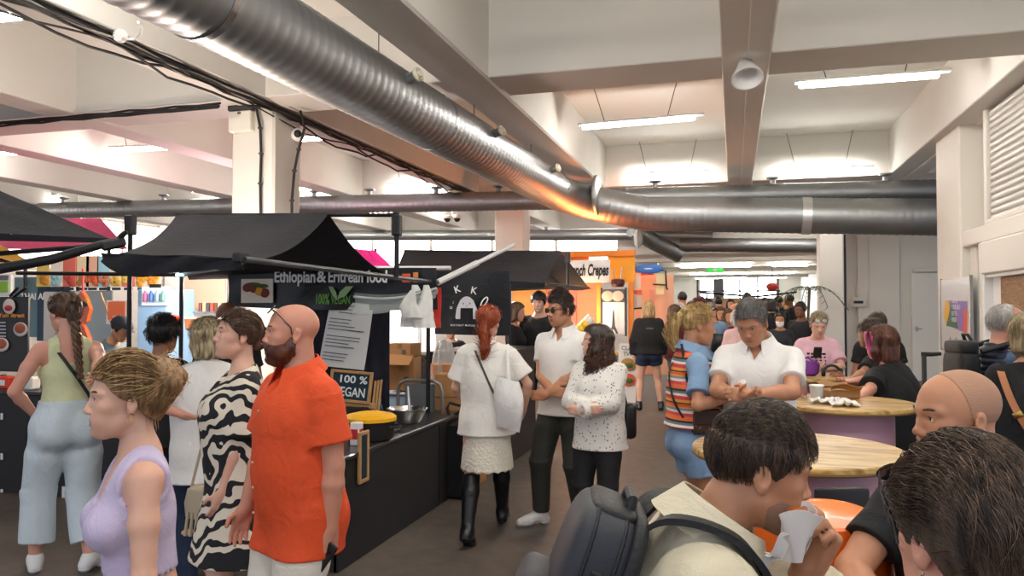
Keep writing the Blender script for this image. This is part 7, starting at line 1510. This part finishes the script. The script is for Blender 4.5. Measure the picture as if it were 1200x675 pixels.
# jacket collar
o=p.nb;R=p.Rc; mb=MB()
def jf(u,v):
    a=-2.6+5.2*u; rr=.078+.05*v; return o+R@np.array((rr*1.05*math.sin(a),-math.cos(a)*rr-.0+.035*(1-math.cos(a))/2,.075-.065*v-.05*(1-math.cos(a))/2-.05*v*max(0,-math.cos(a))))
mb.grid(jf,40,5,.005); mb_local(p,mb,'collar',JK)
p.trousers(NVY); p.shoes(LSHOE,LSOLE)
p.hair_cap(HDC,t=.005,top=.012,line=((.10,.066),(.07,.06),(.05,.042),(.03,.005),(.015,-.012),(-.002,.0),(-.02,.012),(-.05,-.03),(-.10,-.06)),groove=(.0025,40),h=.0032)
fw=lambda x:np.array((x[0]*3,.8,.35-x[2]*3)) if x[2]>.06 else np.array((0,.15,-.9))
p.flow_strands(HDC,4600,5,.0055,fw,lambda i:(.002 if i<3 else -.0004),(.001,.0003),lambda L:(L[:,2]>.035)|((L[:,1]<-.02)&(L[:,2]>-.02)),.28); p.brows(HDB)
p.beard(mat('stubble brown','#96705a',.7,bump=.3,scale=300),.0015,groove=0)
mb=MB(); mb.tube([p.nb+p.Rc@np.array((.066*math.sin(a),-math.cos(a)*.066+.02*(1-math.cos(a))/2,.03-.06*(1-math.cos(a))/2)) for a in np.linspace(0,6.28,40)[:-1]],.0022,6,closed=True); p.part('necklace',mb,mat('silver','#cfcfcf',.2,metal=1))
NYL=mat('dark slate nylon','#272b32',.55,bump=.08,scale=220); NYB=mat('black nylon webbing','#17181b',.6,bump=.2,scale=90)
bk,W,blob,y0=backpack('big dark slate backpack on the back of the man in the cream jacket',p,.31,.46,.15,.03,NYL,z0=.0,lid=False)
blob((0,y0-.012,.13),.158,.022,.235,.02,NYB,'back_padding'); blob((0,y0-.07,.345),.1,.05,.022,.02,NYB,'top_panel')
for yy,nm in ((-.045,'zip_line'),(-.105,'zip_line')):
    mb=MB(); mb.tube([W(sq(1,a,4.5)*math.cos(a)*.152,y0+yy,.13+sq(1,a,4.5)*math.sin(a)*.227) for a in np.linspace(0,6.283,61)[:-1]],.0055,6,closed=True); mb.build(nm,NYB,bk)
for s_ in (1,-1):
    pts=[W(.07*s_,y0-.0,.34),W(.09*s_,-.125,.385),W(.115*s_,-.05,.405),W(.125*s_,.03,.39),W(.12*s_,.11,.32),W(.12*s_,.165,.2),W(.13*s_,.17,.06),W(.17*s_,.08,-.04),W(.16*s_,y0,-.06)]; nn=[R@n_ for n_ in map(np.array,((0,-.2,1),(0,-.2,1),(0,0,1),(0,.3,1),(0,.8,.6),(0,1,.2),(0,1,0),(.8*s_,.5,-.2),(s_,0,0)))]
    RR=rotz(p.root.rotation_euler.z); ribbon('shoulder_strap',pts,[RR@n_ for n_ in nn],.065,.014,NYB,bk)
mb=MB(); mb.tube([W(-.05,y0-.04,.35),W(-.045,y0-.04,.385),W(.045,y0-.04,.385),W(.05,y0-.04,.35)],.011,8); mb.build('grab_handle',NYB,bk)
for s_ in (1,-1): mb=MB(); mb.box(W(.153*s_,y0-.075,.1),(.01,.025,.3),rotz(p.root.rotation_euler.z)@p.Rc,bev=.004); mb.build('side_webbing',NYB,bk)
mb=MB(); mb.box(W(.158,y0-.075,.0),(.018,.035,.04),rotz(p.root.rotation_euler.z)@p.Rc,bev=.006); mb.build('buckle',BLACKP,bk)
nw=thing('napkin_wrap','white napkin around the snack in the eating man’s hand'.replace('’',"'"),'napkin',atd(933,622,1.555)); q=WP(nw); rng=np.random.RandomState(3)
mb=MB(); mb.grid(lambda u,v:q+np.array((0,0,0))+RT*((.016+.026*v+.006*math.sin(17*u+4*v))*math.cos(6.283*u)+.012*(v-.5))+UPV*(-.06+.1*v+.012*math.sin(11*u)*v)+FW*((.016+.022*v)*math.sin(6.283*u)),36,14,.0015); mb.build('paper',mat('napkin','#eeeae4',.8),nw,smooth=70)
mb=MB(); mb.grid(lambda u,v:q+RT*(-.03-.035*u+.008*math.sin(9*v))+UPV*(.0-.05*u-.03*v+.01*math.sin(7*u+3*v))+FW*(-.02+.02*u),10,8,.0015); mb.build('paper_corner',mat('napkin','#eeeae4',.8),nw,smooth=70); mb=MB(); mb.sphere(q+UPV*.03,(.022,.022,.02),12); mb.build('snack',FD[3],nw)
bar_stool(loc_at(px,d),'black bar stool under the man with the big backpack',.56)
# ------------------------------------------------------------------ 23 staff behind the rice ball counter
px,d=632,10.2; hd=vz(px)+168
p=Person('young stallholder in black tee standing behind the tall brown counter',px,d,1.88,hd,'m',lod=1,sk='fair',hp=8); p.body(); p.shirt(BTEE,sleeve=.7,loose=.02); p.trousers(BLKP); p.shoes(BLEA); p.hair_cap(HBK,t=.02,top=.014,line=((.10,.05),(.065,.04),(.04,.01),(.02,-.02),(-.02,-.02),(-.06,-.04),(-.10,-.06)),groove=(.004,30)); p.tufts(HBK,'short',700,jit=.5); p.brows(HBK)
mb=MB(); mb.box(p.X(-.075,.135,.2),(.05,.012,.015),p.Rc,bev=.003); p.part('chest_logo',mb,LSHOE)
px,d=603,10.1; hd=vz(px)-100
p=Person('woman in black behind the brown counter, turned to the stallholder',px,d,1.74,hd,'f',lod=2,sk='pink',hp=6); p.body(); p.shirt(BTEE,sleeve=1.8); p.trousers(BLKP); longhair(p,HBR,-.12)
px,d=529,10.0; hd=vz(px)+170
p=Person('worker in dark top half hidden behind the hanging banner',px,d,1.5,hd,'f',lod=2,sk='fair',hp=10); p.body(); p.shirt(BTEE,sleeve=.8); p.trousers(BLKP); p.hair_cap(HDB)
# ------------------------------------------------------------------ 24 visitors by the crêpe stall
px,d=760,12.7; hd=vz(px)+6
p=Person('blond woman in black jacket and denim shorts, back turned, by the crepe stall',px,d,1.78,hd,'f',lod=2,sk='fair',lf=(-.16,0,0),rf=(.2,.05,0)); p.body(); p.shirt(BTEE,off=.03,sleeve=1.9,hem=.93,loose=.05,slack=.04,name='jacket'); p.trousers(NVY,leg=.2,name='denim_shorts',off=.02); p.shoes(BLEA,boot=.06,h=.01); longhair(p,HBL,-.14,.02)
mb=MB(); 
for i in range(6): mb.box(p.X(-.05+.02*i,-.175,.2),(.012,.01,.03),p.Rc,bev=.002)
p.part('jacket_lettering',mb,mat('print grey','#6a686c',.5))
px,d=789,13.3; hd=vz(px)-70
p=Person('woman in rust cardigan and pale jeans beside the black-jacketed blonde',px,d,1.72,hd,'f',lod=2,sk='fair',hp=6); p.body(); p.shirt(fabric('rust knit','#6a2a24'),off=.02,sleeve=1.9,loose=.03); p.trousers(fabric('grey blue jeans','#7a8a98'),wide=.03); p.shoes(BLEA,h=.012); longhair(p,HBR,-.12)
p.glasses(FRM,mat('pale lens','#c8c2b8',.2),up=.07,name='sunglasses_on_head')
# ------------------------------------------------------------------ 25 the crowd farther down
def visitor(label,px,top,d,rel,shirt,hair,style='short',sex='m',sk='fair',trous='#2a2a30',hp=4,lod=2,**kw):
    h=CAMH-(top-360)/900*d; p=Person(label,px,d,h,vz(px)+rel,sex,lod=lod,sk=sk,hp=hp,**kw); p.body(feet=True); p.shirt(fabric('cloth '+shirt,shirt),sleeve=kw.get('arm',1)*.75,loose=.02,fold=(.004,7,1)); p.trousers(fabric('cloth '+trous,trous),fold=(0,1,0)); p.shoes(BLEA,h=.016)
    (dict(short=lambda:p.hair_cap(hair,t=.016,top=.01),long=lambda:longhair(p,hair,-.18),bob=lambda:bob(p,hair,-.1),none=lambda:None)[style])(); return p
V=visitor
p=V('grey-haired man in denim jacket with dark shoulder bag facing us in the aisle',834,357,12.5,175,'#6f88a4',HGY,'short','m','pink','#26262a'); bgq=thing('shoulder_bag','black bag on the shoulder of the denim-jacketed man','bag',atd(842,402,12.2)); q=WP(bgq); mb=MB(); mb.box(q,(.25,.12,.3),bev=.05,seg=2); mb.build('bag_body',BLEA,bgq); mb=MB(); mb.tube([q+np.array((-.1,0,.14)),q+np.array((-.12,.05,.5)),q+np.array((-.02,.05,.55))],.015,8); mb.build('strap',STRAP,bgq)
p=V('man in maroon hat and dark jacket in the middle of the crowd',821,349,14.5,170,'#3a2c30',HBK,'short','m','pink'); p.hair_cap(mat('maroon felt','#4a1a20',.8),t=.026,line=((.12,.05),(-.1,.05)),groove=(0,1),name='hat'); mb=MB(); mb.lathe([(.09,.055),(.13,.05),(.128,.058),(.085,.07)],(0,0,0),24,0); mb.v=[tuple(p.Hd(*v)) for v in mb.v]; p.part('hat_brim',mb,mat('maroon felt','#4a1a20',.8))
p=V('man with glasses and red top left of the maroon hat',811,355,13.8,160,'#b04038',HBR,'short','m','pink',sk_='x') if False else V('man in red top left of the maroon hat',811,355,13.6,160,'#b04038',HBR,'short','m','pink')
V('woman with brown hair in beige top right of the denim-jacketed man',844,361,13.2,190,'#b89a80',HBR,'long','f','tan')
V('woman with pale hair in cream coat between the crepe stall and the crowd',797,356,15.0,10,'#d9d0b4',HWH,'bob','f')
V('tall man in black tee deep in the crowd by the windows',800,343,16,20,'#1a1a1e',HBK,'short','m','tan')
V('balding man in mauve grey shirt bent forward in the crowd',866,356,13.8,150,'#7c7484',HGY,'none','m','tan',hp=14,lean=10)
V('man in navy jumper with short dark hair in mid crowd',876,344,17,30,'#1e2440',HBK,'short','m','tan')
V('dark-haired woman in brown top looking left, behind the grey-haired polo man',889,352,14.2,100,'#6a4a3c',HDB,'long','f','tan')
V('woman with round black hair in black, right of the mid crowd',903,351,15.5,20,'#17171a',HBK,'bob','f','tan')
V('bearded man in black tee standing sideways at the right of the crowd',926,346,19.5,95,'#141416',HBK,'short','m','brown')
V('man in black with shaved head next to the bearded man',913,348,20.5,60,'#18181b',HBK,'short','m','brown')
p=V('person with white face mask and black hair, low in the crowd',914,368,12.4,178,'#22262c',HBK,'short','f','olive'); p.cloth('face_mask',LSHOE,['face'],.006,[lambda P:((P-p.hc)@p.Rh[:,2])+.028,lambda P:.02-((P-p.hc)@p.Rh[:,1])],h=.008)
V('white-haired person in pale pink top behind the striped vest woman',864,366,11.5,20,'#e0b8b4',HWH,'bob','f')
V('woman in burgundy top with bag behind the grey-haired polo man',853,364,13.1,200,'#6a1a30',HBR,'long','f','tan')
V('man in black cap-like hair far in the crowd near the window',842,349,18,10,'#23252b',HBK,'short','m','tan')
V('woman with dark hair far in the crowd left of the exit',856,351,19,185,'#5a4a40',HDB,'long','f')
V('man in white tee far in the crowd beneath the window',832,351,21,170,'#e0ddd6',HDB,'short','m')
V('person in grey far down the corridor, left side',815,350,22,0,'#7a7a7c',HBR,'short','m')
V('person in pale blouse far down the corridor, centre',848,352,25,180,'#dccfc4',HBL,'long','f')
V('person in dark coat far down the corridor, right side',884,350,24,10,'#2c2c34',HBK,'short','m','tan')
V('man in grey hoodie talking behind the black-haired bob',897,350,18.5,150,'#5c5c62',HBK,'short','m','olive')
V('man in dark shirt behind the pink tee woman by the pillar',939,356,13,150,'#16181c',HBK,'short','m','brown')
# ------------------------------------------------------------------ odds and ends at the back right
tp=thing('hand_truck','dark T-handled hand truck standing by the grey wall','trolley',loc_at(1082,10)); q=WP(tp); zt=1.7-55/900*10
mb=MB(); mb.tube([q,q+np.array((0,0,zt))],.03,10); mb.build('upright',DGREY,tp); mb=MB(); mb.tube([q+np.array((-.03,0,zt)),q+np.array((.1,0,zt)),q+np.array((.2,0,zt+.01))],[.03,.028,.022],10); mb.build('grip',BLACKP,tp); mb=MB(); mb.box(q+np.array((.1,0,.06)),(.4,.45,.04),bev=.015); mb.build('base_plate',DGREY,tp)
for s_ in (1,-1): mb=MB(); mb.lathe([(.03,-.02),(.07,-.02),(.075,0),(.07,.02),(.03,.02)],q+np.array((0,.2*s_,.075)),18,0,rotx(math.pi/2)); mb.build('wheel',BLACKP,tp)
pp_=thing('potted_palm','tall palm with drooping fronds standing left of the far white pillar','plant',loc_at(944,16.4)); q=WP(pp_); mb=MB(); mb.lathe([(.16,0),(.2,.02),(.24,.4),(.25,.42),(.22,.42),(.0,.38)],q,22); mb.build('pot',mat('terracotta','#8f5a3c',.7),pp_); LEAF=mat('palm leaf','#46513a',.5)
mb=MB(); mb.tube([q+np.array((0,0,.38)),q+np.array((.04,0,1.3)),q+np.array((.08,0,2.1))],.03,8); mb.build('stem',mat('palm stem','#5a4a34',.7),pp_)
for i in range(9):
    a=i*.7+.2; L=.75; c=q+np.array((.08,0,2.1)); mb=MB(); P=[c+np.array((math.cos(a)*L*t,math.sin(a)*L*t,.35*t-.75*t*t)) for t in np.linspace(0,1,9)]; mb.tube(P,.008,5)
    for j in range(1,9):
        for s_ in (1,-1): d_=unit(np.array((-math.sin(a)*s_+math.cos(a)*.8,math.cos(a)*s_+math.sin(a)*.8,-.5))); b_=P[j]; w_=unit(np.cross(d_,(0,0,1)))*.012; mb.add([b_-w_,b_+w_,b_+d_*.2+w_*.4,b_+d_*.2-w_*.4],[(0,1,2,3)])
    mb.build('frond',LEAF,pp_)
bs=thing('display_stand','wooden backed bright stall front at the end of the aisle','stall',loc_at(925,23)); q=WP(bs); mb=MB(); mb.box(q+np.array((-1.2,1.2,1.0)),(2.6,.06,2.0),bev=.01); mb.build('back_board',mat('warm pine','#d8b48a',.6),bs); mb=MB(); mb.tube([q+np.array((-2.6,0,2.15)),q+np.array((-.9,0,2.02)),q+np.array((.2,0,2.15))],.03,8); mb.build('awning_bar',DARK,bs)
for x_ in (-2.4,0): mb=MB(); mb.tube([q+np.array((x_,0,0)),q+np.array((x_,0,2.1))],.03,8); mb.build('post',DARK,bs)
for i,(dx,dz) in enumerate(((-.9,1.75),(-.4,1.85),(0.1,1.8))):
    o_=thing('bulb_lamp','warm hanging bulb, %s of three at the far stall'%('leftmost','middle one','rightmost')[i],'lamp',q+np.array((dx,.3,dz)),'warm bulbs at the far stall'); c=WP(o_); mb=MB(); mb.sphere(c,.06,12); mb.build('bulb',mat('warm bulb','#ffd9a0',.4,emit='#ffd9a0',estr=12),o_); mb=MB(); mb.tube([c,c+np.array((0,0,.3))],.008,6); mb.build('cable',CABLE,o_)
rl=thing('red_lantern','small red lantern hanging over the far stall','lantern',atd(905,336,20)); c=WP(rl); mb=MB(); mb.sphere(c,(.16,.16,.11),16); mb.build('shade',mat('lantern red','#d84a3a',.6),rl); mb=MB(); mb.tube([c+np.array((0,0,.1)),c+np.array((0,0,.6))],.008,6); mb.build('cord',CABLE,rl)
